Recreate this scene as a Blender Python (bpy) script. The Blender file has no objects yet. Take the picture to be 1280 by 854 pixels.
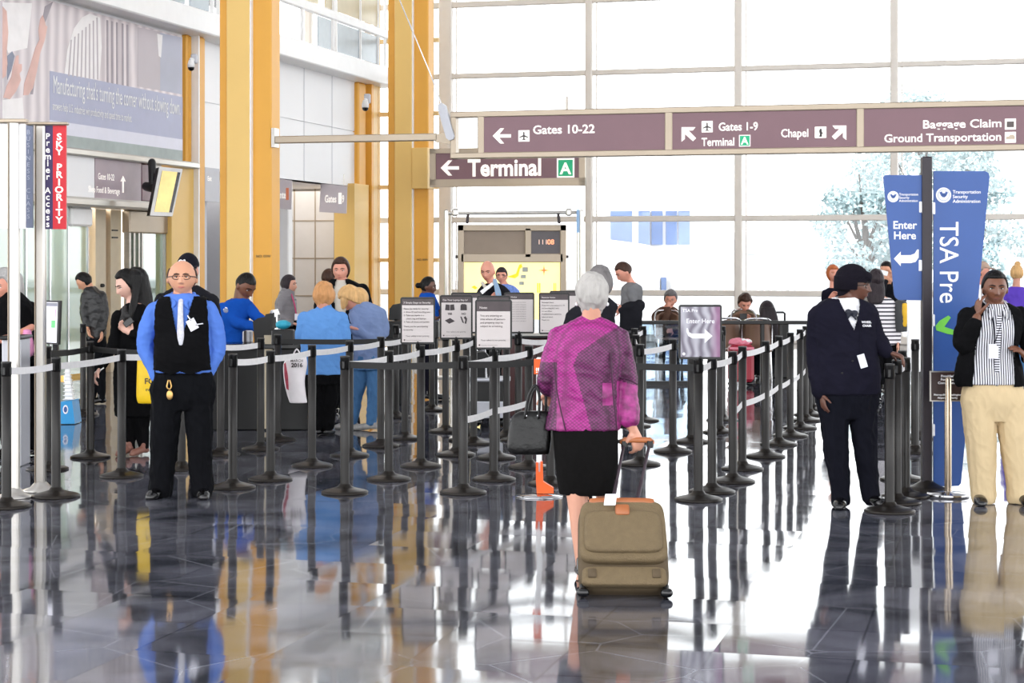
import bpy, math, random
import numpy as np
from mathutils import Vector, Matrix, noise
random.seed(7)
RNG = np.random.default_rng(7)
F, CX, HY, EYE = 2300.0, 640.0, 325.0, 1.70
TH = math.atan(615.0 / F)
CS, SN = math.cos(TH), math.sin(TH)
col = bpy.context.scene.collection

# ------------------------------------------------------------------ places
def gd(gy): return EYE * F / (gy - HY)                 # distance of a floor point seen at row gy
def ground(px, gy):
    d = gd(gy); return Vector(((px - CX) * d / F, d, 0.0))
def at(px, py, d): return Vector(((px - CX) * d / F, d, EYE - (py - HY) * d / F))
def hall(a, b, z=0.0): return Vector((a * CS + b * SN, -a * SN + b * CS, z))   # a across the hall, b along it
RA = Vector((CS, -SN, 0)); RB = Vector((SN, CS, 0)); UP = Vector((0, 0, 1))

class Plane:
    """an upright plane: u along R, v up, n towards the viewer's side"""
    def __init__(s, O, R):
        s.O = Vector(O); s.R = Vector(R).normalized(); s.N = s.R.cross(UP)
    def uv(s, px, py):
        D = Vector(((px - CX) / F, 1.0, -(py - HY) / F)); C = Vector((0, 0, EYE))
        t = (s.O - C).dot(s.N) / D.dot(s.N); P = C + D * t
        return (P - s.O).dot(s.R), P.z - s.O.z
    def P(s, u, v, n=0.0): return s.O + s.R * u + UP * v + s.N * n
def plane_at(d, px=640, R=Vector((1, 0, 0))): return Plane(((px - CX) * d / F, d, 0), R)

# ------------------------------------------------------------------ materials
def lin(c):
    c = c / 255.0
    return c / 12.92 if c <= 0.04045 else ((c + 0.055) / 1.055) ** 2.4
MATS = {}
def mat(name, rgb, rough=0.6, metal=0.0, spec=0.5, var=0.08, vs=6.0, bump=0.0, bs=20.0, stretch=(1, 1, 1), emit=0.0, coat=0.0):
    if name in MATS: return MATS[name]
    m = bpy.data.materials.new(name); m.use_nodes = True; nt = m.node_tree; N = nt.nodes; L = nt.links
    b = N['Principled BSDF']; c = [lin(x) for x in rgb]
    b.inputs['Roughness'].default_value = rough; b.inputs['Metallic'].default_value = metal
    b.inputs['Specular IOR Level'].default_value = spec; b.inputs['Coat Weight'].default_value = coat
    tc = N.new('ShaderNodeTexCoord'); mp = N.new('ShaderNodeMapping'); mp.inputs['Scale'].default_value = stretch
    L.new(tc.outputs['Object'], mp.inputs['Vector'])
    nz = N.new('ShaderNodeTexNoise'); nz.inputs['Scale'].default_value = vs; nz.inputs['Detail'].default_value = 4
    L.new(mp.outputs[0], nz.inputs['Vector'])
    rp = N.new('ShaderNodeValToRGB'); e = rp.color_ramp.elements
    e[0].position = 0.3; e[1].position = 0.7
    e[0].color = [max(0, x * (1 - var)) for x in c] + [1]; e[1].color = [min(1, x * (1 + var)) for x in c] + [1]
    L.new(nz.outputs['Fac'], rp.inputs['Fac']); L.new(rp.outputs[0], b.inputs['Base Color'])
    if emit: L.new(rp.outputs[0], b.inputs['Emission Color']); b.inputs['Emission Strength'].default_value = emit
    if bump:
        n2 = N.new('ShaderNodeTexNoise'); n2.inputs['Scale'].default_value = bs; n2.inputs['Detail'].default_value = 3
        L.new(mp.outputs[0], n2.inputs['Vector'])
        bp = N.new('ShaderNodeBump'); bp.inputs['Strength'].default_value = bump; bp.inputs['Distance'].default_value = 0.02
        L.new(n2.outputs['Fac'], bp.inputs['Height']); L.new(bp.outputs[0], b.inputs['Normal'])
    MATS[name] = m; return m
def stripes(name, c1, c2, scale, axis=2, duty=0.5, rough=0.8, dirs=None):
    """woven stripes along one object axis"""
    m = bpy.data.materials.new(name); m.use_nodes = True; nt = m.node_tree; N = nt.nodes; L = nt.links
    b = N['Principled BSDF']; b.inputs['Roughness'].default_value = rough
    tc = N.new('ShaderNodeTexCoord'); sp = N.new('ShaderNodeSeparateXYZ'); L.new(tc.outputs['Object'], sp.inputs[0])
    mu = N.new('ShaderNodeMath'); mu.operation = 'MULTIPLY'; mu.inputs[1].default_value = scale; L.new(sp.outputs[axis], mu.inputs[0])
    fr = N.new('ShaderNodeMath'); fr.operation = 'FRACT'; L.new(mu.outputs[0], fr.inputs[0])
    gt = N.new('ShaderNodeMath'); gt.operation = 'GREATER_THAN'; gt.inputs[1].default_value = duty; L.new(fr.outputs[0], gt.inputs[0])
    mx = N.new('ShaderNodeMix'); mx.data_type = 'RGBA'
    mx.inputs[6].default_value = [lin(x) for x in c1] + [1]; mx.inputs[7].default_value = [lin(x) for x in c2] + [1]
    L.new(gt.outputs[0], mx.inputs[0]); L.new(mx.outputs[2], b.inputs['Base Color'])
    return m
def glass(name, tint=(1, 1, 1), refl=0.06, rough=0.02, body=None, bodyfac=0.0):
    """thin sheet of glass: clear with a mirror film, optionally a milky interlayer"""
    if name in MATS: return MATS[name]
    m = bpy.data.materials.new(name); m.use_nodes = True; nt = m.node_tree; N = nt.nodes; L = nt.links
    N.remove(N['Principled BSDF']); out = N['Material Output']
    tr = N.new('ShaderNodeBsdfTransparent'); tr.inputs[0].default_value = (*tint, 1)
    last = tr.outputs[0]
    if body:
        df = N.new('ShaderNodeBsdfTranslucent'); df.inputs[0].default_value = [lin(x) for x in body] + [1]
        dd = N.new('ShaderNodeBsdfDiffuse'); dd.inputs[0].default_value = [lin(x) for x in body] + [1]
        ms = N.new('ShaderNodeMixShader'); ms.inputs[0].default_value = 0.5; L.new(df.outputs[0], ms.inputs[1]); L.new(dd.outputs[0], ms.inputs[2])
        m2 = N.new('ShaderNodeMixShader'); m2.inputs[0].default_value = bodyfac; L.new(last, m2.inputs[1]); L.new(ms.outputs[0], m2.inputs[2]); last = m2.outputs[0]
    gl = N.new('ShaderNodeBsdfGlossy'); gl.inputs['Roughness'].default_value = rough
    fr = N.new('ShaderNodeFresnel'); fr.inputs[0].default_value = 1.45
    mu = N.new('ShaderNodeMath'); mu.operation = 'MULTIPLY'; mu.inputs[1].default_value = refl / 0.04; mu.use_clamp = True; L.new(fr.outputs[0], mu.inputs[0])
    mx = N.new('ShaderNodeMixShader'); L.new(mu.outputs[0], mx.inputs[0]); L.new(last, mx.inputs[1]); L.new(gl.outputs[0], mx.inputs[2])
    L.new(mx.outputs[0], out.inputs[0]); MATS[name] = m; return m

# ------------------------------------------------------------------ objects
def tag(o, label=None, cat=None, group=None, kind=None):
    if label: o['label'] = label
    if cat: o['category'] = cat
    if group: o['group'] = group
    if kind: o['kind'] = kind
    return o
def empty(name, loc, label=None, cat=None, group=None, kind=None):
    o = bpy.data.objects.new(name, None); col.objects.link(o); o.location = loc; o.empty_display_size = 0.1
    return tag(o, label, cat, group, kind)
def origin(p):
    v = Vector((0, 0, 0))
    while p is not None: v += Vector(p.location); p = p.parent
    return v
def link(name, me, parent=None, m=None, loc=None, smooth=False):
    o = bpy.data.objects.new(name, me); col.objects.link(o)
    if parent is not None: o.parent = parent
    if loc is not None: o.location = loc
    if m is not None:
        me.materials.clear()
        for x in (m if isinstance(m, (list, tuple)) else [m]): me.materials.append(x)
    if smooth: me.shade_smooth()
    return o

class MB:
    """collects shapes in world space; build() links them as one mesh"""
    def __init__(s): s.v = []; s.f = []; s.mi = []; s.sm = []
    def add(s, vs, fs, mi=0, smooth=False):
        n = len(s.v); s.v += [tuple(v) for v in vs]; s.f += [tuple(n + i for i in f) for f in fs]
        s.mi += [mi] * len(fs); s.sm += [smooth] * len(fs); return s
    def obox(s, O, X, Y, Z, x0, x1, y0, y1, z0, z1, mi=0, bev=0.0):
        """box in the frame O,X,Y,Z with small chamfers"""
        O, X, Y, Z = Vector(O), Vector(X), Vector(Y), Vector(Z)
        if bev <= 0:
            vs = [O + X * x + Y * y + Z * z for x in (x0, x1) for y in (y0, y1) for z in (z0, z1)]
            fs = [(0, 1, 3, 2), (4, 6, 7, 5), (0, 4, 5, 1), (2, 3, 7, 6), (0, 2, 6, 4), (1, 5, 7, 3)]
            return s.add(vs, fs, mi)
        b = min(bev, (x1 - x0) * .49, (y1 - y0) * .49, (z1 - z0) * .49)
        vs, idx = [], {}
        for i, (xa, xs) in enumerate(((x0, 1), (x1, -1))):
            for j, (ya, ys) in enumerate(((y0, 1), (y1, -1))):
                for k, (za, zs) in enumerate(((z0, 1), (z1, -1))):
                    for q in range(3):
                        x, y, z = xa + xs * b, ya + ys * b, za + zs * b
                        if q == 0: x = xa
                        elif q == 1: y = ya
                        else: z = za
                        idx[(i, j, k, q)] = len(vs); vs.append(O + X * x + Y * y + Z * z)
        I = idx; fs = []
        for i in (0, 1):
            fs.append((I[i, 0, 0, 0], I[i, 1, 0, 0], I[i, 1, 1, 0], I[i, 0, 1, 0]))
            fs.append((I[0, i, 0, 1], I[1, i, 0, 1], I[1, i, 1, 1], I[0, i, 1, 1]))
            fs.append((I[0, 0, i, 2], I[1, 0, i, 2], I[1, 1, i, 2], I[0, 1, i, 2]))
            for j in (0, 1):
                fs.append((I[i, j, 0, 0], I[i, j, 1, 0], I[i, j, 1, 1], I[i, j, 0, 1]))
                fs.append((I[i, 0, j, 0], I[i, 1, j, 0], I[i, 1, j, 2], I[i, 0, j, 2]))
                fs.append((I[0, i, j, 1], I[1, i, j, 1], I[1, i, j, 2], I[0, i, j, 2]))
                for k in (0, 1): fs.append((I[i, j, k, 0], I[i, j, k, 1], I[i, j, k, 2]))
        return s.add(vs, fs, mi)
    def box(s, x0, x1, y0, y1, z0, z1, mi=0, bev=0.0):
        return s.obox((0, 0, 0), (1, 0, 0), (0, 1, 0), (0, 0, 1), x0, x1, y0, y1, z0, z1, mi, bev)
    def hbox(s, a0, a1, b0, b1, z0, z1, mi=0, bev=0.0):
        return s.obox((0, 0, 0), RA, RB, UP, a0, a1, b0, b1, z0, z1, mi, bev)
    def pbox(s, pl, u0, u1, v0, v1, n0, n1, mi=0, bev=0.0):
        return s.obox(pl.O, pl.R, UP, pl.N, u0, u1, v0, v1, n0, n1, mi, bev)
    def ppx(s, pl, x0, y0, x1, y1, n0, n1, mi=0, bev=0.0):
        u0, v1 = pl.uv(x0, y0); u1, v0 = pl.uv(x1, y1); return s.pbox(pl, u0, u1, v0, v1, n0, n1, mi, bev)
    def prism(s, pl, pts, n0, n1, mi=0):
        """outline given in (u,v) on a plane, extruded from n0 to n1"""
        k = len(pts); vs = [pl.P(u, v, n0) for u, v in pts] + [pl.P(u, v, n1) for u, v in pts]
        fs = [tuple(range(k))[::-1], tuple(range(k, 2 * k))] + [(i, (i + 1) % k, k + (i + 1) % k, k + i) for i in range(k)]
        return s.add(vs, fs, mi)
    def lathe(s, c, prof, n=28, mi=0, ax=None):
        c = Vector(c); k = len(prof); vs = []; fs = []
        for i in range(n):
            t = 2 * math.pi * i / n
            for r, z in prof: vs.append(c + Vector((r * math.cos(t), r * math.sin(t), z)))
        for i in range(n):
            for j in range(k - 1):
                a, b2 = i * k + j, ((i + 1) % n) * k + j; fs.append((a, b2, b2 + 1, a + 1))
        return s.add(vs, fs, mi, True)
    def tube(s, pts, r, n=10, mi=0, flat=1.0, caps=True):
        v, f = tube_vf([tuple(p) for p in pts], [r] * len(pts) if not isinstance(r, (list, tuple)) else list(r), n=n, sub=1, caps=caps)
        return s.add(v, f, mi, True)
    def build(s, name, m, parent=None, loc=None):
        o0 = origin(parent) if parent is not None else Vector(loc if loc is not None else (0, 0, 0))
        me = bpy.data.meshes.new(name)
        me.from_pydata([(v[0] - o0.x, v[1] - o0.y, v[2] - o0.z) for v in s.v], [], s.f)
        me.polygons.foreach_set('material_index', s.mi); me.polygons.foreach_set('use_smooth', s.sm)
        me.update()
        import bmesh
        bm = bmesh.new(); bm.from_mesh(me); bmesh.ops.recalc_face_normals(bm, faces=bm.faces); bm.to_mesh(me); bm.free()
        return link(name, me, parent, m, None if parent is not None else o0)

def catmull(P, sub, k=0.4):
    P = np.array(P, float); n = len(P)
    if n < 3 or sub <= 1: 
        if sub <= 1: return P
        return np.array([P[0] + (P[-1] - P[0]) * t for t in np.linspace(0, 1, sub + 1)])
    T = np.zeros_like(P); T[1:-1] = (P[2:] - P[:-2]) * k; T[0] = (P[1] - P[0]) * k; T[-1] = (P[-1] - P[-2]) * k
    out = []
    for i in range(n - 1):
        for t in np.linspace(0, 1, sub, endpoint=False):
            out.append((2*t**3-3*t**2+1)*P[i] + (t**3-2*t**2+t)*T[i] + (-2*t**3+3*t**2)*P[i+1] + (t**3-t**2)*T[i+1])
    out.append(P[-1]); return np.array(out)
def tube_vf(pts, rad, n=14, sub=5, caps=True, flat=None):
    """smooth tapering tube; flat=(direction, factor) squeezes the section along a direction"""
    A = catmull([list(p) + [r] for p, r in zip(pts, rad)], sub); P = A[:, :3]; R = np.maximum(A[:, 3], 1e-4)
    D = np.gradient(P, axis=0) if len(P) > 2 else np.array([P[-1] - P[0]] * len(P))
    D /= np.maximum(np.linalg.norm(D, axis=1), 1e-9)[:, None]
    if caps:
        pre = [(P[0] - D[0] * R[0] * math.sin(a), R[0] * math.cos(a), D[0]) for a in (1.45, 1.0, .5)]
        post = [(P[-1] + D[-1] * R[-1] * math.sin(a), R[-1] * math.cos(a), D[-1]) for a in (.5, 1.0, 1.45)]
        P = np.array([q[0] for q in pre] + list(P) + [q[0] for q in post]); R = np.array([q[1] for q in pre] + list(R) + [q[1] for q in post])
        D = np.array([q[2] for q in pre] + list(D) + [q[2] for q in post])
    x = np.cross(D[0], [0, 0, 1.]); 
    if np.linalg.norm(x) < .2: x = np.cross(D[0], [0, 1., 0])
    x /= np.linalg.norm(x); V = []
    an = np.linspace(0, 2 * math.pi, n, endpoint=False)
    for i in range(len(P)):
        x = x - D[i] * x.dot(D[i]); x /= np.linalg.norm(x); y = np.cross(D[i], x)
        ring = np.outer(np.cos(an), x) + np.outer(np.sin(an), y)
        if flat is not None:
            fd = np.array(flat[0], float); fd /= np.linalg.norm(fd); ring = ring - np.outer(ring.dot(fd), fd) * (1 - flat[1])
        V.append(P[i] + R[i] * ring)
    V = np.concatenate(V); k = len(P); Fc = []
    for i in range(k - 1):
        for j in range(n):
            a = i * n + j; b = i * n + (j + 1) % n; Fc.append((a, b, b + n, a + n))
    Fc.append(tuple(range(n))[::-1]); Fc.append(tuple(range((k - 1) * n, k * n)))
    return V, Fc
def text(s, pl, u, v, size, m, parent, align='LEFT', n=0.004, bold=0.0, name='lettering', xs=1.0, rot=0.0, thick=0.001, R=None):
    cu = bpy.data.curves.new('t', 'FONT'); cu.body = s; cu.size = size; cu.align_x = align; cu.offset = bold * size; cu.extrude = thick
    cu.resolution_u = 3
    o = bpy.data.objects.new('t', cu); col.objects.link(o); bpy.context.view_layer.update()
    dg = bpy.context.evaluated_depsgraph_get(); me = bpy.data.meshes.new_from_object(o.evaluated_get(dg))
    bpy.data.objects.remove(o); 
    rm = Matrix.Rotation(rot, 4, 'Z') @ Matrix.Diagonal((xs, 1, 1, 1)); P = pl.P(u, v, n) - origin(parent)
    M4 = Matrix(((pl.R.x, UP.x, pl.N.x, P.x), (pl.R.y, UP.y, pl.N.y, P.y), (pl.R.z, UP.z, pl.N.z, P.z), (0, 0, 0, 1)))
    me.transform(M4 @ rm); me.name = name
    return link(name, me, parent, m)
def textpx(s, pl, px, py, hpx, m, parent, **k):
    """lettering whose cap height spans hpx rows, baseline at py"""
    u, v = pl.uv(px, py); _, v2 = pl.uv(px, py - hpx); return text(s, pl, u, v, (v2 - v) / 0.70, m, parent, **k)
# ------------------------------------------------------------------ figures
def rings_vf(rs, n=28, e=2.4):
    """torso loft: rings (cx, py, half width, half depth, dy, turn) from top to bottom"""
    R = [list(r) + [0] * (6 - len(r)) for r in rs]; A = catmull(R, 4, 0.45); V = []
    an = np.linspace(0, 2 * math.pi, n, endpoint=False)
    c, s = np.cos(an), np.sin(an); cx = np.sign(c) * np.abs(c) ** (2 / e); sy = np.sign(s) * np.abs(s) ** (2 / e)
    A = np.vstack([A[:1], A, A[-1:]]); A[0, 2:4] *= .5; A[-1, 2:4] *= .5; A[0, 1] -= .6; A[-1, 1] += .6
    for r in A:
        t = math.radians(r[5]); x = cx * r[2]; y = sy * r[3]
        V.append(np.stack([r[0] + x * math.cos(t) - y * math.sin(t), r[4] + x * math.sin(t) + y * math.cos(t), -r[1] + 0 * x], 1))
    V = np.concatenate(V); k = len(A); Fc = []
    for i in range(k - 1):
        for j in range(n):
            a = i * n + j; b = i * n + (j + 1) % n; Fc.append((a, b, b + n, a + n))
    Fc.append(tuple(range(n))[::-1]); Fc.append(tuple(range((k - 1) * n, k * n)))
    return V, Fc
def sph_dirs(nu=40, nv=28):
    th = np.linspace(0.03, math.pi - 0.03, nv); ph = np.linspace(0, 2 * math.pi, nu, endpoint=False)
    D = np.array([(math.sin(t) * math.cos(p), math.sin(t) * math.sin(p), math.cos(t)) for t in th for p in ph])
    Fc = [(i * nu + j, i * nu + (j + 1) % nu, (i + 1) * nu + (j + 1) % nu, (i + 1) * nu + j) for i in range(nv - 1) for j in range(nu)]
    Fc += [tuple(range(nu))[::-1], tuple(range((nv - 1) * nu, nv * nu))]; return D, Fc
SD, SF = sph_dirs(); HD, HF = sph_dirs(72, 56)
def rot_face(yaw, pitch=0, roll=0):
    return np.array((Matrix.Rotation(math.radians(180 + yaw), 3, 'Z') @ Matrix.Rotation(math.radians(-pitch), 3, 'X') @ Matrix.Rotation(math.radians(roll), 3, 'Y')))
def ell_vf(c, r, yaw=0, pitch=0, roll=0):
    R = rot_face(yaw - 180, pitch, roll); V = (SD * np.array(r)) @ R.T; c = np.array([c[0], c[2] if len(c) > 2 else 0, -c[1]]); return V + c, SF
def head_shape(D, wide=1.0, jaw=1.0, nose=1.0):
    x = .335 * D[:, 0] * wide; y = .41 * D[:, 1]; z = .5 * D[:, 2]
    t = np.clip(-D[:, 2], 0, 1); x = x * (1 - (.34 - .2 * (jaw - 1)) * t ** 1.4)
    y = np.where(D[:, 1] < 0, y * (1 - .5 * t), y * (1 - .06 * t)) + .03 * t
    x = x * (1 + .07 * np.clip(-D[:, 1], 0, 1) * np.clip(D[:, 2] + .4, 0, 1))
    ax = np.abs(x); m = np.clip(D[:, 1] * 1.6, 0, 1)
    G = lambda cx, cz, sx, sz, a: a * np.exp(-((ax - cx) / sx) ** 2 - ((z - cz) / sz) ** 2)
    y = y + m * (G(.14, -.005, .075, .05, -.045) + G(.13, .085, .13, .035, .02) + G(.2, -.09, .07, .07, .012)
                 + G(0, -.275, .1, .018, .026) + G(0, -.297, .1, .007, -.014) + G(0, -.318, .09, .02, .028) + G(0, -.375, .09, .02, -.01) + G(0, -.45, .1, .05, .03)
                 + G(.05, -.175, .028, .026, .035 * nose))
    ramp = np.clip((.07 - z) / .24, 0, 1) * np.where(z < -.17, np.exp(-((z + .17) / .028) ** 2), 1)
    y = y + m * nose * .115 * ramp * np.exp(-(x / (.03 + .025 * np.clip(-z / .17, 0, 1))) ** 2)
    return np.stack([x, y, z], 1)
def head_vf(c, h, yaw=0, pitch=0, roll=0, ears=True, **k):
    R = rot_face(yaw, pitch, roll); C = np.array([c[0], c[2] if len(c) > 2 else 0, -c[1]])
    out = [((head_shape(HD, **k) * h) @ R.T + C, HF)]
    if ears:
        for sx in (-1, 1): out.append(((SD * np.array([.035, .075, .125]) * h + np.array([sx * .345 * k.get('wide', 1), -.03, -.06]) * h) @ R.T + C, SF))
    return out
def hair_vf(c, h, yaw=0, pitch=0, roll=0, thick=.05, line=.28, side=.12, nape=-.32, top=0.0, bald=0.0, rough=.0, seed=0, **k):
    """hair grown from the scalp: the head's surface pushed out where hair grows and sunk under the skin elsewhere"""
    R = rot_face(yaw, pitch, roll); C = np.array([c[0], c[2] if len(c) > 2 else 0, -c[1]])
    P = head_shape(HD, **k); y = HD[:, 1]; z = P[:, 2]
    lim = np.where(y > 0.15, line * np.clip((y - .15) / .3, 0, 1) + side * (1 - np.clip((y - .15) / .3, 0, 1)), side + (nape - side) * np.clip((.15 - y) / .35, 0, 1))
    g = np.clip((z - lim) / .05, 0, 1); g = g * g * (3 - 2 * g)
    if bald: g = g * np.clip((bald - z) / .05, 0, 1)
    t = thick * g + top * g * np.clip(HD[:, 2], 0, 1) - .03 * (1 - g)
    if rough:
        nn = np.array([noise.noise(Vector((p[0] * 9 + seed, p[1] * 9, p[2] * 5))) for p in P]); t = t + rough * nn * g
    return [((P + HD * t[:, None]) * h @ R.T + C, HF)]
def hloc(c, h, yaw, pitch, roll, p):
    q = rot_face(yaw, pitch, roll) @ (np.array(p) * h); return (c[0] + q[0], c[1] - q[2], (c[2] if len(c) > 2 else 0) + q[1])
def hand_vf(w, u, nrm, L, thumb=1, curl=.5, spread=.1):
    """palm, four jointed fingers of different lengths and a thumb off the palm's side; w = wrist"""
    w = np.array([w[0], w[2], -w[1]], float); u = np.array([u[0], u[2], -u[1]], float); u /= np.linalg.norm(u)
    nrm = np.array([nrm[0], nrm[2], -nrm[1]], float); nrm -= u * nrm.dot(u); nrm /= np.linalg.norm(nrm); v = np.cross(u, nrm) * thumb; out = []
    T = lambda P, R, **k: out.append(tube_vf([tuple(p) for p in P], R, n=10, **k))
    T([w - u * L * .08, w + u * L * .12, w + u * L * .38, w + u * L * .5], [.15 * L, .17 * L, .21 * L, .19 * L], sub=3, flat=(nrm, .5))
    for i, (o, ln) in enumerate(((.165, .40), (.055, .46), (-.055, .43), (-.16, .33))):
        p = w + u * L * .5 + v * o * L; d = u * math.cos(spread * (1 - i * .6)) + v * math.sin(spread * (1 - i * .6)) * .6; P = [p - u * L * .1, p]
        for j, q in enumerate((.42, .33, .25)):
            a = curl * (.75 if j == 0 else 1.05); d = d * math.cos(a) + nrm * math.sin(a) if j else d * math.cos(curl * .6) + nrm * math.sin(curl * .6)
            d /= np.linalg.norm(d); p = p + d * ln * q * L * 1.0; P.append(p)
        T(P, [.06 * L, .055 * L, .052 * L, .046 * L, .038 * L], sub=3)
    p = w + u * L * .14 + v * .14 * L; d = u * .62 + v * .7 + nrm * (.15 + .3 * curl); d /= np.linalg.norm(d); q = p + d * .26 * L; d2 = d + nrm * curl * .5 + u * .35; d2 /= np.linalg.norm(d2)
    T([p, q, q + d2 * .22 * L], [.085 * L, .062 * L, .045 * L], sub=3)
    return out

def voxel(name, pieces, vox, smooth=2):
    vs, fs, n = [], [], 0
    for v, f in pieces: vs.append(v); fs += [tuple(n + i for i in q) for q in f]; n += len(v)
    me = bpy.data.meshes.new('tmp'); me.from_pydata(np.concatenate(vs).tolist(), [], fs); me.update()
    import bmesh
    bm = bmesh.new(); bm.from_mesh(me); bmesh.ops.recalc_face_normals(bm, faces=bm.faces); bm.to_mesh(me); bm.free()
    o = bpy.data.objects.new('tmp', me); col.objects.link(o)
    md = o.modifiers.new('r', 'REMESH'); md.mode = 'VOXEL'; md.voxel_size = vox
    if smooth: s = o.modifiers.new('s', 'SMOOTH'); s.factor = .5; s.iterations = smooth
    bpy.context.view_layer.update(); dg = bpy.context.evaluated_depsgraph_get()
    out = bpy.data.meshes.new_from_object(o.evaluated_get(dg)); out.name = name
    bpy.data.objects.remove(o); bpy.data.meshes.remove(me); return out
def cut_mesh(me, keep):
    """keep only the faces of a mesh for which keep is true"""
    nf = len(me.polygons); ls = np.empty(nf, int); me.polygons.foreach_get('loop_start', ls); lt = np.empty(nf, int); me.polygons.foreach_get('loop_total', lt)
    vi = np.empty(len(me.loops), int); me.loops.foreach_get('vertex_index', vi); co = np.empty(len(me.vertices) * 3); me.vertices.foreach_get('co', co); co = co.reshape(-1, 3)
    faces = [vi[a:a + b] for a, b, k in zip(ls, lt, keep) if k]
    used = np.unique(np.concatenate(faces)); mp = -np.ones(len(co), int); mp[used] = np.arange(len(used))
    out = bpy.data.meshes.new(me.name); out.from_pydata(co[used].tolist(), [], [mp[f].tolist() for f in faces]); out.update(); bpy.data.meshes.remove(me); return out
def wrinkle(me, amp, name):
    n = len(me.vertices); co = np.empty(n * 3); me.vertices.foreach_get('co', co); co = co.reshape(-1, 3); no = np.empty(n * 3); me.vertices.foreach_get('normal', no); no = no.reshape(-1, 3)
    leg = name in ('trousers', 'jeans', 'leggings', 'skirt'); a, b_ = ((16, 5), (20, 13)) if leg else ((11, 9), (13, 22)); N_ = noise.noise; o = len(name) * 3.7 + n * .013
    h = np.array([.62 * (1 - 2 * abs(N_(Vector((x * a[0] + o, y * a[0], z * a[1]))))) + .38 * (1 - 2 * abs(N_(Vector((x * b_[0] + z * 4, y * b_[0] + o, z * b_[1] + x * 5))))) for x, y, z in co])
    co = co + no * ((h - .55) * amp)[:, None]; me.vertices.foreach_set('co', co.ravel()); me.update()
def centers(me):
    c = np.empty(len(me.polygons) * 3); me.polygons.foreach_get('center', c); return c.reshape(-1, 3)

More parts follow.
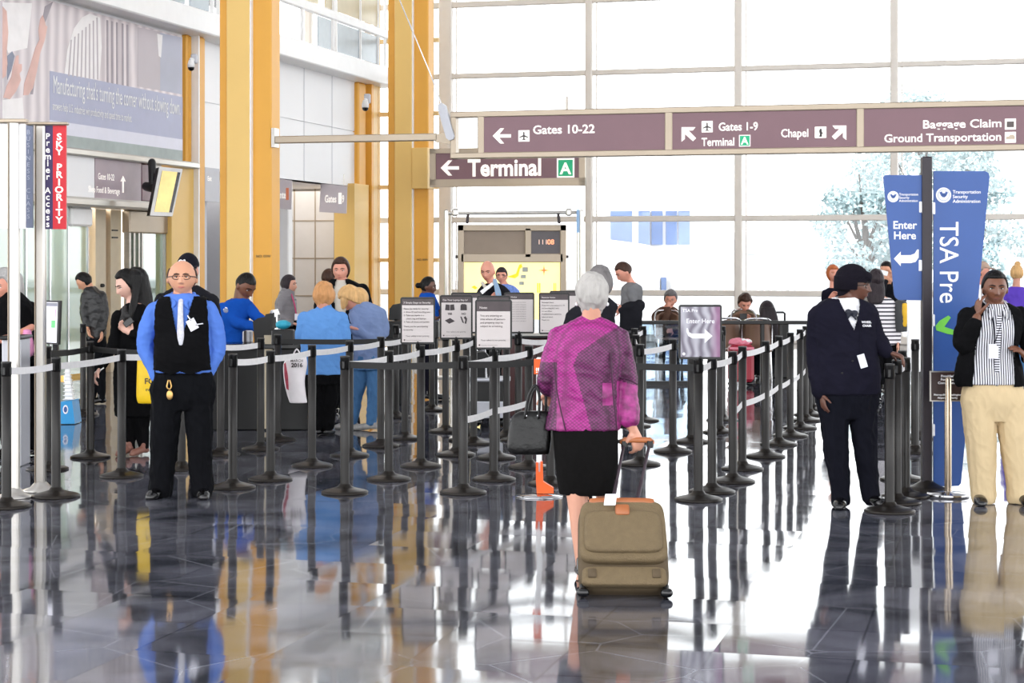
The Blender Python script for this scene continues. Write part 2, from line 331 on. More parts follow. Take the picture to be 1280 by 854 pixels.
def bf(w, sc=.8, add=0): return w * sc + add
class Fig:
    def __init__(s, label, ax, gy, vox=None, name='person', cat='person', group=None, d=None):
        s.ax, s.gy = ax, gy; s.s = EYE / (gy - HY); s.d = gd(gy); s.vox = vox or (.0062 if s.d < 14.5 else .008 if s.d < 20 else .011)
        s.root = empty(name, ground(ax, gy), label, cat, group)
    def put(s, name, pieces, m, vox=None, smooth=2, keep=None, mi=None, parent=None, solid=0, raw=False, clamp=True, label=None, wr=None):
        soft = name not in ('body', 'hair', 'long_hair', 'shoe', 'trainer', 'sandal', 'eye', 'bucket_hat', 'baseball_cap', 'cap', 'skirt') and not raw
        if wr is None: wr = (.014 if name in ('trousers', 'jeans', 'leggings') else .009) if soft else 0
        if soft: smooth = int(round(.05 / (vox or s.vox)))
        sc = s.s; Q = []
        for v, f in pieces:
            v = np.array(v, float); w = np.stack([(v[:, 0] - s.ax) * sc, v[:, 1] * sc, (s.gy + v[:, 2]) * sc], 1)
            if clamp: w[:, 2] = np.maximum(w[:, 2], 0.002)
            Q.append((w, f))
        if raw:
            me = bpy.data.meshes.new(name); vs = np.concatenate([q[0] for q in Q]); fs = []; n = 0
            for w, f in Q: fs += [tuple(n + i for i in t) for t in f]; n += len(w)
            me.from_pydata(vs.tolist(), [], fs); me.update()
            import bmesh
            bm = bmesh.new(); bm.from_mesh(me); bmesh.ops.recalc_face_normals(bm, faces=bm.faces); bm.to_mesh(me); bm.free()
        else: me = voxel(name, Q, vox or s.vox, smooth)
        if keep is not None or mi is not None:
            C = centers(me); X, Y, Z = C[:, 0] / sc + s.ax, s.gy - C[:, 2] / sc, C[:, 1] / sc
            if keep is not None:
                me = cut_mesh(me, keep(X, Y, Z)); C = centers(me); X, Y, Z = C[:, 0] / sc + s.ax, s.gy - C[:, 2] / sc, C[:, 1] / sc
        if wr: wrinkle(me, wr, name)
        o = link(name, me, parent or s.root, m, smooth=True)
        if mi is not None: me.polygons.foreach_set('material_index', mi(X, Y, Z).astype(np.int32))
        if solid:
            k = o.modifiers.new('thickness', 'SOLIDIFY'); k.thickness = solid; k.offset = 1
        if label: o['label'] = label
        return o
    # limbs and trunk given as (px, py, dy, radius) in photo pixels at the figure's distance
    def limb(s, J, sc=1.0, add=0, **k): return tube_vf([(j[0], j[2], -j[1]) for j in J], [j[3] * sc + add for j in J], **k)
    def body(s, skin, head, torso, arms, legs, neck=None, hands=(), extra=()):
        c, h = head['c'], head['h']; hk = {k: head[k] for k in ('wide', 'jaw', 'nose') if k in head}
        a = (head.get('yaw', 0), head.get('pitch', 0), head.get('roll', 0))
        s.hc, s.hh, s.ha, s.hk = c, h, a, hk
        P = head_vf(c, h, *a, **hk)
        nb = neck or (torso[0][0], torso[0][1] + 6, (torso[0][4] if len(torso[0]) > 4 else 0), .24 * h)
        hb = hloc(c, h, *a, (0, -.08, -.22))
        P.append(tube_vf([(nb[0], nb[2], -nb[1]), (hb[0], hb[2], -hb[1])], [nb[3] * 1.15, nb[3]], sub=4))
        P.append(rings_vf([(r[0], r[1], r[2] * .86, r[3] * .84) + tuple(r[4:]) for r in torso]))
        for A in arms: P.append(s.limb(A, .74))
        for A in legs: P.append(s.limb(A, .72))
        L = .185 / s.s
        for hd in hands: P += hand_vf(hd['w'], hd['u'], hd['n'], hd.get('L', L), hd.get('thumb', 1), hd.get('curl', .5))
        P += list(extra)
        return s.put('body', P, skin)
    def hair(s, m, extra=(), vox=None, name='hair', **k):
        P = hair_vf(s.hc, s.hh, *s.ha, **{**k, **s.hk}) + list(extra); return s.put(name, P, m, vox=vox, smooth=1)
    def hp(s, p): return hloc(s.hc, s.hh, *s.ha, p)
    def surf(s, x, z):
        P = head_shape(HD, **s.hk); k = HD[:, 1] > .1; P = P[k]; d2 = (P[:, 0] - x) ** 2 + (P[:, 2] - z) ** 2; i = np.argsort(d2)[:4]; w = 1 / (d2[i] + 1e-6); return float((P[i, 1] * w).sum() / w.sum())
    def face(s, iris, brow, lips=None, glasses=None):
        h = s.hh; R = rot_face(*s.ha)
        def sp(p, r):
            q = hloc(s.hc, h, *s.ha, p); return ((SD * np.array(r) * h) @ R.T + np.array([q[0], q[2], -q[1]]), SF)
        ln = lambda pts: s.limb([s.hp((x, s.surf(x, z) + o_, z)) + (r * h,) for x, z, r, o_ in pts], n=8)
        for sx in (-1, 1):
            ys = s.surf(sx * .145, -.003)
            e = s.put('eye', [sp((sx * .145, ys - .014, -.006), (.054, .030, .021))], M['eye_white'], raw=True)
            s.put('iris', [sp((sx * .145, ys + .004, -.005), (.024, .016, .021))], iris, raw=True, parent=e)
            s.put('eyelid', [ln([(sx * .085, .008, .009, .004), (sx * .12, .019, .011, .012), (sx * .165, .020, .011, .012), (sx * .205, .008, .009, .002)])], brow, raw=True, parent=e)
            s.put('eyebrow', [ln([(sx * .06, .078, .016, .004), (sx * .14, .1, .018, .004), (sx * .22, .08, .010, .002)])], brow, raw=True)
        if lips: s.put('lips', [ln([(-.105, -.298, .006, .0), (-.045, -.285, .012, .0), (0, -.288, .011, .0), (.045, -.285, .012, .0), (.105, -.298, .006, .0)]), ln([(-.085, -.303, .007, .0), (0, -.313, .014, .0), (.085, -.303, .007, .0)])], lips, raw=True)
        if glasses:
            P = []; yo = s.surf(.145, 0) + .055
            for sx in (-1, 1):
                ring = [s.hp((sx * .15 + .112 * math.cos(t), yo - .02 * abs(math.cos(t)), -.005 + .07 * math.sin(t))) + (.012 * h,) for t in np.linspace(0, 2 * math.pi, 15)]
                P.append(s.limb(ring, n=6, sub=1)); P.append(s.limb([s.hp((sx * .26, yo - .02, .02)) + (.014 * h,), s.hp((sx * .345 * s.hk.get('wide', 1), .16, .01)) + (.014 * h,), s.hp((sx * .37 * s.hk.get('wide', 1), -.03, .0)) + (.014 * h,)], n=6))
            P.append(s.limb([s.hp((-.05, yo + .01, .02)) + (.013 * h,), s.hp((.05, yo + .01, .02)) + (.013 * h,)], n=6, sub=2))
            s.put('glasses', P, glasses, raw=True)
    def shoe(s, hx, hy, dy, yaw, m, L=.27, w=.047, name='shoe', hgt=.075):
        u = 1 / s.s; f = np.array([math.sin(math.radians(yaw)), -math.cos(math.radians(yaw))]); P = []
        q = lambda t, z, r: (hx + f[0] * t * u, hy - z * u, dy + f[1] * t * u, r * u)
        P.append(s.limb([q(-.02, .04, w * .8), q(.04, .045, w * .86), q(.13, .03, w), q(L - .09, .022, w * .8)], flat=((0, 0, 1), .8)))
        P.append(s.limb([q(.0, .06, w * .8), q(.02, .1, w * .78)]))
        return s.put(name, P, m)
# ------------------------------------------------------------------ palette
M = {}
def mk(k, *a, **w): M[k] = mat(k, *a, **w); return M[k]
mk('yellow', (232, 192, 112), .45, var=.03, vs=1.5)
mk('yellow_shaded', (228, 166, 60), .45, var=.03, vs=1.5)  # same yellow paint as above, with its shaded tone put into the colour
mk('white_panel', (238, 238, 240), .4, var=.015, vs=1)
mk('white_paint', (238, 238, 238), .35, var=.02)
mk('grey_panel', (196, 197, 204), .5, var=.02)
mk('recess_panel', (205, 202, 200), .5, var=.02)
mk('frame_beige', (226, 218, 208), .4, var=.02)
mk('steel', (176, 172, 166), .3, metal=.85, var=.05, vs=3, stretch=(1, 1, 12))
mk('sign_metal', (168, 154, 136), .38, metal=.5, var=.04, vs=2)
mk('chrome', (205, 205, 208), .12, metal=1, var=.02)
mk('pole_metal', (196, 192, 186), .28, metal=.8, var=.03)
mk('maroon', (126, 92, 100), .4, var=.05, vs=1.5)
mk('sign_white', (250, 246, 240), .5, var=.01, emit=.25)
mk('green_sign', (18, 172, 120), .5, var=.02, emit=.1)
mk('black_plastic', (15, 14, 14), .42, var=.1)
mk('black_gloss', (12, 12, 14), .15, var=.1)
mk('post_metal', (27, 24, 22), .42, metal=.15, var=.08, vs=14)
mk('base_metal', (40, 35, 31), .34, metal=.55, var=.12, vs=16)
mk('belt_grey', (214, 212, 212), .6, var=.05, vs=30)
mk('belt_black', (14, 13, 13), .6, var=.1, vs=30)
mk('paper', (204, 196, 194), .6, var=.01)
mk('print_dark', (62, 54, 56), .6)
mk('print_grey', (96, 88, 86), .6)
mk('header_dark', (72, 62, 64), .5, var=.15, vs=12)
mk('red', (206, 28, 44), .5, var=.03)
mk('purple_sign', (58, 46, 92), .5, var=.05)
mk('slate', (120, 128, 152), .5, var=.05)
mk('slate_text', (176, 182, 200), .5)
mk('tsa_blue', (44, 82, 150), .38, var=.05, vs=3)
mk('tsa_white', (240, 240, 244), .5)
mk('pre_green', (112, 200, 70), .5)
mk('brown_sign', (50, 28, 26), .4)
mk('eye_white', (232, 226, 220), .3)

# floor: dark polished terrazzo in large tiles with fine scratches
def floor_mat():
    m = bpy.data.materials.new('polished_floor'); m.use_nodes = True; nt = m.node_tree; N = nt.nodes; L = nt.links; b = N['Principled BSDF']
    tc = N.new('ShaderNodeTexCoord'); mp = N.new('ShaderNodeMapping'); mp.inputs['Rotation'].default_value = (0, 0, TH); L.new(tc.outputs['Object'], mp.inputs['Vector'])
    n1 = N.new('ShaderNodeTexNoise'); n1.inputs['Scale'].default_value = 1.6; n1.inputs['Detail'].default_value = 9; n1.inputs['Distortion'].default_value = 1.2; L.new(mp.outputs[0], n1.inputs['Vector'])
    rp = N.new('ShaderNodeValToRGB'); e = rp.color_ramp.elements; e[0].position = .35; e[1].position = .68
    e[0].color = [lin(54), lin(55), lin(62), 1]; e[1].color = [lin(112), lin(112), lin(122), 1]; L.new(n1.outputs['Fac'], rp.inputs[0])
    br = N.new('ShaderNodeTexBrick'); br.offset = 0; br.inputs['Scale'].default_value = 1.0; br.inputs['Brick Width'].default_value = .61; br.inputs['Row Height'].default_value = .61
    br.inputs['Mortar Size'].default_value = .006; br.inputs['Color1'].default_value = (1, 1, 1, 1); br.inputs['Color2'].default_value = (.72, .74, .78, 1); br.inputs['Mortar'].default_value = (.5, .5, .5, 1)
    L.new(mp.outputs[0], br.inputs['Vector'])
    mx = N.new('ShaderNodeMix'); mx.data_type = 'RGBA'; mx.blend_type = 'MULTIPLY'; mx.inputs[0].default_value = 1; L.new(rp.outputs[0], mx.inputs[6]); L.new(br.outputs['Color'], mx.inputs[7])
    sc = N.new('ShaderNodeTexVoronoi'); sc.feature = 'DISTANCE_TO_EDGE'; sc.inputs['Scale'].default_value = 1.3; L.new(mp.outputs[0], sc.inputs['Vector'])
    lt = N.new('ShaderNodeMath'); lt.operation = 'LESS_THAN'; lt.inputs[1].default_value = .006; L.new(sc.outputs['Distance'], lt.inputs[0])
    m2 = N.new('ShaderNodeMix'); m2.data_type = 'RGBA'; m2.inputs[7].default_value = (.35, .36, .4, 1); ml = N.new('ShaderNodeMath'); ml.operation = 'MULTIPLY'; ml.inputs[1].default_value = .35
    L.new(lt.outputs[0], ml.inputs[0]); L.new(ml.outputs[0], m2.inputs[0]); L.new(mx.outputs[2], m2.inputs[6]); L.new(m2.outputs[2], b.inputs['Base Color'])
    n2 = N.new('ShaderNodeTexNoise'); n2.inputs['Scale'].default_value = 3; n2.inputs['Detail'].default_value = 6; L.new(mp.outputs[0], n2.inputs['Vector'])
    mr = N.new('ShaderNodeMapRange'); mr.inputs[3].default_value = .03; mr.inputs[4].default_value = .09; L.new(n2.outputs['Fac'], mr.inputs[0]); L.new(mr.outputs[0], b.inputs['Roughness'])
    n3 = N.new('ShaderNodeTexNoise'); n3.inputs['Scale'].default_value = 1.1; n3.inputs['Detail'].default_value = 2; L.new(mp.outputs[0], n3.inputs['Vector'])
    bp = N.new('ShaderNodeBump'); bp.inputs['Strength'].default_value = .05; bp.inputs['Distance'].default_value = .03; L.new(n3.outputs['Fac'], bp.inputs['Height'])
    sn = N.new('ShaderNodeVectorMath'); sn.operation = 'SNAP'; sn.inputs[1].default_value = (.61, .61, 1000); L.new(mp.outputs[0], sn.inputs[0])
    wn = N.new('ShaderNodeTexWhiteNoise'); wn.noise_dimensions = '3D'; L.new(sn.outputs[0], wn.inputs['Vector'])
    s2 = N.new('ShaderNodeVectorMath'); s2.operation = 'SUBTRACT'; s2.inputs[1].default_value = (.5, .5, .5); L.new(wn.outputs['Color'], s2.inputs[0])
    s3 = N.new('ShaderNodeVectorMath'); s3.operation = 'MULTIPLY'; s3.inputs[1].default_value = (.015, .015, 0); L.new(s2.outputs[0], s3.inputs[0])
    s4 = N.new('ShaderNodeVectorMath'); s4.operation = 'ADD'; L.new(bp.outputs[0], s4.inputs[0]); L.new(s3.outputs[0], s4.inputs[1])
    s5 = N.new('ShaderNodeVectorMath'); s5.operation = 'NORMALIZE'; L.new(s4.outputs[0], s5.inputs[0]); L.new(s5.outputs[0], b.inputs['Normal'])
    b.inputs['IOR'].default_value = 2.0
    return m
A0 = -13.0; BG = 39.0 * CS
S = lambda o: tag(o, kind='structure')
S(MB().hbox(A0 - 6, 30, -14, BG + .3, -.2, 0).build('floor', floor_mat()))
S(MB().hbox(A0 - 6, 30, -14, BG + .3, 13.0, 13.2).build('ceiling', M['white_panel']))
mk('apron', (150, 152, 156), .8, var=.1, vs=.2)
S(MB().hbox(-120, 160, BG + .3, 260, -1.6, -1.4).build('ground_outside', M['apron']))

# ------------------------------------------------------------------ glass wall at the end of the hall
plG = Plane(hall(0, BG), RA)
zG = lambda px, py: plG.uv(px, py)[1]; aG = lambda px: plG.uv(px, 400)[0]
mul = [aG(558) + i * (aG(1118) - aG(558)) / 3 for i in range(-1, 11)]
win = empty('window_1', plG.P(0, 0)); S(win)
clear = glass('clear_glass', (.97, .98, .98), .05)
mb = MB()
for i, u in enumerate(mul):
    w = .075 if i != 1 else .14
    mb.pbox(plG, u - w, u + w, 0, 13, -.12, .12, bev=.02)
    if 0 < i: mb.pbox(plG, u + w + .07, u + w + .09, 0, 13, -.05, .03)
for z, h in ((zG(745, 91), .055), (zG(755, 274), .06), (zG(755, 366), .06), (zG(745, 0), .06), (8.9, .05), (10.7, .05), (12.3, .05), (.08, .08)):
    mb.pbox(plG, mul[0], mul[-1], z - h, z + h, -.05, .08, bev=.015)
mb.build('window_frame', M['frame_beige'], win)
MB().pbox(plG, mul[0], mul[-1], .05, 13, -.01, .01).build('pane', clear, win)

# ------------------------------------------------------------------ wall at the left side
plW = Plane(hall(A0, 0), RB)
W = lambda px, py: plW.uv(px, py)
bW = lambda px: W(px, 300)[0]
zs = W(343, 75)[1]; zc = W(343, 222)[1]; zgro = W(343, 145)[1]; zf = W(450, 82)[1]; zr0, zr1 = 6.38, 6.56
b467 = bW(467)
wl = empty('wall_left', plW.P(25, 0)); S(wl)
MB().pbox(plW, 8, b467, zc, zgro - .01, -.3, 0).pbox(plW, 8, b467, zgro + .01, zs, -.3, 0).pbox(plW, 8, b467, zgro - .01, zgro + .01, -.3, -.03).build('cladding', M['white_panel'], wl)
g = MB()
for px in (380, 415, 300, 255):
    b = bW(px); g.pbox(plW, b - .012, b + .012, zc, zs, 0, .004)
g.build('panel_joint', M['grey_panel'], wl)
MB().pbox(plW, 8, b467 + .3, zs, zf, -1.5, .45, bev=.02).pbox(plW, 8, b467 + .3, zr0, zr1, .3, .4, bev=.02).pbox(plW, 8, b467 + .3, 7.6, 7.7, .3, .4).build('gallery_edge', M['white_paint'], wl)
MB().pbox(plW, 8, b467 - .3, zf, 7.0, -3.2, -3).pbox(plW, 8, b467 - .3, 12.4, 13, -3.2, -3).build('gallery_back', M['white_panel'], wl)
g = MB()
for u_ in np.arange(9, 37, 2.2): g.pbox(plW, u_ - .06, u_ + .06, 7.0, 12.4, -3.15, -3.05)
g.pbox(plW, 8, b467 - .3, 9.6, 9.75, -3.15, -3.05).build('clerestory_frame', M['frame_beige'], wl)
MB().pbox(plW, 8, b467 - .3, 7.0, 12.4, -3.11, -3.10).build('pane', clear, wl)
mk('frost_grey', (158, 170, 178), .25, var=.04)
mk('frost_tan', (196, 180, 140), .3, var=.04)
g = MB(); h = MB()
for x0, x1 in ((376, 392), (400, 428), (431, 451), (150, 205), (212, 236), (30, 80), (90, 140)):
    g.pbox(plW, bW(x0), bW(x1), zf + .03, zr0 - .02, .34, .36)
for x0, x1 in ((352, 376), (385, 393), (399, 428), (431, 451)): h.pbox(plW, bW(x0), bW(x1), zr1 + .02, 7.58, .34, .36)
g.build('gallery_pane', M['frost_grey'], wl); h.build('gallery_pane', M['frost_tan'], wl)
g = MB()
for px in (355, 394, 398, 429, 452, 461, 240, 248, 268, 146, 85):
    b = bW(px); g.pbox(plW, b - .02, b + .02, zf, 9, .33, .39)
g.build('gallery_post', M['white_paint'], wl)
# recess below the cladding, with gridded panels
MB().pbox(plW, bW(240), b467 - .2, 0, zc + .01, -3.0, -2.8).build('recess_wall', M['recess_panel'], wl)
plE = Plane(hall(0, b467 - .25), RA); MB().pbox(plE, A0 - 2.9, A0 - .02, 0, zc, -.1, 0).build('recess_wall', M['recess_panel'], wl)
g = MB()
for px in (368, 394, 418): u = plE.uv(px, 300)[0]; g.pbox(plE, u - .012, u + .012, 0, zc, 0, .01)
for py in (276, 323, 370): v = plE.uv(394, py)[1]; g.pbox(plE, A0 - 2.7, A0 - .05, v - .012, v + .012, 0, .012)
g.build('panel_joint', M['sign_metal'], wl)
MB().pbox(plW, 8, b467 - .2, zc, zc + .1, -3.0, -.02).build('recess_soffit', M['white_panel'], wl)
plR = Plane(hall(A0 - 2.8, 0), RB); g = MB()
for px in (368, 394, 418): u = plR.uv(px, 300)[0]; g.pbox(plR, u - .012, u + .012, 0, zc, 0, .01)
for py in (276, 323, 370, 416): v = plR.uv(394, py)[1]; g.pbox(plR, plR.uv(345, 300)[0], plR.uv(460, 300)[0], v - .01, v + .01, 0, .012)
g.build('panel_joint', M['frame_beige'], wl)
MB().pbox(plW, bW(344), bW(364), 0, zc, -2.8, -.3).build('recess_side', M['grey_panel'], wl)
MB().pbox(plW, bW(363.5), bW(369), 0, zc, -.4, -.05, bev=.02).build('corner_post', M['white_paint'], wl)
MB().pbox(plW, bW(249), bW(262), 0, zc, -2.9, -.05).build('recess_side', M['grey_panel'], wl)
# engaged yellow columns
c = empty('column_wall_near', plW.P(bW(225), 0)); S(c)
u0, u1 = bW(206), bW(234)
MB().pbox(plW, u0, u1, 0, zc + .05, -.3, .12).build('casing', M['yellow'], c)
MB().pbox(plW, bW(235), bW(243), 0, zs, -.3, .2, bev=.03).pbox(plW, bW(227), bW(233), zc, zs, -.2, .1, bev=.03).build('flange', M['yellow_shaded'], c)
MB().pbox(plW, bW(233.6), bW(235), 0, zs, -.2, .21).build('edge_strip', M['white_paint'], c)
c = empty('column_wall_far', plW.P(bW(450), 0)); S(c)
MB().pbox(plW, bW(435), bW(453), 0, zc + .05, -.3, .14).build('casing', M['yellow'], c)
MB().pbox(plW, bW(443), bW(452), zc, zs, -.2, .1, bev=.03).pbox(plW, bW(454.5), bW(457), 0, zs + .05, -.3, .18).build('flange', M['yellow_shaded'], c)
mk('peach', (236, 200, 140), .5, var=.03)
MB().pbox(plW, bW(457), bW(468), 0, zs + .1, -.3, .14, bev=.02).build('pilaster', M['peach'], c)
# side glazing between the wall's end and the corner
gz = MB(); sd = empty('window_2', plW.P(b467 + .4, 0)); S(sd)
for z in np.arange(.1, 13, 1.55): gz.hbox(aG(470), aG(558), BG - .6, BG - .5, z, z + .09)
for px in (470, 482, 548): gz.hbox(aG(px) - .05, aG(px) + .05, BG - .6, BG - .48, 0, 13)
gz.build('window_frame', M['peach'], sd)

# ------------------------------------------------------------------ free-standing yellow columns
def column(name, px0, px1, d, xs):
    pl = Plane(hall(*(lambda P: (P.x * CS - P.y * SN, P.x * SN + P.y * CS))(at((px0 + px1) / 2, 400, d))), RA)
    U = lambda p: pl.uv(p, 400)[0]
    c = empty(name, pl.P(0, 0)); S(c)
    a, b_, g1, e = xs
    MB().pbox(pl, U(b_) + .02, U(e), 0, 12.9, -.32, -.02, bev=.015).pbox(pl, U(a), U(b_) - .0, 0, 12.9, -.38, -.03, bev=.015).build('web', M['yellow_shaded'], c)  # side wings share the yellow paint; their shade is painted in as deeper colour
    MB().pbox(pl, U(b_) - .01, U(g1), 0, 12.9, -.34, .06, bev=.012).build('flange', M['yellow'], c)
    MB().pbox(pl, U(g1) - .0, U(g1) + .018, 0, 12.9, -.3, .05).build('edge_strip', M['white_paint'], c)
    MB().pbox(pl, U(g1) + .02, U(e) - .02, .0, .3, -.02, .03).build('foot_plate', M['steel'], c)
    return pl, c
plC1, c1 = column('column_near', 273, 340, 24.0, (273, 286, 314, 338.5))
plC2, c2 = column('column_far', 484, 536, 32.0, (484, 495, 516, 535))
MB().ppx(plC2, 516, 185, 536, 236, -.3, .07, bev=.01).build('bracket_plate', M['yellow'], c2)
for pl_, c_, px, py in ((plC1, c1, 329, 322), (plC2, c2, 528, 326)):
    text('NO. 03W', pl_, pl_.uv(px, py)[0], pl_.uv(px, py)[1], .05, M['print_dark'], c_, 'CENTER', n=-.005, name='stencil')

# ------------------------------------------------------------------ overhead sign on its arm
B1 = (at(306, 300, 24.0).x * SN + at(306, 300, 24.0).y * CS)
plS = Plane(hall(0, B1), RA)
def U(px): return plS.uv(px, 160)[0]
z198 = plS.uv(605, 198)[1]; z138 = plS.uv(605, 139)[1]; z145 = plS.uv(605, 146)[1]; z192 = plS.uv(605, 193.5)[1]
sg = empty('overhead_sign', plS.P(U(940), z198), 'long overhead gate sign with maroon panels and beige metal frame across the hall', 'sign')
fr = MB().pbox(plS, U(563), U(1420), z138 - .075, z138, -.14, .02, bev=.01).pbox(plS, U(563), U(1420), z198, z198 + .075, -.14, .02, bev=.01)
for x0, x1 in ((563, 570), (597, 605), (831, 840.5), (1070.5, 1080)): fr.pbox(plS, U(x0), U(x1), z198, z138, -.14, .015, bev=.01)
fr.build('frame', M['sign_metal'], sg)
for x0, x1 in ((605, 831), (840.5, 1070.5), (1080, 1400)):
    MB().pbox(plS, U(x0), U(x1), z198 + .06, z138 - .06, -.10, 0).build('sign_panel', M['maroon'], sg)
zz = lambda px, py: plS.uv(px, py)[1]
SW = M['sign_white']
def stx(s, px0, px1, py, hpx, bold=.018):
    o = textpx(s, plS, px0, py, hpx, SW, sg, bold=bold); 
    w = (U(px1) - U(px0)); cw = max(((plS.R.dot(Vector(v.co)))) for v in o.data.vertices) - min(((plS.R.dot(Vector(v.co)))) for v in o.data.vertices)
    k = w / cw; u0 = min(plS.R.dot(Vector(v.co)) for v in o.data.vertices)
    for v in o.data.vertices:
        q = Vector(v.co); r = plS.R.dot(q); v.co = q + plS.R * ((r - u0) * (k - 1))
    return o
stx('Gates 10-22', 666, 743, 167.5, 10.5); stx('Gates 1-9', 898, 947, 163.5, 10); stx('Terminal', 877, 918, 182.5, 10)
stx('Chapel', 976, 1010, 171.5, 10); stx('Baggage Claim', 1153, 1251, 160.5, 10); stx('Ground Transportation', 1105, 1251, 178, 10)
def plate(pl, x0, y0, x1, y1, m, par, n=.006, name='pictogram'): return MB().ppx(pl, x0, y0, x1, y1, 0, n, bev=.004).build(name, m, par)
def poly(pl, pts, m, par, n0=0, n1=.008, name='pictogram'):
    b = MB(); b.prism(pl, [pl.uv(*p) for p in pts], n0, n1); return b.build(name, m, par)
def arrow_left(pl, x, y, s, m, par): # points left, s = half height
    poly(pl, [(x, y), (x + s, y - s), (x + s * 1.5, y - s), (x + s * .85, y - s * .22), (x + 2.4 * s, y - s * .22), (x + 2.4 * s, y + s * .22), (x + s * .85, y + s * .22), (x + s * 1.5, y + s), (x + s, y + s)], m, par, name='arrow')
arrow_left(plS, 616, 170, 9.5, SW, sg)
def arrow_diag(pl, x, y, s, sx, m, par): # towards an upper corner
    P = [(0, 0), (1.25, 0), (1.0, .3), (.62, .3), (1.3, .98), (1.02, 1.26), (.3, .6), (.3, 1.05), (0, 1.3)]
    poly(pl, [(x + sx * p[0] * s, y + p[1] * s) for p in P], m, par, name='arrow')
arrow_diag(plS, 852, 159, 14, 1, SW, sg); arrow_diag(plS, 1058, 157, 14, -1, SW, sg)
def plane_icon(pl, cx, cy, s, par):
    plate(pl, cx - s, cy - s, cx + s, cy + s, SW, par)
    P = [(0, -.8), (.12, -.6), (.12, -.15), (.8, .2), (.8, .34), (.12, .15), (.1, .5), (.32, .68), (.32, .78), (0, .7)]
    Q = P + [(-x, y) for x, y in P[-2:0:-1]]
    poly(pl, [(cx + x * s, cy + y * s) for x, y in Q], M['print_dark'], par, .006, .01)
plane_icon(plS, 655, 170, 7, sg); plane_icon(plS, 884, 158.5, 7, sg)
def a_icon(pl, cx, cy, s, par, n=.008):
    plate(pl, cx - s, cy - s, cx + s, cy + s, SW, par); MB().ppx(pl, cx - s * .84, cy - s * .84, cx + s * .84, cy + s * .84, .004, .01).build('pictogram', M['green_sign'], par)
    textpx('A', pl, cx, cy + s * .62, s * 1.25, SW, par, align='CENTER', n=.012, bold=.03)
a_icon(plS, 931, 176, 7.2, sg)
plate(plS, 1018.5, 158.5, 1033, 172.5, SW, sg)
poly(plS, [(1025, 161), (1027, 161), (1027.5, 165), (1029, 167), (1027.5, 167.5), (1027.5, 171), (1024, 171), (1025, 168), (1024, 164)], M['print_dark'], sg, .006, .01)
plate(plS, 1256, 148.5, 1270, 162, SW, sg); MB().ppx(plS, 1258.5, 152, 1267.5, 159, .006, .012).build('pictogram', M['print_grey'], sg)
plate(plS, 1256, 165, 1270, 178.5, SW, sg)
poly(plS, [(1257.5, 174), (1258, 171), (1261, 170.5), (1263, 168.5), (1267, 168.5), (1268.5, 171), (1268.5, 174)], M['sign_metal'], sg, .006, .012)
# arm from the near column
arm = MB().pbox(plS, U(341), U(545), zz(430, 177.5), zz(430, 168.5), -.12, -.02, bev=.01)
arm.prism(plS, [(U(543), zz(543, 177.5)), (U(562), zz(560, 180)), (U(562), zz(560, 164)), (U(543), zz(543, 168.5))], -.11, -.03)
arm.build('arm', M['sign_metal'], sg)
b = MB(); u_, v_ = [], []
P = [(549, 131), (553, 129), (557.5, 132), (569, 170), (568, 174), (563, 176), (559, 173), (548.5, 136)]
b.prism(plS, [plS.uv(*p) for p in P], -.02, .05); b.build('arm_lever', M['grey_panel'], sg)
MB().tube([at(563.5, 170, 23.4), at(563.5, 170, 23.3)], .02).build('bolt', M['chrome'], sg)
MB().ppx(plS, 339, 160, 343, 184, -.16, .0).build('arm_bracket', M['steel'], sg)
MB().tube([plS.P(*plS.uv(537, 95), -.08), plS.P(*plS.uv(490, -18), -.08)], .008, n=6).tube([plS.P(*plS.uv(562, 165), -.08), plS.P(*plS.uv(537, 95), -.08)], .008, n=6).build('stay_cable', M['chrome'], sg)

# ------------------------------------------------------------------ second sign: Terminal A
plT = Plane(hall(0, B1 + 7.0), RA)
t2 = empty('terminal_sign', plT.P(*plT.uv(634, 232)), 'maroon Terminal A sign hanging beyond the long overhead sign', 'sign')
f2 = MB().ppx(plT, 537.5, 186, 731.5, 232, -.12, -.03, bev=.01)
for r in ((537.5, 224.5, 731.5, 232), (537.5, 186, 731.5, 189), (537.5, 186, 545, 232), (724, 186, 731.5, 232)): f2.ppx(plT, *r, -.1, .02)
f2.build('frame', M['sign_metal'], t2)
MB().ppx(plT, 545, 189, 724, 225.5, -.02, 0).build('sign_panel', M['maroon'], t2)
o = textpx('Terminal', plT, 585, 220, 20.5, SW, t2, bold=.03, n=.006, xs=.9)
arrow_left(plT, 551, 210, 9.5, SW, t2); plate(plT, 696, 198, 718, 222, SW, t2)
MB().ppx(plT, 698, 200, 716, 220, .004, .01).build('pictogram', M['green_sign'], t2); textpx('A', plT, 707, 217.5, 14, SW, t2, align='CENTER', n=.012, bold=.03)
for x0 in (560, 706): MB().ppx(plT, x0, 120, x0 + 3, 187, -.09, -.05).build('hanger_rod', M['frame_beige'], t2)

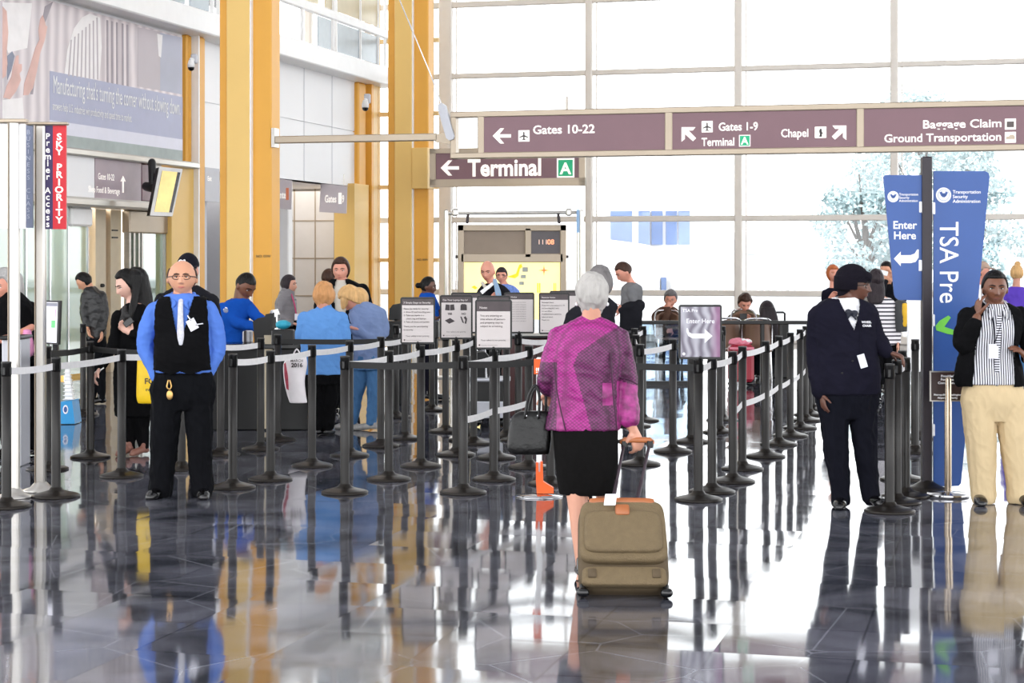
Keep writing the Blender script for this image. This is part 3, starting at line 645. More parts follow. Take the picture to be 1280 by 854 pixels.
# ------------------------------------------------------------------ poster, door signs, monitor on the left wall
def ad_mat():
    m = bpy.data.materials.new('poster_print'); m.use_nodes = True; nt = m.node_tree; N = nt.nodes; L = nt.links; b = N['Principled BSDF']; b.inputs['Roughness'].default_value = .35
    tc = N.new('ShaderNodeTexCoord'); mp = N.new('ShaderNodeMapping'); mp.inputs['Rotation'].default_value = (0, 0, math.pi / 2 - TH + .0); L.new(tc.outputs['Object'], mp.inputs['Vector'])
    mp.inputs['Rotation'].default_value = (0, 0, -(math.pi / 2 - TH))
    wv = N.new('ShaderNodeTexWave'); wv.wave_type = 'BANDS'; wv.bands_direction = 'X'; wv.inputs['Scale'].default_value = 1.15; wv.inputs['Distortion'].default_value = 3.0; wv.inputs['Detail'].default_value = 3; wv.inputs['Detail Scale'].default_value = .6
    L.new(mp.outputs[0], wv.inputs['Vector']); rp = N.new('ShaderNodeValToRGB'); e = rp.color_ramp.elements
    e[0].color = [lin(192), lin(181), lin(186), 1]; e[1].color = [lin(226), lin(216), lin(218), 1]; L.new(wv.outputs['Fac'], rp.inputs[0]); L.new(rp.outputs[0], b.inputs['Base Color']); return m
plB = Plane(hall(A0 + .08, 0), RB); Bv = lambda px, py: plB.uv(px, py)
bx1 = Bv(228, 100)[0]; zb0 = Bv(228, 204)[1]; zb1 = Bv(228, 46)[1]; bx0 = Bv(3, 100)[0]
ps = empty('poster', plB.P(bx1, zb0), 'huge pale advertising poster of machinery with white slogan on the left wall', 'poster')
MB().pbox(plB, bx0, bx1, zb0, zb1, -.05, 0).build('print', ad_mat(), ps)
mk('lavender', (164, 167, 194), .4, var=.03); mk('lavender_pale', (216, 216, 230), .4, var=.02); mk('grey_green', (150, 162, 160), .4, var=.15, vs=3); mk('poster_skin', (226, 186, 176), .6, var=.12, vs=3); mk('poster_pale', (238, 234, 234), .4, var=.04); mk('poster_blue', (130, 136, 156), .5, var=.1)
lx = Bv(62, 100)[0]; zt = Bv(150, 106)[1]; zl = Bv(150, 163)[1]; zg = Bv(150, 178)[1]
MB().pbox(plB, lx, bx1, zl, zt, 0, .004).build('print', M['lavender'], ps)
MB().pbox(plB, lx, bx1, zg, zl, 0, .0045).build('print', M['lavender_pale'], ps)
MB().pbox(plB, lx, bx1, zb0, zg, 0, .004).build('print', M['grey_green'], ps)
def pr(m, *outs, n=.003):
    for o_ in outs: q = MB(); q.prism(plB, [Bv(*p) for p in o_], 0, n); q.build('print', m, ps)
pale, dkp, midp, blp = M['poster_pale'], mk('poster_bar', (150, 140, 148), .4, var=.08), mk('poster_mid', (186, 176, 182), .4, var=.06, vs=1), mk('poster_haze', (172, 174, 192), .4, var=.1, vs=1)
pr(midp, [(172, 34), (200, 40), (200, 113), (172, 108)]); pr(blp, [(200, 41), (227, 47), (227, 118), (200, 113)]); pr(pale, [(196, 42), (203, 44), (201, 72), (198, 70)], n=.005)
for i, x in enumerate((133, 139, 145, 152, 158)): pr(dkp, [(x, 25 + i * 1.4), (x + 2.2, 25.5 + i * 1.4), (x + 2.6, 104 + i), (x + .4, 103.5 + i)], n=.004)
pr(pale, [(80, 95), (84, 62), (92, 36), (102, 22), (112, 17), (125, 22), (127, 60), (124, 100)])
for i in range(8): pr(midp, [(88 + i * 4.6, 50 - i * 4), (89.6 + i * 4.6, 49.5 - i * 4), (86.5 + i * 5.2, 95.5 + i * .6), (84.8 + i * 5.2, 95 + i * .6)], n=.005)
pr(dkp, [(56, 8), (66, 2), (50, 45), (41, 118), (38, 118)], n=.004); pr(pale, [(3, 3), (40, 4), (34, 60), (10, 66), (3, 40)], n=.002)
pr(M['poster_skin'], [(29, 119), (30, 105), (37, 84), (44, 60), (49, 50), (48, 38), (50, 24), (53, 19), (55, 24), (57, 32), (59, 33), (57, 44), (55, 52), (50, 66), (46, 88), (41, 110), (35, 119)],
   [(4, 122), (8, 108), (14, 96), (16, 84), (20, 70), (23, 69), (23, 80), (27, 80), (27, 88), (24, 92), (26, 100), (20, 114), (12, 124)], [(3, 8), (8, 14), (10, 40), (8, 66), (9, 80), (7, 95), (3, 98)], n=.005)
pr(M['poster_blue'], [(9, 70), (15, 64), (18, 70), (14, 88), (9, 100)], n=.004); pr(pale, [(3, 125), (28, 122), (30, 150), (3, 150)])
def fit(o, pl, px0, px1):
    u0 = pl.uv(px0, 150)[0]; w = pl.uv(px1, 150)[0] - u0; r = [pl.R.dot(Vector(v.co)) for v in o.data.vertices]; k = w / (max(r) - min(r)); m0 = min(r)
    for v in o.data.vertices: q = Vector(v.co); v.co = q + pl.R * ((pl.R.dot(q) - m0) * (k - 1))
u, v = Bv(65, 116); o = text("Manufacturing that's turning the corner without slowing down.", plB, u, v, .36, M['white_paint'], ps, n=.008); fit(o, plB, 65, 224)
u, v = Bv(65, 137); o = text("answers help U.S. industries win productivity and speed time to market.", plB, u, v, .17, M['white_paint'], ps, n=.008); fit(o, plB, 65, 164)

# steel portal over the doorway
po = empty('door_portal', plW.P(bW(140), 0)); S(po)
e0, e1 = bW(60) - 2.5, bW(187)
z1 = W(130, 194)[1]; z2 = W(130, 201)[1]; z3 = W(130, 250)[1]; z4 = W(130, 261)[1]
MB().pbox(plW, e0 - 2, bW(228), z2, z1 + .02, -.1, .32, bev=.02).pbox(plW, e0 - 2, e1, z4, z3, -.1, .34, bev=.03).build('steel_fascia', M['steel'], po)
MB().pbox(plW, e0 - 2, bW(101), z3, z2, -.1, .22).build('sign_panel', M['white_panel'], po)
mk('mauve', (168, 152, 160), .35, var=.08, vs=2); mk('mauve_dark', (112, 78, 90), .2, var=.3, vs=2)
MB().pbox(plW, bW(102), bW(160), z3, z2, -.1, .22).build('sign_panel', M['mauve'], po)
MB().pbox(plW, bW(160.7), bW(175), z3, z2, -.1, .22, bev=.02).build('sign_panel', M['mauve_dark'], po)
MB().pbox(plW, bW(175), bW(190), z4, z1, -.1, .2, bev=.08).build('end_post', M['steel'], po)
plW2 = Plane(hall(A0 + .22, 0), RB)
for s_, x0, x1, y, h_ in (('Gates 10-22', 122, 142, 224, 8), ('Shop Food & Beverage', 110, 149, 240, 8)):
    o = textpx(s_, plW2, x0, y, h_, M['sign_white'], po, n=.006); fit(o, plW2, x0, x1)
poly(plW2, [(153.5, 220), (156.5, 227), (154.3, 226), (154.3, 241), (152.7, 241), (152.7, 226), (150.5, 227)], M['sign_white'], po, name='arrow')
# doorway: leaves of greenish glass, beige pier, warm room beyond
gg = glass('green_glass', (.82, .93, .90), .10, .03, (208, 230, 224), .6)
MB().pbox(plW, bW(25) - 4, bW(108), 0.05, z4, -.02, .02).build('pane', gg, po)
for px in (83, 108, 60, 30):
    MB().pbox(plW, bW(px) - .02, bW(px) + .02, 0, z4, -.03, .04).build('pane_edge', M['chrome'], po)
MB().pbox(plW, bW(83), bW(109), z4 - .28, z4, -.06, .1, bev=.03).build('door_header', M['white_paint'], po)
MB().pbox(plW, bW(10) - 4, bW(210), 0, z4 + .1, -3.4, -3.2).build('room_wall', mk('warm_yellow', (240, 196, 104), .6, var=.04), po)
MB().pbox(plW, bW(108), bW(128), 0, z4, -.5, -.32).build('room_wall', M['warm_yellow'], po)
MB().pbox(plW, bW(127), bW(140), 0, z4, -.34, -.1).pbox(plW, bW(146), bW(159), 0, z4, -.34, -.1).pbox(plW, bW(140), bW(146), 0, z4, -.34, -.25).build('door_jamb', mk('jamb_beige', (196, 182, 156), .5, var=.05), po)
MB().pbox(plW, bW(141), bW(142.5), 0, z4, -.25, -.2).pbox(plW, bW(144.5), bW(145.5), 0, z4, -.25, -.2).build('jamb_strip', M['yellow_shaded'], po)
g = MB()
for px, py in ((134, 357), (134, 370), (134, 380), (134, 395)): g.tube([plW.P(*W(px, py), -.1), plW.P(*W(px, py), -.07)], .03)
for py in (288, 297): g.ppx(plW, 147, py - 1, 154, py + 1, -.1, -.085)
g.build('door_hardware', M['black_plastic'], po)
MB().pbox(plW, bW(160), bW(207), .05, z4 - .2, -.05, -.02).build('pane', glass('green_glass_dark', (.50, .66, .60), .12, .03, (150, 184, 172), .6), po)
MB().pbox(plW, bW(159), bW(207), z4 - .35, z4, -.1, .05, bev=.02).build('door_header', M['sign_metal'], po)
g = MB()
for px in (160.5, 166, 172, 176, 206): g.pbox(plW, bW(px) - .03, bW(px) + .03, 0, z4 - .2, -.06, .03)
g.build('door_frame', M['steel'], po)

# tilted information monitor hung from the portal
mo = empty('hanging_monitor', plW.P(bW(205), z4), 'tilted flight information monitor with yellowish screen hung beside the doorway', 'monitor')
dM = 27.6
def quad(p, d0, th, m, name, par, dd=(0, 0, 0, 0)):
    P = [at(x, y, d0 + e) for (x, y), e in zip(p, dd)]; n = (P[1] - P[0]).cross(P[3] - P[0]).normalized()
    if n.y > 0: n = -n
    b = MB(); b.add(P + [q - n * th for q in P], [(0, 1, 2, 3), (7, 6, 5, 4), (0, 4, 5, 1), (1, 5, 6, 2), (2, 6, 7, 3), (3, 7, 4, 0)]); return b.build(name, m, par), n
def sub(P, u0, v0, u1, v1, off):
    n = (P[1] - P[0]).cross(P[3] - P[0]).normalized()
    if n.y > 0: n = -n
    f = lambda u, v: P[0].lerp(P[1], u).lerp(P[3].lerp(P[2], u), v) + n * off
    return [f(u0, v0), f(u1, v0), f(u1, v1), f(u0, v1)]
def slab(P, th, m, name, par):
    n = (P[1] - P[0]).cross(P[3] - P[0]).normalized()
    if n.y > 0: n = -n
    b = MB(); b.add(P + [q - n * th for q in P], [(0, 1, 2, 3), (7, 6, 5, 4), (0, 4, 5, 1), (1, 5, 6, 2), (2, 6, 7, 3), (3, 7, 4, 0)]); return b.build(name, m, par)
Qm = [(199, 209), (227.5, 212), (215, 270), (187.5, 269)]; dd = (.0, .25, .05, -.2)
quad(Qm, dM, .10, M['black_plastic'], 'casing', mo, dd)
slab(sub([at(x, y, dM + e) for (x, y), e in zip(Qm, dd)], -.01, -.01, 1.01, 1.01, .012), .012, mk('bezel', (190, 188, 186), .35, metal=.3), 'bezel', mo)
PM = [at(x, y, dM + e) for (x, y), e in zip(Qm, dd)]
slab(sub(PM, .14, .07, .94, .93, .016), .004, M['black_gloss'], 'screen_border', mo)
slab(sub(PM, .14, .07, .80, .93, .02), .004, mk('screen_yellow', (226, 200, 128), .3, var=.12, vs=5, emit=.35), 'screen', mo)
MB().tube([at(190, 203, dM + .3), at(191, 235, dM + .2)], .06).tube([at(183, 233, dM + .3), at(195, 236, dM + .1)], .07).build('mount_bracket', M['black_plastic'], mo)

# cameras on the columns
def cctv(px, py, d, label):
    c = empty('security_camera', at(px, py, d), label, 'camera')
    k = d / F
    P = at(px, py, d)
    b = MB(); b.obox(P, (1, 0, 0), (0, 1, 0), (0, 0, 1), -4 * k, 4 * k, 0, .12, 4 * k, 16 * k, bev=.02); b.build('wall_box', M['grey_panel'], c)
    b = MB(); b.lathe(P + Vector((-2 * k, -.08, 0)), [(.001, 8 * k), (3 * k, 7 * k), (4.4 * k, 2 * k), (4.4 * k, -2 * k), (.001, -2 * k)]); b.build('housing', M['white_paint'], c)
    b = MB(); b.lathe(P + Vector((-2 * k, -.08, 0)), [(4 * k, -2 * k), (3.6 * k, -4.5 * k), (2 * k, -6 * k), (.001, -6.4 * k)]); b.build('dome', M['black_gloss'], c)
    b = MB(); b.tube([P + Vector((0, .1, 8 * k)), P + Vector((-2 * k, -.08, 8 * k))], .03); b.build('bracket', M['white_paint'], c)
cctv(242, 83, 29.0, 'dome security camera on yellow column beside the poster')
cctv(459, 133, 37.0, 'dome security camera on the far yellow wall column')
# small hanging signs in the recess
plH = plW; mk('pale_mauve', (196, 188, 194), .5, var=.03)
hs = empty('gate_sign', at(415, 267, 36.6), 'pale hanging sign reading Gates 1-9 in the far recess', 'sign')
pq = plane_at(36.6, 415); MB().prism(pq, [pq.uv(401, 229), pq.uv(434, 233), pq.uv(433, 267), pq.uv(399, 265)], -.05, 0).build('sign_panel', M['pale_mauve'], hs)
textpx('Gates 1-9', pq, 406, 253, 9, M['sign_white'], hs, xs=.48, n=.008, bold=.02); MB().ppx(pq, 423, 241, 427, 255, 0, .01).build('pictogram', M['sign_white'], hs)
for x0 in (405, 429): MB().ppx(pq, x0, 218, x0 + 1.2, 232, -.03, -.02).build('hanger_rod', M['steel'], hs)
hs = empty('exit_sign', at(354, 262, 33.3), 'pale hanging sign at the edge of the near yellow column with orange mark', 'sign')
pq = plane_at(33.3, 354); MB().prism(pq, [pq.uv(342, 222), pq.uv(365, 226), pq.uv(364, 262), pq.uv(342, 260)], -.05, 0).build('sign_panel', M['pale_mauve'], hs)
textpx('l Enter', pq, 344, 248, 9, M['sign_white'], hs, xs=.45, n=.008, bold=.02); MB().ppx(pq, 357.5, 235, 361, 250, 0, .01).build('pictogram', mk('sign_orange', (226, 130, 90), .5), hs)
MB().ppx(pq, 345, 212, 346.2, 224, -.03, -.02).build('hanger_rod', M['steel'], hs)
hs = empty('wall_plaque', at(264, 253, 30.6), 'pale plaque on white wall left of the near yellow column', 'sign')
pq = Plane(hall(A0 + .03, 0), RB); MB().ppx(pq, 255, 209, 273, 253, -.02, .02).build('sign_panel', M['grey_panel'], hs)
textpx('Exit', pq, 258, 226, 6, M['sign_white'], hs, xs=.9, n=.022)

# ------------------------------------------------------------------ portal truss and directory kiosk
dT = 26.5; plQ = plane_at(dT, 640)
tr = empty('metal_truss', plQ.P(0, 0), 'free-standing metal pipe frame in front of the directory kiosk', 'frame')
for x0, x1 in ((555, 559), (560, 564), (721, 726), (727, 731)): MB().ppx(plQ, x0, 262, x1, 262, -.05, 0)
def post(x0, x1, top, m='pole_metal', dy=0):
    u0, v1 = plQ.uv(x0, top); u1, _ = plQ.uv(x1, top); return MB().pbox(plQ, u0, u1, 0, v1, -.08 - dy, -dy, bev=.015).build('upright', M[m], tr)
post(555, 560.5, 262); post(562, 564, 262, dy=.1); post(721, 723, 262, 'pole_metal', .1); post(724, 730, 262)
MB().tube([plQ.P(*plQ.uv(558, 266.5), -.04), plQ.P(*plQ.uv(726, 265.5), -.04)], .026).build('crossbar', M['pole_metal'], tr)
for x in (569, 711):
    MB().ppx(plQ, x - 4, 261, x + 4, 270, -.08, .0, bev=.02).ppx(plQ, x - 3, 260, x + 6, 262, -.06, -.02).build('clamp', M['pole_metal'], tr)
for x, s_ in ((585, -1), (698, 1)): MB().tube([plQ.P(*plQ.uv(x, 269), -.04), plQ.P(*plQ.uv(x + s_, 278), -.02)], .022).build('spotlight', M['print_dark'], tr)
MB().ppx(plQ, 720.5, 262, 724.5, 291, .01, .02).build('blue_sleeve', mk('pale_blue', (150, 186, 224), .4), tr)
for x in (558, 727): u_, _ = plQ.uv(x, 300); MB().pbox(plQ, u_ - .2, u_ + .2, 0, .02, -.25, .15).build('foot_plate', M['steel'], tr)
dK = 27.6; plK = plane_at(dK, 640)
ki = empty('directory_kiosk', plK.P(plK.uv(640, 300)[0], 0), 'directory kiosk with digital clock, blank tan panel and lit yellow map', 'kiosk')
u0, v1 = plK.uv(572, 281); u1, _ = plK.uv(708, 281)
k_ = MB(); 
for r in ((572, 281, 708, 289), (572, 281, 580, 470), (700, 281, 708, 470), (656, 285, 664, 322), (576, 317, 704, 328)):
    a_, b_ = plK.uv(r[0], r[1]); c_, d_ = plK.uv(r[2], r[3]); k_.pbox(plK, a_, c_, max(0, d_), b_, -.3, .02, bev=.01)
k_.build('frame', M['sign_metal'], ki)
MB().ppx(plK, 579, 288, 657, 318, -.2, -.02).build('blank_panel', mk('tan_panel', (150, 134, 118), .5, var=.03), ki)
MB().ppx(plK, 663, 288, 701, 318, -.2, -.02).build('clock_panel', mk('clock_dark', (78, 70, 74), .3), ki)
for i, x in enumerate((671.8, 676.3, 680.8)): textpx('1', plK, x, 305.5, 6, mk('led_dim', (236, 200, 180), .4, emit=.4), ki, n=-.015)
textpx('08', plK, 684, 305.5, 6.2, mk('led', (250, 150, 110), .4, emit=.9), ki, n=-.015, bold=.02)
MB().ppx(plK, 579, 327, 701, 400, -.2, -.03).build('map_panel', mk('map_yellow', (244, 226, 150), .5, var=.03, emit=.75), ki)
mm = mk('map_gold', (246, 190, 30), .5, emit=.5); mb_ = mk('map_block', (150, 156, 150), .5, emit=.2)
poly(plK, [(634, 346), (640, 344), (645, 342), (649, 331), (652, 330), (653, 334), (650, 336), (648, 345), (644, 348), (638, 347)], mm, ki, -.03, -.02, 'map_print')
for r in ((653, 334, 660, 340), (651, 343.5, 657.5, 348), (649, 352, 655, 356.5)): MB().ppx(plK, *r, -.03, -.02).build('map_print', mb_, ki)
for r in ((671.5, 354, 673, 366), (674, 354, 675.5, 366), (692, 354, 693.2, 366), (694.3, 354, 695.3, 366)): MB().ppx(plK, *r, -.03, -.02).build('map_print', mm, ki)
poly(plK, [(680, 331), (681, 337), (687, 338), (681, 339), (680, 345), (679, 339), (673, 338), (679, 337)], mk('map_orange', (230, 130, 70), .5, emit=.3), ki, -.03, -.02, 'map_print')
poly(plK, [(589, 359), (593, 357), (597, 360), (594, 362)], mm, ki, -.03, -.02, 'map_print')
for x in (571, 709): MB().ppx(plK, x - 2, 319, x + 2, 323, -.1, .0).build('side_knob', M['print_dark'], ki)

# ------------------------------------------------------------------ glass barrier with dark rails near the seats
dB = gd(481); plV = plane_at(dB, 640)
gb = empty('glass_barrier', plV.P(plV.uv(900, 481)[0], 0), 'waist-high glass barrier with dark top rail in front of the seated travellers', 'barrier')
zt_ = plV.uv(850, 401)[1]
ua, ub = plV.uv(786, 400)[0], plV.uv(1016, 400)[0]
MB().pbox(plV, ua, ub, zt_ - .05, zt_, -.05, .03, bev=.01).build('top_rail', M['black_plastic'], gb)
ug = plV.uv(866, 400)[0]; MB().pbox(plV, ua, ug, .0, .05, -.04, .02).build('bottom_rail', M['black_plastic'], gb)
MB().pbox(plV, ua, ug, .05, zt_ - .05, -.015, -.005).build('pane', glass('barrier_glass', (.74, .85, .94), .14, .03), gb)
for px in (862, 953, 976, 1014, 787): MB().ppx(plV, px - 2.5, 402, px + 2.5, 481, -.05, .02, bev=.01).build('upright', M['black_plastic'], gb)

# ------------------------------------------------------------------ outside
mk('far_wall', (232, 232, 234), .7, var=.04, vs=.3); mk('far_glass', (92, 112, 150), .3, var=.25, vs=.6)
dO = 95.0; plO = plane_at(dO)
bd = empty('terminal_building', plO.P(plO.uv(820, 300)[0], -1.4), 'pale terminal building with blue windows seen through the glass wall', 'building')
MB().ppx(plO, 755, 262, 900, 440, -10, 0).build('wall', M['far_wall'], bd)
for x0, x1 in ((763, 790), (798, 812), (814, 828), (832, 846), (848, 862)):
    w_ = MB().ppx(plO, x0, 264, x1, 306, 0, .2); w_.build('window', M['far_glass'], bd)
rp_ = MB(); pts = [(755, 300), (800, 306), (850, 322), (900, 331), (980, 336), (1060, 338), (1060, 430), (755, 430)]
rp_.prism(plO, [plO.uv(*p) for p in pts], .5, 3.0)
for x in range(760, 1060, 8): rp_.ppx(plO, x, 346, x + 2, 366, 3.0, 3.3)
rp_.build('ramp_wall', M['far_wall'], bd)
MB().ppx(plO, 820, 346, 826, 362, 3.0, 3.4).build('window', M['far_glass'], bd)
fb = empty('concourse_building', plane_at(120).P(18, -1.4), 'low white concourse seen outside behind the overhead sign', 'building')
pl12 = plane_at(120.0)
MB().ppx(pl12, 905, 290, 1100, 440, -10, 0).build('wall', M['far_wall'], fb)
g = MB()
for x in range(912, 1090, 22): g.ppx(pl12, x, 300, x + 12, 318, 0, .3)
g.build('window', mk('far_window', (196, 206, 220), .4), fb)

def leafy(px, d, ztop, w, label, n=4600, seed=1):
    rng = np.random.default_rng(seed); base = at(px, 300, d); base.z = -1.4
    t = empty('tree', base, label, 'tree', 'trees outside the glass wall')
    b = MB(); H_ = ztop + 1.4
    b.tube([base, base + Vector((.2, 0, H_ * .35)), base + Vector((.1, .2, H_ * .75))], [.28, .22, .08])
    bl = []
    for i in range(26):
        a = rng.uniform(0, 6.28); z = rng.uniform(.28, .95); r = w * math.sin(min(1, (1.05 - z) * 1.9) * 1.5) * rng.uniform(.3, .9)
        p = base + Vector((r * math.cos(a), r * math.sin(a), H_ * z)); bl.append((p, w * rng.uniform(.22, .42)))
        if i < 12: b.tube([base + Vector((.1, .1, H_ * (z * .6))), p], [.07, .03], n=6)
    b.build('trunk', mk('bark', (92, 84, 78), .9), t)
    v, f = [], []
    for i in range(n):
        p, r = bl[rng.integers(len(bl))]; q = rng.normal(size=3); q = q / np.linalg.norm(q) * r * rng.uniform(.6, 1.05)
        o_ = np.array(p) + q; s_ = rng.uniform(.08, .15); x = rng.normal(size=3); x /= np.linalg.norm(x); y = np.cross(x, rng.normal(size=3)); y /= np.linalg.norm(y)
        k = len(v); v += [tuple(o_ - x * s_), tuple(o_ - y * s_ * .5), tuple(o_ + x * s_), tuple(o_ + y * s_ * .5)]; f.append((k, k + 1, k + 2, k + 3))
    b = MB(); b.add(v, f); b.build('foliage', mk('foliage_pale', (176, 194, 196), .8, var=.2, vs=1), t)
leafy(1078, 70, 5.6, 1.9, 'pale tree outside left of the blue signs', seed=3)
leafy(1150, 74, 8.8, 2.6, 'tallest pale tree outside rising behind the overhead sign', seed=4, n=6500)
leafy(1215, 68, 6.0, 2.0, 'pale tree outside right of the tall blue sign', seed=5)

# ------------------------------------------------------------------ fill lights added to brighten the doorway room and the recess, no fixtures
def fill_light(name, P, sx, sy, watt, colr=(1, .96, .9), rot=(0, 0, -TH)):
    l = bpy.data.lights.new(name, 'AREA'); l.shape = 'RECTANGLE'; l.size = sx; l.size_y = sy; l.energy = watt; l.color = colr
    ob = bpy.data.objects.new(name, l); col.objects.link(ob); ob.location = P; ob.rotation_euler = rot; return ob
fill_light('room_fill_light', hall(A0 - 1.6, bW(110), 2.9), 2.2, 6, 420)
fill_light('recess_fill_light', hall(A0 - 1.4, bW(400), zc - .05), 1.8, 6, 60)
# ------------------------------------------------------------------ belt stanchions
def tmpl(prof, m, n=26, extra=None):
    b = MB(); b.lathe((0, 0, 0), prof, n)
    if extra: extra(b)
    o = b.build('tmp', m); me = o.data; bpy.data.objects.remove(o); return me
st_base = tmpl([(.001, .0), (.170, .0), (.172, .012), (.150, .022), (.085, .038), (.050, .050), (.040, .066), (.034, .07)], M['base_metal'], 32)
st_post = tmpl([(.033, .06), (.033, .30), (.033, .915), (.001, .915)], M['post_metal'], 20)
def cass(b):
    for i in range(4):
        t = i * math.pi / 2; X = Vector((math.cos(t), math.sin(t), 0)); Y = Vector((-math.sin(t), math.cos(t), 0))
        b.obox((0, 0, 0), X, Y, UP, .026, .0365, -.009, .009, .908, .962, bev=.003)
st_head = tmpl([(.001, .9), (.0335, .9), (.0335, .985), (.035, .987), (.035, .997), (.034, 1.0), (.001, 1.0)], M['black_plastic'], 20, cass)
def belt(o, p, q, m, z=.935, sag=.008):
    n = 12; V, Fc = [], []; d = (q - p).normalized(); nrm = Vector((-d.y, d.x, 0)) * .0015; L_ = (q - p).length
    p = p + d * .036; q = q - d * .044
    for i in range(n + 1):
        t = i / n; c = p.lerp(q, t); zz_ = z - 4 * sag * t * (1 - t)
        for sg_ in (-1, 1):
            for dz in (-.024, .024): V.append((c.x + sg_ * nrm.x - o.x, c.y + sg_ * nrm.y - o.y, zz_ + dz))
    for i in range(n):
        a = i * 4; Fc += [(a, a + 1, a + 5, a + 4), (a + 2, a + 6, a + 7, a + 3), (a, a + 4, a + 6, a + 2), (a + 1, a + 3, a + 7, a + 5)]
    Fc += [(0, 2, 3, 1), (4 * n, 4 * n + 1, 4 * n + 3, 4 * n + 2)]
    me = bpy.data.meshes.new('belt'); me.from_pydata(V, [], Fc); me.update(); return me
ST = {}
def stanchion(k, px, gy, label):
    o = empty('belt_stanchion', ground(px, gy), label, 'stanchion', 'belt stanchions of the queue lanes')
    for nm, me in (('base', st_base), ('post', st_post), ('belt_head', st_head)):
        c = bpy.data.objects.new(nm, me); col.objects.link(c); c.parent = o
        if nm == 'belt_head': c.rotation_euler.z = -TH
    ST[k] = o
for r in (
    ('L0', 8, 634, 'dark belt post at the very left edge, nearest of the left posts'),
    ('L1', 70, 621, 'dark belt post just right of the silver pole with the red banner'),
    ('L2', 59, 587, 'dark belt post half hidden behind the silver pole under the red banner'),
    ('L3', 113, 572, 'dark post with black belt left of the long-haired woman in black'),
    ('L4', 152, 596, 'dark belt post standing directly left of the man in the vest'),
    ('L5', 104, 519, 'distant dark belt post in front of the green glass panels'),
    ('L6', 227, 587, 'belt post hidden behind the legs of the man in the vest'),
    ('L7', 291, 610, 'dark belt post standing directly right of the man in the vest'),
    ('L8', 276, 569, 'belt post close behind the right arm of the man in the vest'),
    ('L9', 338, 600, 'dark belt post in front of the officer desk, right of the beige pillar base'),
    ('L10', 326, 562, 'thin belt post against the black officer desk'),
    ('L11', 347, 551, 'belt post hidden at the corner of the officer desk carrying a black belt'),
    ('A1', 390, 583, 'belt post overlapping the white shopping bag'),
    ('A2', 431, 616.5, 'nearest front post of the lanes, in front of the blonde woman in jeans'),
    ('A3', 437, 570, 'belt post right behind the nearest post before the woman in jeans'),
    ('A4', 476, 558, 'belt post touching the jeans of the bending blonde woman on her right'),
    ('A5', 486, 600, 'front belt post one step right of the blonde woman in jeans'),
    ('A6', 506, 549, 'slim belt post seen left below the first notice frame'),
    ('A7', 495, 522, 'far belt post behind the post row near the jeans woman'),
    ('B1', 526, 583.5, 'belt post carrying the leftmost framed notice'),
    ('B2', 570, 569, 'belt post carrying the framed YES and NO notice'),
    ('B3', 579, 616.5, 'thick front post standing before the YES and NO notice'),
    ('B4', 617, 600, 'belt post carrying the framed notice nearest to the camera'),
    ('B5', 592, 555, 'belt post between the YES and NO notice and the nearest notice'),
    ('B6', 557, 540, 'belt post seen between the first two notices, further back'),
    ('B7', 540, 513, 'farthest belt post seen between the first two notices'),
    ('B8', 648, 551, 'belt post carrying the notice half hidden behind the nearest notice'),
    ('B9', 633, 546, 'slim belt post beside the maroon cabinet'),
    ('B10', 661, 585, 'belt post left of the black handbag'),
    ('B11', 688, 606, 'belt post hidden behind the walking woman in the purple jacket'),
    ('B12', 694, 553, 'belt post under the notice beside the purple jacket shoulder'),
    ('B13', 583, 551, 'rear belt post below a notice frame seen only at its top edge'),
    ('B14', 706, 539, 'rear belt post hidden behind the purple jacket'),
    ('B15', 620, 573, 'rear belt post directly behind the nearest notice'),
    ('C1', 800, 581, 'belt post just right of the suitcase handle'),
    ('C2', 841, 565, 'single belt post left of the TSA Pre Enter Here placard'),
    ('C3', 864, 553, 'belt post directly behind the TSA Pre placard post'),
    ('C4', 804, 526, 'far belt post right of the purple sleeve, tallest head of that cluster'),
    ('C5', 793, 533, 'far belt post touching the purple sleeve'),
    ('C6', 795, 552, 'belt post beside the purple sleeve behind the handle post'),
    ('D1', 873, 625.5, 'nearest right-hand belt post carrying the TSA Pre placard'),
    ('D2', 890, 615.5, 'second belt post of the right row, touching the placard post'),
    ('D3', 916, 602.5, 'third belt post of the right row'),
    ('D4', 928, 587, 'belt post before the red suitcase in the right row'),
    ('D5', 957, 571, 'belt post before the seated dark-haired woman in the right row'),
    ('D6', 973.5, 556, 'sixth belt post of the right row, before the glass barrier corner'),
    ('D7', 988, 545.5, 'seventh belt post of the right row'),
    ('D8', 1000, 535.5, 'eighth belt post of the right row, near the hat woman sleeve'),
    ('D9', 1007, 526, 'ninth belt post of the right row, near the hat woman sleeve'),
    ('D10', 1012, 519, 'tenth belt post of the right row, partly behind its neighbour'),
    ('D11', 1016, 513, 'last belt post of the right row beside the hat woman arm'),
    ('D12', 900, 541, 'belt post of the inner lane behind the third post of the right row'),
    ('D13', 903, 526, 'farthest belt post of the inner lane near the red suitcase'),
    ('E1', 1112, 640, 'nearest of the bunched posts, under the hand of the hat woman'),
    ('E2', 1121, 629, 'second of the bunched posts under the hat woman hand'),
    ('E3', 1132, 621, 'third of the bunched posts, left of the tall black pole'),
    ('E4', 1128, 600, 'fourth of the bunched posts, mostly hidden by nearer ones'),
    ('E5', 1144, 566, 'belt post glimpsed close left of the tall black pole'),
    ('E6', 1147, 548, 'farthest belt post glimpsed left of the tall black pole'),
): stanchion(*r)
BG_, BK_ = M['belt_grey'], M['belt_black']
def bl(a, b_, m=None, z=.935, sag=.009):
    m = m or BG_; o = ST[a]; me = belt(o.location, ST[a].location.copy(), ST[b_].location.copy(), m, z, sag)
    link('belt', me, o, m)
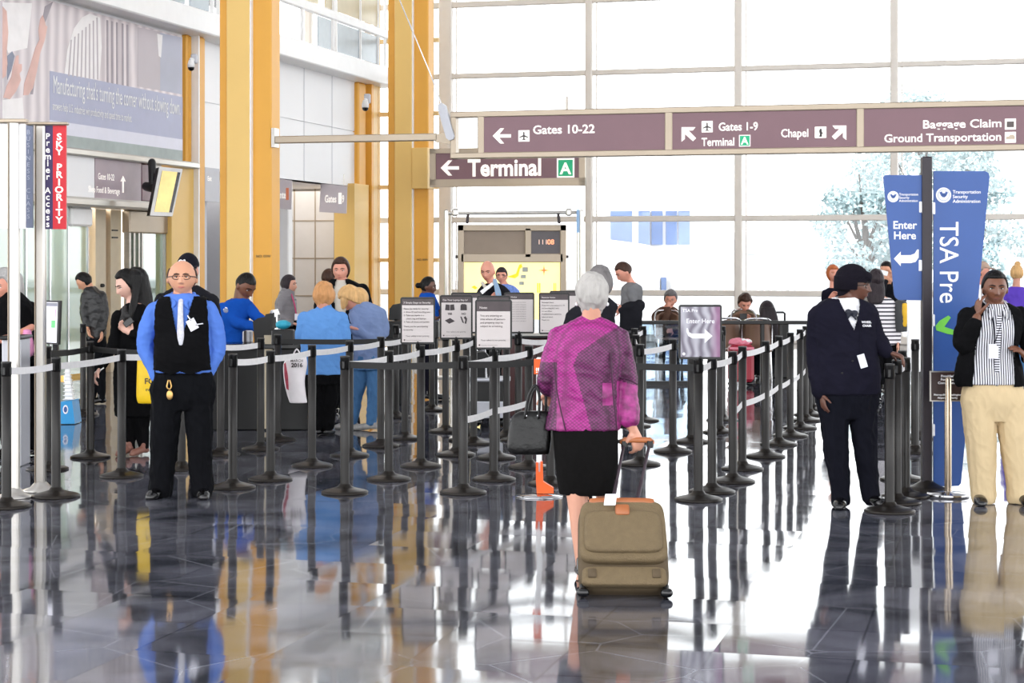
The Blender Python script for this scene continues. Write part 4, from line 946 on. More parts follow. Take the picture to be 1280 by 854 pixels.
for a, b_ in (('L0', 'L1'), ('L1', 'L4'), ('L4', 'L6'), ('L6', 'L8'), ('L7', 'L9'), ('L8', 'L10'), ('L9', 'A1'), ('A1', 'A3'), ('A3', 'A4'), ('A4', 'A6'), ('A2', 'A5'), ('A5', 'B1'), ('B1', 'B2'), ('B2', 'B5'), ('B3', 'B4'), ('B4', 'B10'), ('B8', 'B12'),
              ('B10', 'B12'), ('C1', 'C2'), ('C1', 'C6'), ('C5', 'C4'), ('D1', 'D2'), ('D2', 'D3'), ('D3', 'D4'), ('D4', 'D5'), ('D5', 'D6'), ('D6', 'D7'), ('D7', 'D8'), ('D8', 'D9'), ('D9', 'D10'), ('D10', 'D11'), ('E2', 'E3'), ('A7', 'B7')): bl(a, b_)
for a, b_ in (('B4', 'B10'), ('B3', 'B4'), ('D3', 'D4'), ('D4', 'D5'), ('D5', 'D6'), ('D6', 'D7'), ('D7', 'D8'), ('D8', 'D9'), ('D9', 'D10'), ('C6', 'C5')): bl(a, b_, z=.53)
for a, b_ in (('A2', 'B3'), ('B3', 'B11'), ('B11', 'D1'), ('L2', 'L3'), ('L3', 'L6'), ('L11', 'A6')): bl(a, b_, BK_, sag=.01)

# ------------------------------------------------------------------ framed notices on the posts
def rrect(x0, x1, y0, y1, r, n=4):
    P = []
    for cx, cy, a0 in ((x1 - r, y1 - r, 0), (x0 + r, y1 - r, 90), (x0 + r, y0 + r, 180), (x1 - r, y0 + r, 270)):
        for i in range(n + 1): a = math.radians(a0 + 90 * i / n); P.append((cx + r * math.cos(a), cy + r * math.sin(a)))
    return P
def notice(key, cx, label, yaw=0, w=.285, h=.385, z0=1.01, kind=None, rear=False):
    o = ST[key]; p = o.location; d = p.y; R_ = Vector((math.cos(math.radians(yaw)), math.sin(math.radians(yaw)), 0))
    pl = Plane(at(cx, 400, d) * 1.0, R_); pl.O = Vector((at(cx, 400, d).x, d - .045, 0))
    s = empty('notice_frame', pl.P(0, z0), label, 'sign', 'framed notices on the queue posts')
    b = MB(); b.prism(pl, rrect(-w / 2, w / 2, z0, z0 + h, .018), -.012, .006); b.build('frame', M['black_plastic'], s)
    q = w / 2 - .014; t = z0 + h - .016; bt = z0 + .016
    b = MB(); b.tube([pl.P(0, z0 - .03, -.03), pl.P(0, z0 + .01, -.005)], .018); b.build('bracket', M['black_plastic'], s)
    if rear:
        MB().pbox(pl, -q, q, bt, t - .035, .006, .008).build('sheet', M['paper'], s); MB().pbox(pl, -q, q, t - .035, t, .006, .008).build('header', M['header_dark'], s); return
    hh = .05 if kind != 'note' else .075
    if kind != 'pre':
        MB().pbox(pl, -q, q, bt, t - hh, .006, .008).build('sheet', M['paper'], s); MB().pbox(pl, -q, q, t - hh, t, .006, .008).build('header', M['header_dark'], s)
    T = lambda s_, u, v, sz, m, **k: text(s_, pl, u, v, sz, M[m], s, n=.0085, **k)
    if kind == 'steps':
        T('3 Simple Steps to Security', -q + .012, t - .036, .021, 'paper', bold=.02)
        for i, (ln, m_) in enumerate((('Please be ready for security:', 'print_dark'), ('1. Show ID and boarding pass', 'print_grey'), ('2. Take out liquids in a', 'print_grey'), ('    plastic bag and laptops', 'print_grey'), ('3. Take off shoes and jackets', 'print_grey'), ('Thank you for participating', 'print_grey'), ('in security.', 'print_grey'))):
            T(ln, -q + .014, t - .085 - i * .027 - (.01 if i > 4 else 0), .018, m_, bold=.015)
        T('Your safety is our priority.', 0, bt + .045, .018, 'print_dark', align='CENTER')
    elif kind == 'laptop':
        T('Can Your Laptop Stay In?', -q + .012, t - .034, .021, 'paper', bold=.02)
        def ic(pts, cx_, cy_):
            b2 = MB(); b2.prism(pl, [(cx_ + x, cy_ + y) for x, y in pts], .008, .010); b2.build('pictogram', M['print_dark'], s)
        ic([(-.042, -.024), (-.002, -.028), (-.002, .022), (-.036, .026)], -.055, t - .09); ic([(.042, -.024), (.002, -.028), (.002, .022), (.036, .026)], -.055, t - .09)
        ic([(-.028, -.026), (.028, -.026), (.026, .02), (.012, .028), (-.018, .028), (-.028, .016)], .065, t - .09)
        T('YES', -.055, t - .155, .024, 'print_dark', align='CENTER', bold=.04); T('NO', .065, t - .155, .024, 'print_dark', align='CENTER', bold=.04)
        ic([(-.044, .0), (-.006, -.028), (.044, -.006), (.002, .022)], -.055, t - .205)
        ic([(-.03, .03), (-.018, .028), (.004, -.03), (-.012, -.022)], .065, t - .2); ic([(.0, .02), (.014, .034), (.03, .01), (.022, -.034), (.008, -.03), (.014, .0)], .065, t - .2)
        T('Your safety is our priority.', 0, bt + .045, .016, 'print_dark', align='CENTER')
    elif kind == 'note':
        T('Note:', -q + .02, t - .055, .026, 'paper', bold=.02)
        for i, ln in enumerate(('You are entering an', 'area where all persons', 'and property may be', 'subject to screening.')): T(ln, -q + .026, t - .115 - i * .027, .021, 'print_grey', bold=.012)
        T('Your safety is our priority.', 0, bt + .05, .018, 'print_dark', align='CENTER')
    elif kind == 'passport':
        T('Passenger Notice', -q + .012, t - .034, .018, 'paper', bold=.02)
        for i, (ln, m_) in enumerate((('Passenger check:', 'print_dark'), ('Please have your passport or ID', 'print_grey'), ('and boarding pass ready', 'print_grey'), ('for our officer.', 'print_grey'), ('Prohibited items cannot be', 'print_dark'), ('taken on board.', 'print_dark'), ('Thank you.', 'print_grey'))): T(ln, -q + .014, t - .08 - i * .027, .0165, m_, bold=.01)
    elif kind == 'text':
        T('Notice', -q + .05, t - .034, .02, 'paper', bold=.02)
        for i in range(9): T('items subject to search and seizure', -q + .014, t - .08 - i * .022, .0125, 'print_grey')
    elif kind == 'pre':
        MB().pbox(pl, -q, q, bt, t, .006, .008).build('sheet', wave_print, s)
        T('TSA Pre', -q + .012, t - .036, .032, 'tsa_white', bold=.008); T('Enter Here', 0, t - .115, .046, 'tsa_white', align='CENTER', bold=.01, xs=.95)
        b2 = MB(); b2.prism(pl, [(-.098, t - .15), (-.088, t - .15), (-.08, t - .178), (-.06, t - .188), (.03, t - .188), (.03, t - .155), (.085, t - .205), (.03, t - .255), (.03, t - .222), (-.055, t - .222), (-.085, t - .205), (-.098, t - .175)], .008, .011); b2.build('arrow', M['tsa_white'], s)
        b2 = MB(); b2.lathe((0, 0, 0), [(0.001, 0)], 3) if False else None
        c_ = [(-q + .022 + .011 * math.cos(t_), bt + .022 + .011 * math.sin(t_)) for t_ in np.linspace(0, 6.28, 16, endpoint=False)]
        b2 = MB(); b2.prism(pl, c_, .008, .010); b2.build('seal', M['tsa_white'], s)
    if kind in ('steps', 'laptop', 'note', 'passport'):
        c_ = [(-q + .02 + .007 * math.cos(t_), bt + .018 + .007 * math.sin(t_)) for t_ in np.linspace(0, 6.28, 12, endpoint=False)]
        b2 = MB(); b2.prism(pl, c_, .008, .010); b2.build('seal', M['print_grey'], s); T('Transportation Security Administration', -q + .032, bt + .014, .008, 'print_grey')
def wave_mat():
    m = bpy.data.materials.new('placard_print'); m.use_nodes = True; nt = m.node_tree; N = nt.nodes; L = nt.links; b = N['Principled BSDF']; b.inputs['Roughness'].default_value = .35
    tc = N.new('ShaderNodeTexCoord'); wv = N.new('ShaderNodeTexWave'); wv.bands_direction = 'X'; wv.inputs['Scale'].default_value = 4.5; wv.inputs['Distortion'].default_value = 8; wv.inputs['Detail'].default_value = 1; wv.inputs['Detail Scale'].default_value = 1.2
    L.new(tc.outputs['Object'], wv.inputs['Vector']); rp = N.new('ShaderNodeValToRGB'); e = rp.color_ramp.elements
    e[0].color = [lin(112), lin(106), lin(120), 1]; e[1].color = [lin(178), lin(176), lin(186), 1]; L.new(wv.outputs['Fac'], rp.inputs[0])
    sp = N.new('ShaderNodeSeparateXYZ'); L.new(tc.outputs['Object'], sp.inputs[0]); mr = N.new('ShaderNodeMapRange'); mr.inputs[1].default_value = .06; mr.inputs[2].default_value = .12; L.new(sp.outputs[0], mr.inputs[0])
    mx = N.new('ShaderNodeMix'); mx.data_type = 'RGBA'; mx.inputs[7].default_value = (lin(142), lin(84), lin(128), 1); mm_ = N.new('ShaderNodeMath'); mm_.operation = 'MULTIPLY'; mm_.inputs[1].default_value = .75
    L.new(mr.outputs[0], mm_.inputs[0]); L.new(mm_.outputs[0], mx.inputs[0]); L.new(rp.outputs[0], mx.inputs[6]); L.new(mx.outputs[2], b.inputs['Base Color']); return m
wave_print = wave_mat()
notice('B1', 522.5, 'leftmost framed notice, 3 Simple Steps to Security', 3, kind='steps')
notice('B2', 570.5, 'framed notice with YES and NO laptop pictures', kind='laptop')
notice('B4', 617, 'framed notice nearest the camera about persons and property screening', -2, kind='note')
notice('B8', 649, 'framed notice of dense text half behind the screening notice', kind='text')
notice('B12', 692.5, 'framed passenger check notice beside the purple jacket shoulder', kind='passport')
notice('D1', 874.5, 'grey swirl TSA Pre Enter Here placard with white arrow', kind='pre', w=.305, h=.385, z0=1.0)
for k_, x_, l_ in (('B13', 583, 'back-row notice frame peeking above the YES and NO notice'), ('B15', 617, 'back-row notice frame peeking above the screening notice'), ('B14', 705, 'back-row notice frame farthest right above the passenger check notice')): notice(k_, x_, l_, rear=True)
ST['B16'] = ST['B14']

# ------------------------------------------------------------------ banner poles at the left
def disc_base(b, p, r=.13, h=.03): b.lathe(p, [(.001, 0), (r, 0), (r, .012), (r * .6, h), (.05, h + .03), (.03, h + .05)], 32)
def banner_pole(px, gy, ytop, label):
    p = ground(px, gy); d = gd(gy); z = EYE - (ytop - HY) * d / F
    o = empty('banner_pole', p, label, 'pole')
    b = MB(); disc_base(b, p); b.build('base', M['pole_metal'], o)
    b = MB(); b.obox(p, (1, 0, 0), (0, 1, 0), UP, -.036, .036, -.036, .036, .05, z, bev=.012); b.build('pole', M['pole_metal'], o)
    b = MB(); b.obox(p, (1, 0, 0), (0, 1, 0), UP, -.037, -.032, -.038, .038, .05, z); b.build('pole_groove', M['sign_metal'], o)
    return o, d
o, d = banner_pole(51, 614, 156, 'silver banner pole with red Sky Priority and purple Premier Access panels')
pl = plane_at(d, 51); K = lambda p, q: pl.uv(p, q)
MB().ppx(pl, 33, 153, 85.5, 156.5, -.03, .05, bev=.006).build('top_bar', M['sign_metal'], o)
MB().ppx(pl, 53, 157, 66.5, 286.5, -.012, .012).build('banner', M['purple_sign'], o)
MB().ppx(pl, 66.5, 157, 83, 286.5, -.012, .012).build('banner', M['red'], o)
MB().ppx(pl, 33, 157, 41.5, 285, -.012, .012).build('banner', M['slate'], o)
for i, ch in enumerate('Premier Access'):
    textpx(ch, pl, 60.3, 174 + i * 8.45, 7.2 if ch.isupper() else 8.0, SW, o, align='CENTER', n=.014, bold=.015)
for i, ch in enumerate('SKY PRIORITY'):
    if ch != ' ': textpx(ch, pl, 74.5, 175 + i * 9.45, 8.0, SW, o, align='CENTER', n=.014, bold=.03, xs=1.15)
for i, ch in enumerate('BUSINESS CLASS'): textpx(ch, pl, 36, 168 + i * 8.1, 5.5, M['slate_text'], o, align='CENTER', n=.014)
o, d = banner_pole(17.8, 622, 151, 'silver banner pole at the left edge with blank white panels')
pl = plane_at(d, 18)
MB().ppx(pl, -14, 149, 35, 154, -.03, .05, bev=.006).build('top_bar', M['sign_metal'], o)
MB().ppx(pl, -12, 155, 14.5, 286, -.012, .012).build('banner', M['white_paint'], o)
MB().ppx(pl, 21, 155, 32, 286, -.012, .012).build('banner', M['white_paint'], o)

# ------------------------------------------------------------------ black pole with blue signs
p = ground(1158, 613); d = gd(613); pl = plane_at(d, 1158)
o = empty('sign_pole', p, 'tall black pole holding two blue tapered security signs', 'sign')
b = MB(); disc_base(b, p, .17, .035); b.build('base', M['base_metal'], o)
zt = pl.uv(1158, 196)[1]
b = MB(); b.obox(p, (1, 0, 0), (0, 1, 0), UP, -.037, .037, -.037, .037, .05, zt, bev=.008); b.build('pole', mk('pole_black', (34, 28, 36), .35, metal=.3), o)
def tapered(pts, par, name='sign_panel'): 
    b = MB(); b.prism(pl, [pl.uv(*q) for q in pts], -.01, .01); return b.build(name, M['tsa_blue'], par)
s1 = tapered([(1104, 222), (1105, 220), (1107, 219), (1152.5, 219), (1152.5, 375.5), (1123, 375), (1119, 372), (1117.5, 368)], o)
s2 = tapered([(1166.5, 214), (1231, 214), (1235, 216), (1236.5, 221), (1201, 604), (1198, 607.5), (1166.5, 608)], o)
g = MB()
for r in ((1148.5, 252, 1153.5, 266), (1148, 325, 1153, 339), (1163, 253, 1168.5, 268), (1162.5, 393, 1168, 408), (1163, 530, 1168, 545)): g = MB().ppx(pl, *r, -.03, .02, bev=.004); g.build('clip', M['tsa_white'], o)
def seal(cx, cy, r, par):
    for rr, m_, n1 in ((r, 'tsa_white', .013), (r * .78, 'slate_text', .0145), (r * .68, 'tsa_white', .016)):
        b = MB(); b.prism(pl, [pl.uv(cx + rr * math.cos(t), cy + rr * math.sin(t)) for t in np.linspace(0, 2 * math.pi, 28, endpoint=False)], .01, n1); b.build('seal', M[m_], par)
    for pts in ([(-.55, -.35), (-.25, -.5), (-.12, -.1), (-.05, .35), (-.35, .1)], [(.55, -.35), (.25, -.5), (.12, -.1), (.05, .35), (.35, .1)], [(-.2, -.25), (.2, -.25), (.18, .1), (0, .3), (-.18, .1)]):
        b = MB(); b.prism(pl, [pl.uv(cx + x * r, cy + y * r) for x, y in pts], .016, .018); b.build('seal', M['tsa_blue'], par)
seal(1116, 246, 7, o); seal(1179, 244, 9.5, o)
TW = M['tsa_white']
for i, s_ in enumerate(('Transportation', 'Security', 'Administration')):
    textpx(s_, pl, 1123.5, 244.5 + i * 4, 2.9, TW, o, n=.012, xs=.94, bold=.01); textpx(s_, pl, 1190.5, 242 + i * 5.8, 4.1, TW, o, n=.012, xs=.98, bold=.01)
textpx('Enter', pl, 1130.5, 286, 9.5, TW, o, align='CENTER', n=.012, bold=.02); textpx('Here', pl, 1130.5, 299, 9.5, TW, o, align='CENTER', n=.012, bold=.02)
poly(pl, [(1117, 323.5), (1125.5, 314.5), (1125.5, 319), (1138, 319), (1143, 317), (1146, 312), (1148, 312), (1147.8, 322), (1144, 327.5), (1138, 329), (1125.5, 329), (1125.5, 333)], TW, o, .01, .013, 'arrow')
u, v = pl.uv(1174.5, 277); _, v2 = pl.uv(1174.5, 253.5)
text('TSA Pre', pl, u, v, (v2 - v) / .70, TW, o, n=.012, rot=-math.pi / 2, bold=.004, xs=.90)
poly(pl, [(1169, 407.5), (1174, 401), (1185, 394.5), (1188, 397), (1180, 408.5), (1192, 412.5), (1200, 415.5), (1198, 419.5), (1184, 417.5), (1170, 413)], M['pre_green'], o, .01, .014, 'check_mark')
# brown courtesy sign on a chrome post
p = ground(1185, 621); d = gd(621); pl2 = plane_at(d, 1185)
o = empty('courtesy_sign', p, 'small brown airport authority sign on a steel post with round base', 'sign')
b = MB(); b.lathe(p, [(.001, 0), (.15, 0), (.152, .02), (.145, .028), (.03, .034), (.025, .04)], 36); b.build('base', M['chrome'], o)
b = MB(); b.tube([p + Vector((0, .0, .03)), p + Vector((0, 0, .84))], .026, n=16); b.build('post', mk('brass_steel', (186, 170, 150), .22, metal=.9), o)
MB().ppx(pl2, 1162.5, 464, 1205.5, 502, -.02, .0).build('frame', M['steel'], o)
MB().ppx(pl2, 1164, 465.5, 1204.5, 500.5, -.0, .008).build('sign_panel', M['brown_sign'], o)
for s_, y_ in (('Provided', 471.5), ('For Your', 475.7), ('Convenience', 480)): textpx(s_, pl2, 1184, y_, 2.9, TW, o, align='CENTER', n=.01, bold=.03, xs=1.1)
for s_, y_ in (('Metropolitan Washington', 494.5), ('Airports Authority', 498.3)): textpx(s_, pl2, 1184, y_, 2.3, TW, o, align='CENTER', n=.01, bold=.03)
poly(pl2, [(1184, 482.5), (1184.6, 486), (1187.5, 486.6), (1184.6, 487.2), (1184, 491), (1183.4, 487.2), (1180.5, 486.6), (1183.4, 486)], TW, o, .008, .011, 'compass_mark')
# white board behind the Enter Here sign
d = 16.9; pl3 = plane_at(d, 1143)
o = empty('white_board', pl3.P(pl3.uv(1143, 400)[0], 0), 'narrow white board stand below the Enter Here sign', 'board')
MB().ppx(pl3, 1134.5, 340, 1151.5, 465, -.03, 0, bev=.01).build('panel', M['white_paint'], o)
u_ = pl3.uv(1143, 400)[0]; MB().pbox(pl3, u_ - .02, u_ + .02, .02, 1.0, -.06, -.03).build('stem', M['post_metal'], o); MB().pbox(pl3, u_ - .12, u_ + .12, 0, .02, -.2, .1).build('base', M['base_metal'], o)

# ------------------------------------------------------------------ desks and equipment
def pxbox(px0, py0, px1, d, dep, z0=0.0, bev=.01, name='body', m=None, par=None):
    a = at(px0, py0, d); b = at(px1, py0, d)
    return MB().box(a.x, b.x, d, d + dep, z0, a.z, bev=bev).build(name, m, par)
p = ground(330, 538); d = gd(538)
o = empty('officer_desk', p, 'wide black security desk in front of the officer in blue', 'desk')
pxbox(258, 434, 398, d, .42, name='cabinet', m=M['black_plastic'], par=o)
a = at(258, 430, d); b_ = at(398, 430, d); MB().box(a.x - .03, b_.x + .05, d - .06, d + .46, a.z - .05, a.z, bev=.01).build('worktop', M['black_gloss'], o)
MB().box(at(366, 0, d).x - .28, at(366, 0, d).x - .2, d - .05, d - .01, .02, .95).build('cable_cover', M['jamb_beige'], o)
zD = a.z
o = empty('document_scanner', at(332, 430, d) , 'black boxy document scanner with silver side on the officer desk', 'scanner')
pl4 = plane_at(d + .1, 332)
b = MB(); b.prism(pl4, [pl4.uv(*q) for q in ((318, 429), (316, 402), (322, 398), (331, 396), (332, 393), (343, 391), (343.5, 421), (338, 429))], -.25, 0); b.build('housing', M['black_plastic'], o)
b = MB(); b.prism(pl4, [pl4.uv(*q) for q in ((337, 392), (338, 388), (344, 387), (347, 394), (347.5, 414), (343, 417), (343, 392))], -.2, .0); b.build('side_cover', M['chrome'], o)
b = MB(); b.prism(pl4, [pl4.uv(*q) for q in ((339, 397), (345, 396), (345.5, 410), (340, 411))], -.0, .01); b.build('slot', M['black_gloss'], o)
MB().ppx(pl4, 330, 424, 340, 434, -.2, -.02).build('foot', M['chrome'], o)
o = empty('desk_box', at(308, 432, d + .3), 'small pale box at the elbow of the officer in blue', 'box')
pxbox(303, 414, 313, d + .3, .2, z0=zD, name='body', m=M['grey_panel'], par=o)
MB().box(at(305, 0, d + .3).x, at(308, 0, d + .3).x, d + .29, d + .31, zD, zD + .12).build('slot', M['print_dark'], o)
# podium, laptop screen and tray stack at the left
d = 15.1
o = empty('check_in_podium', at(20, 500, d) * 1.0, 'grey fronted podium at the left edge before the grey-haired woman', 'podium'); o.location.z = 0
pxbox(2, 424, 26, d, .3, name='body', m=M['grey_panel'], par=o)
a = at(0, 420, d); b_ = at(28, 420, d); MB().box(a.x, b_.x, d - .05, d + .34, a.z - .03, a.z, bev=.01).build('worktop', M['black_plastic'], o)
o = empty('counter', at(66, 500, 15.6), 'low black counter under the computer screen at the left', 'counter'); o.location.z = 0
pxbox(44, 447, 64, 15.6, .3, name='body', m=M['black_plastic'], par=o)
zc_ = at(60, 447, 15.6).z
a = at(42, 447, 15.6); b_ = at(65, 447, 15.6); MB().box(a.x, b_.x, 15.55, 15.95, zc_, zc_ + .02).build('worktop', M['black_gloss'], o)
o = empty('computer_screen', at(66, 445, 15.75), 'computer screen with green block, turned towards the hall at left', 'monitor')
Qs = [(54, 375.5), (74.5, 376), (72.5, 431), (54, 430)]
P4 = [at(x, y, 15.75 + e) for (x, y), e in zip(Qs, (.05, -.05, -.05, .05))]
slab(P4, .03, M['black_plastic'], 'casing', o)
slab(sub(P4, .02, .04, .9, .96, .004), .003, mk('screen_white', (226, 226, 236), .3, emit=.5), 'screen', o)
slab(sub(P4, .02, .05, .9, .13, .006), .002, mk('screen_grey', (120, 122, 134), .3, emit=.2), 'screen_bar', o)
slab(sub(P4, .55, .45, .8, .62, .006), .002, mk('screen_green', (90, 180, 110), .3, emit=.3), 'screen_block', o)
slab(sub(P4, .76, .2, .82, .38, .006), .002, mk('screen_pink', (214, 130, 170), .3, emit=.3), 'screen_block', o)
MB().box(at(58, 0, 15.75).x, at(80, 0, 15.75).x, 15.62, 15.95, zc_ + .02, zc_ + .05, bev=.01).box(at(64, 0, 15.75).x, at(70, 0, 15.75).x, 15.8, 15.85, zc_ + .03, zc_ + .2).build('stand', M['black_plastic'], o)
d = gd(531)
o = empty('tray_cart', ground(83, 529), 'bright blue base carrying the stack of white trays', 'cart')
pl5 = plane_at(d, 83); b = MB(); b.prism(pl5, [pl5.uv(*q) for q in ((73, 503), (90, 501), (93, 526), (93.5, 530), (72, 530))], -.3, 0); b.build('body', mk('sky_blue', (30, 150, 214), .4), o)
for rr, m_, n1 in ((4.4, 'tsa_white', .006), (2.8, 'tsa_blue', .009)):
    b = MB(); b.prism(pl5, [pl5.uv(82 + rr * .75 * math.cos(t), 512 + rr * 1.3 * math.sin(t)) for t in np.linspace(0, 2 * math.pi, 20, endpoint=False)], 0, n1); b.build('seal', M[m_], o)
zt_ = pl5.uv(83, 500.5)[1]; hgt = (pl5.uv(83, 457)[1] - zt_) / 9
tm = MB(); tm.lathe((0, 0, 0), [(.001, 0), (.5, 0), (.5, .1), (.36, .16), (.32, .85), (.42, .95), (.42, 1.0), (.001, 1.0)], 4); tt = tm.build('tmp', M['white_paint']); tme = tt.data; bpy.data.objects.remove(tt); tme.shade_flat()
names_t = ('lowest', 'second lowest', 'third from the bottom', 'fourth from the bottom', 'middle', 'fourth from the top', 'third from the top', 'second highest', 'topmost')
for i in range(9):
    t = bpy.data.objects.new('tray', tme); col.objects.link(t); w_ = (20 - i * 1.25) * d / F
    t.location = pl5.P(pl5.uv(82.5 - i * .35, 500)[0], zt_ + i * hgt, -.15); t.rotation_euler.z = math.pi / 4; t.scale = (w_, w_, hgt)
    tag(t, f'white tray, {names_t[i]} in the stack on the blue base', 'tray', 'white trays stacked on the blue base')

# clutter behind the notices
o = empty('maroon_cabinet', at(655, 500, 20.0), 'dark maroon cabinet seen behind the notices', 'cabinet'); o.location.z = 0
pxbox(627, 423, 690, 20.0, .6, name='body', m=mk('maroon_dark', (64, 28, 28), .4), par=o)
pxbox(625, 420, 692, 19.97, .66, z0=at(0, 423, 20).z, name='worktop', m=M['black_plastic'], par=o)
for x in (648, 670): MB().box(at(x, 0, 20).x, at(x + .8, 0, 20).x, 19.985, 20.0, .1, at(0, 425, 20).z - .03).build('door_gap', M['black_gloss'], o)
o = empty('wheeled_case', at(612, 500, 18.6), 'black wheeled equipment case with pale metal lid edge below the notices', 'case'); o.location.z = 0
pxbox(588, 476, 636, 18.6, .5, z0=.1, name='body', m=M['black_plastic'], par=o)
pxbox(586, 474, 638, 18.58, .54, z0=at(0, 477, 18.6).z, name='lid_edge', m=M['grey_panel'], par=o)
pxbox(587, 502, 637, 18.59, .52, z0=.1, name='lower_edge', m=M['grey_panel'], par=o)
for x in (593, 631):
    c_ = at(x, 0, 18.7); MB().tube([Vector((c_.x - .02, 18.7, .055)), Vector((c_.x + .02, 18.7, .055))], .05, n=14).build('wheel', M['black_gloss'], o)
MB().tube([at(592, 474, 18.7), at(590, 440, 18.9), at(606, 438, 18.9), at(608, 474, 18.7)], .012).build('pull_handle', M['chrome'], o)
o = empty('black_tote', at(606, 470, 19.0), 'black tote bag standing on the wheeled case', 'bag')
b = MB(); b.prism(plane_at(18.8, 600), [plane_at(18.8, 600).uv(*q) for q in ((589, 474), (587, 446), (594, 441), (606, 440), (611, 446), (611, 474))], -.2, 0); b.build('body', M['belt_black'], o)
o = empty('inspection_table', at(530, 480, 20.6), 'black inspection desk with computer near the woman officer', 'desk'); o.location.z = 0
pxbox(482, 402, 548, 21.5, .5, z0=.78, name='worktop', m=M['black_plastic'], par=o)
pxbox(484, 420, 512, 21.55, .4, z0=0, name='cabinet', m=M['black_plastic'], par=o)
for x in (544,): pxbox(x, 405, x + 3, 21.6, .08, z0=0, name='leg', m=M['black_plastic'], par=o)
o = empty('desk_monitor', at(495, 402, 20.8), 'black monitor seen from behind left of the woman officer', 'monitor')
pl6 = plane_at(21.7, 495); b = MB(); b.prism(pl6, [pl6.uv(*q) for q in ((486, 400), (487, 386), (491, 381), (502, 379), (503, 398), (500, 401))], -.06, 0); b.build('casing', M['black_plastic'], o); pxbox(492, 398, 498, 21.7, .1, z0=at(0, 402, 21.5).z, name='stand', m=M['black_plastic'], par=o)

# white post stand with orange cuff
p = ground(674, 621); d = gd(621); pl7 = plane_at(d, 674)
o = empty('white_post_stand', p, 'white post stand with orange label and orange foot clamp behind the purple woman', 'stand')
b = MB(); b.lathe(p, [(.001, 0), (.17, 0), (.17, .008), (.03, .02)], 28); b.build('base', M['chrome'], o)
MB().ppx(pl7, 670.5, 447, 677.5, 606, -.04, 0, bev=.008).build('post', M['white_paint'], o)
MB().ppx(pl7, 667.5, 449, 677.8, 468, -.045, .006, bev=.004).build('label', mk('orange', (240, 96, 30), .45), o)
text('!!', pl7, *pl7.uv(669.5, 466), .05, M['sign_white'], o, n=.008, bold=.03)
b = MB(); b.prism(pl7, [pl7.uv(*q) for q in ((670, 578), (672.5, 578), (673, 590), (675, 590), (675.5, 577), (678.5, 577), (679, 602), (692, 610), (692, 616.5), (671, 617), (670, 602))], -.06, .02); b.build('clamp', M['orange'], o)

# waiting chairs, red case
mk('chair_brown', (122, 92, 74), .5, var=.05)
ch_b = MB()
def chair_parts():
    W_ = .20
    def back():
        v, f = [], []; n, k = 13, 7
        for j in range(k):
            for i in range(n):
                t = (i / (n - 1) - .5) * 2; zz_ = .47 + .40 * j / (k - 1); w = W_ * (1 - .10 * (j / (k - 1)) ** 2) * (1 if j < k - 1 else .86)
                v.append((t * w, .06 - .14 * (1 - t * t) * .0 - .22 * (1 - abs(t) ** 2.2) + .02, zz_ - (.0 if j < k - 1 else .05 * t * t)))
        for j in range(k - 1):
            for i in range(n - 1): a = j * n + i; f.append((a, a + 1, a + n + 1, a + n))
        return v, f
    return back()
def waiting_chair(px, gy, label, turned=False):
    o = empty('waiting_chair', ground(px, gy), label, 'chair', 'brown waiting chairs by the glass barrier'); p = Vector(o.location)
    v, f = chair_parts(); b = MB(); b.add([p + Vector(q) for q in v], f, smooth=True); bk = b.build('backrest', M['chair_brown'], o); md = bk.modifiers.new('t', 'SOLIDIFY'); md.thickness = .025
    b = MB(); v2 = []; 
    b.box(p.x - .185, p.x + .185, p.y - .12, p.y + .3, .42, .46, bev=.02); b.build('seat', M['chair_brown'], o)
    P = [p + Vector((.3 * math.cos(t), .08 - .24 * math.sin(t), .50)) for t in np.linspace(0, math.pi, 12)]
    rim = [p + Vector((-.205, .08, .44)), p + Vector((-.205, .07, .74)), p + Vector((-.16, -.04, .865)), p + Vector((0, -.155, .89)), p + Vector((.16, -.04, .865)), p + Vector((.205, .07, .74)), p + Vector((.205, .08, .44))]
    A_ = catmull([list(q) for q in rim], 5); b = MB(); b.tube(A_, .016, n=8); b.build('back_frame', M['chrome'], o)
    for sx in (-1, 1):
        for dy in (-.08, .3): b = MB(); b.tube([p + Vector((sx * .165, dy, .43)), p + Vector((sx * .18, dy + (.0), .0))], .017, n=8); b.build('leg', M['chrome'], o)
    if turned: o.rotation_euler.z = math.pi
waiting_chair(909, 477, 'brown-backed waiting chair left of the dark-haired seated woman')
waiting_chair(947, 478, 'brown-backed waiting chair the dark-haired woman sits in')
waiting_chair(929, 455, 'far waiting chair of the seated man looking at his phone', True)
waiting_chair(834, 457, 'far waiting chair of the seated man with hand on chin', True)
o = empty('red_suitcase', ground(925, 481), 'red upright suitcase behind the right row of posts', 'suitcase')
d = gd(481) - .15
mk('case_red', (150, 24, 46), .4)
MB().box(at(909, 0, d).x, at(940, 0, d).x, d - .25, d, .06, .56, bev=.04).build('shell', M['case_red'], o)
MB().box(at(909.5, 0, d).x, at(939.5, 0, d).x, d - .255, d - .24, .5, .53).build('zip', mk('case_pink', (226, 130, 150), .5), o)
for x in (913, 936): c_ = at(x, 0, d); MB().tube([Vector((c_.x - .02, d - .1, .032)), Vector((c_.x + .02, d - .1, .032))], .03).build('wheel', M['black_gloss'], o)
o = empty('pink_cloth', at(925, 431, d), 'pink and white cloth lying on the red suitcase', 'cloth')
b = MB(); V_, F_ = ell_vf((0, 0, 0), (.16, .10, .06)); V_ = [Vector(v) + Vector((at(924, 0, d).x, d - .12, .585)) + Vector((0, 0, .03 * noise.noise(Vector(v) * 18))) for v in V_]; b.add(V_, F_, smooth=True); b.build('fold', M['case_pink'], o)
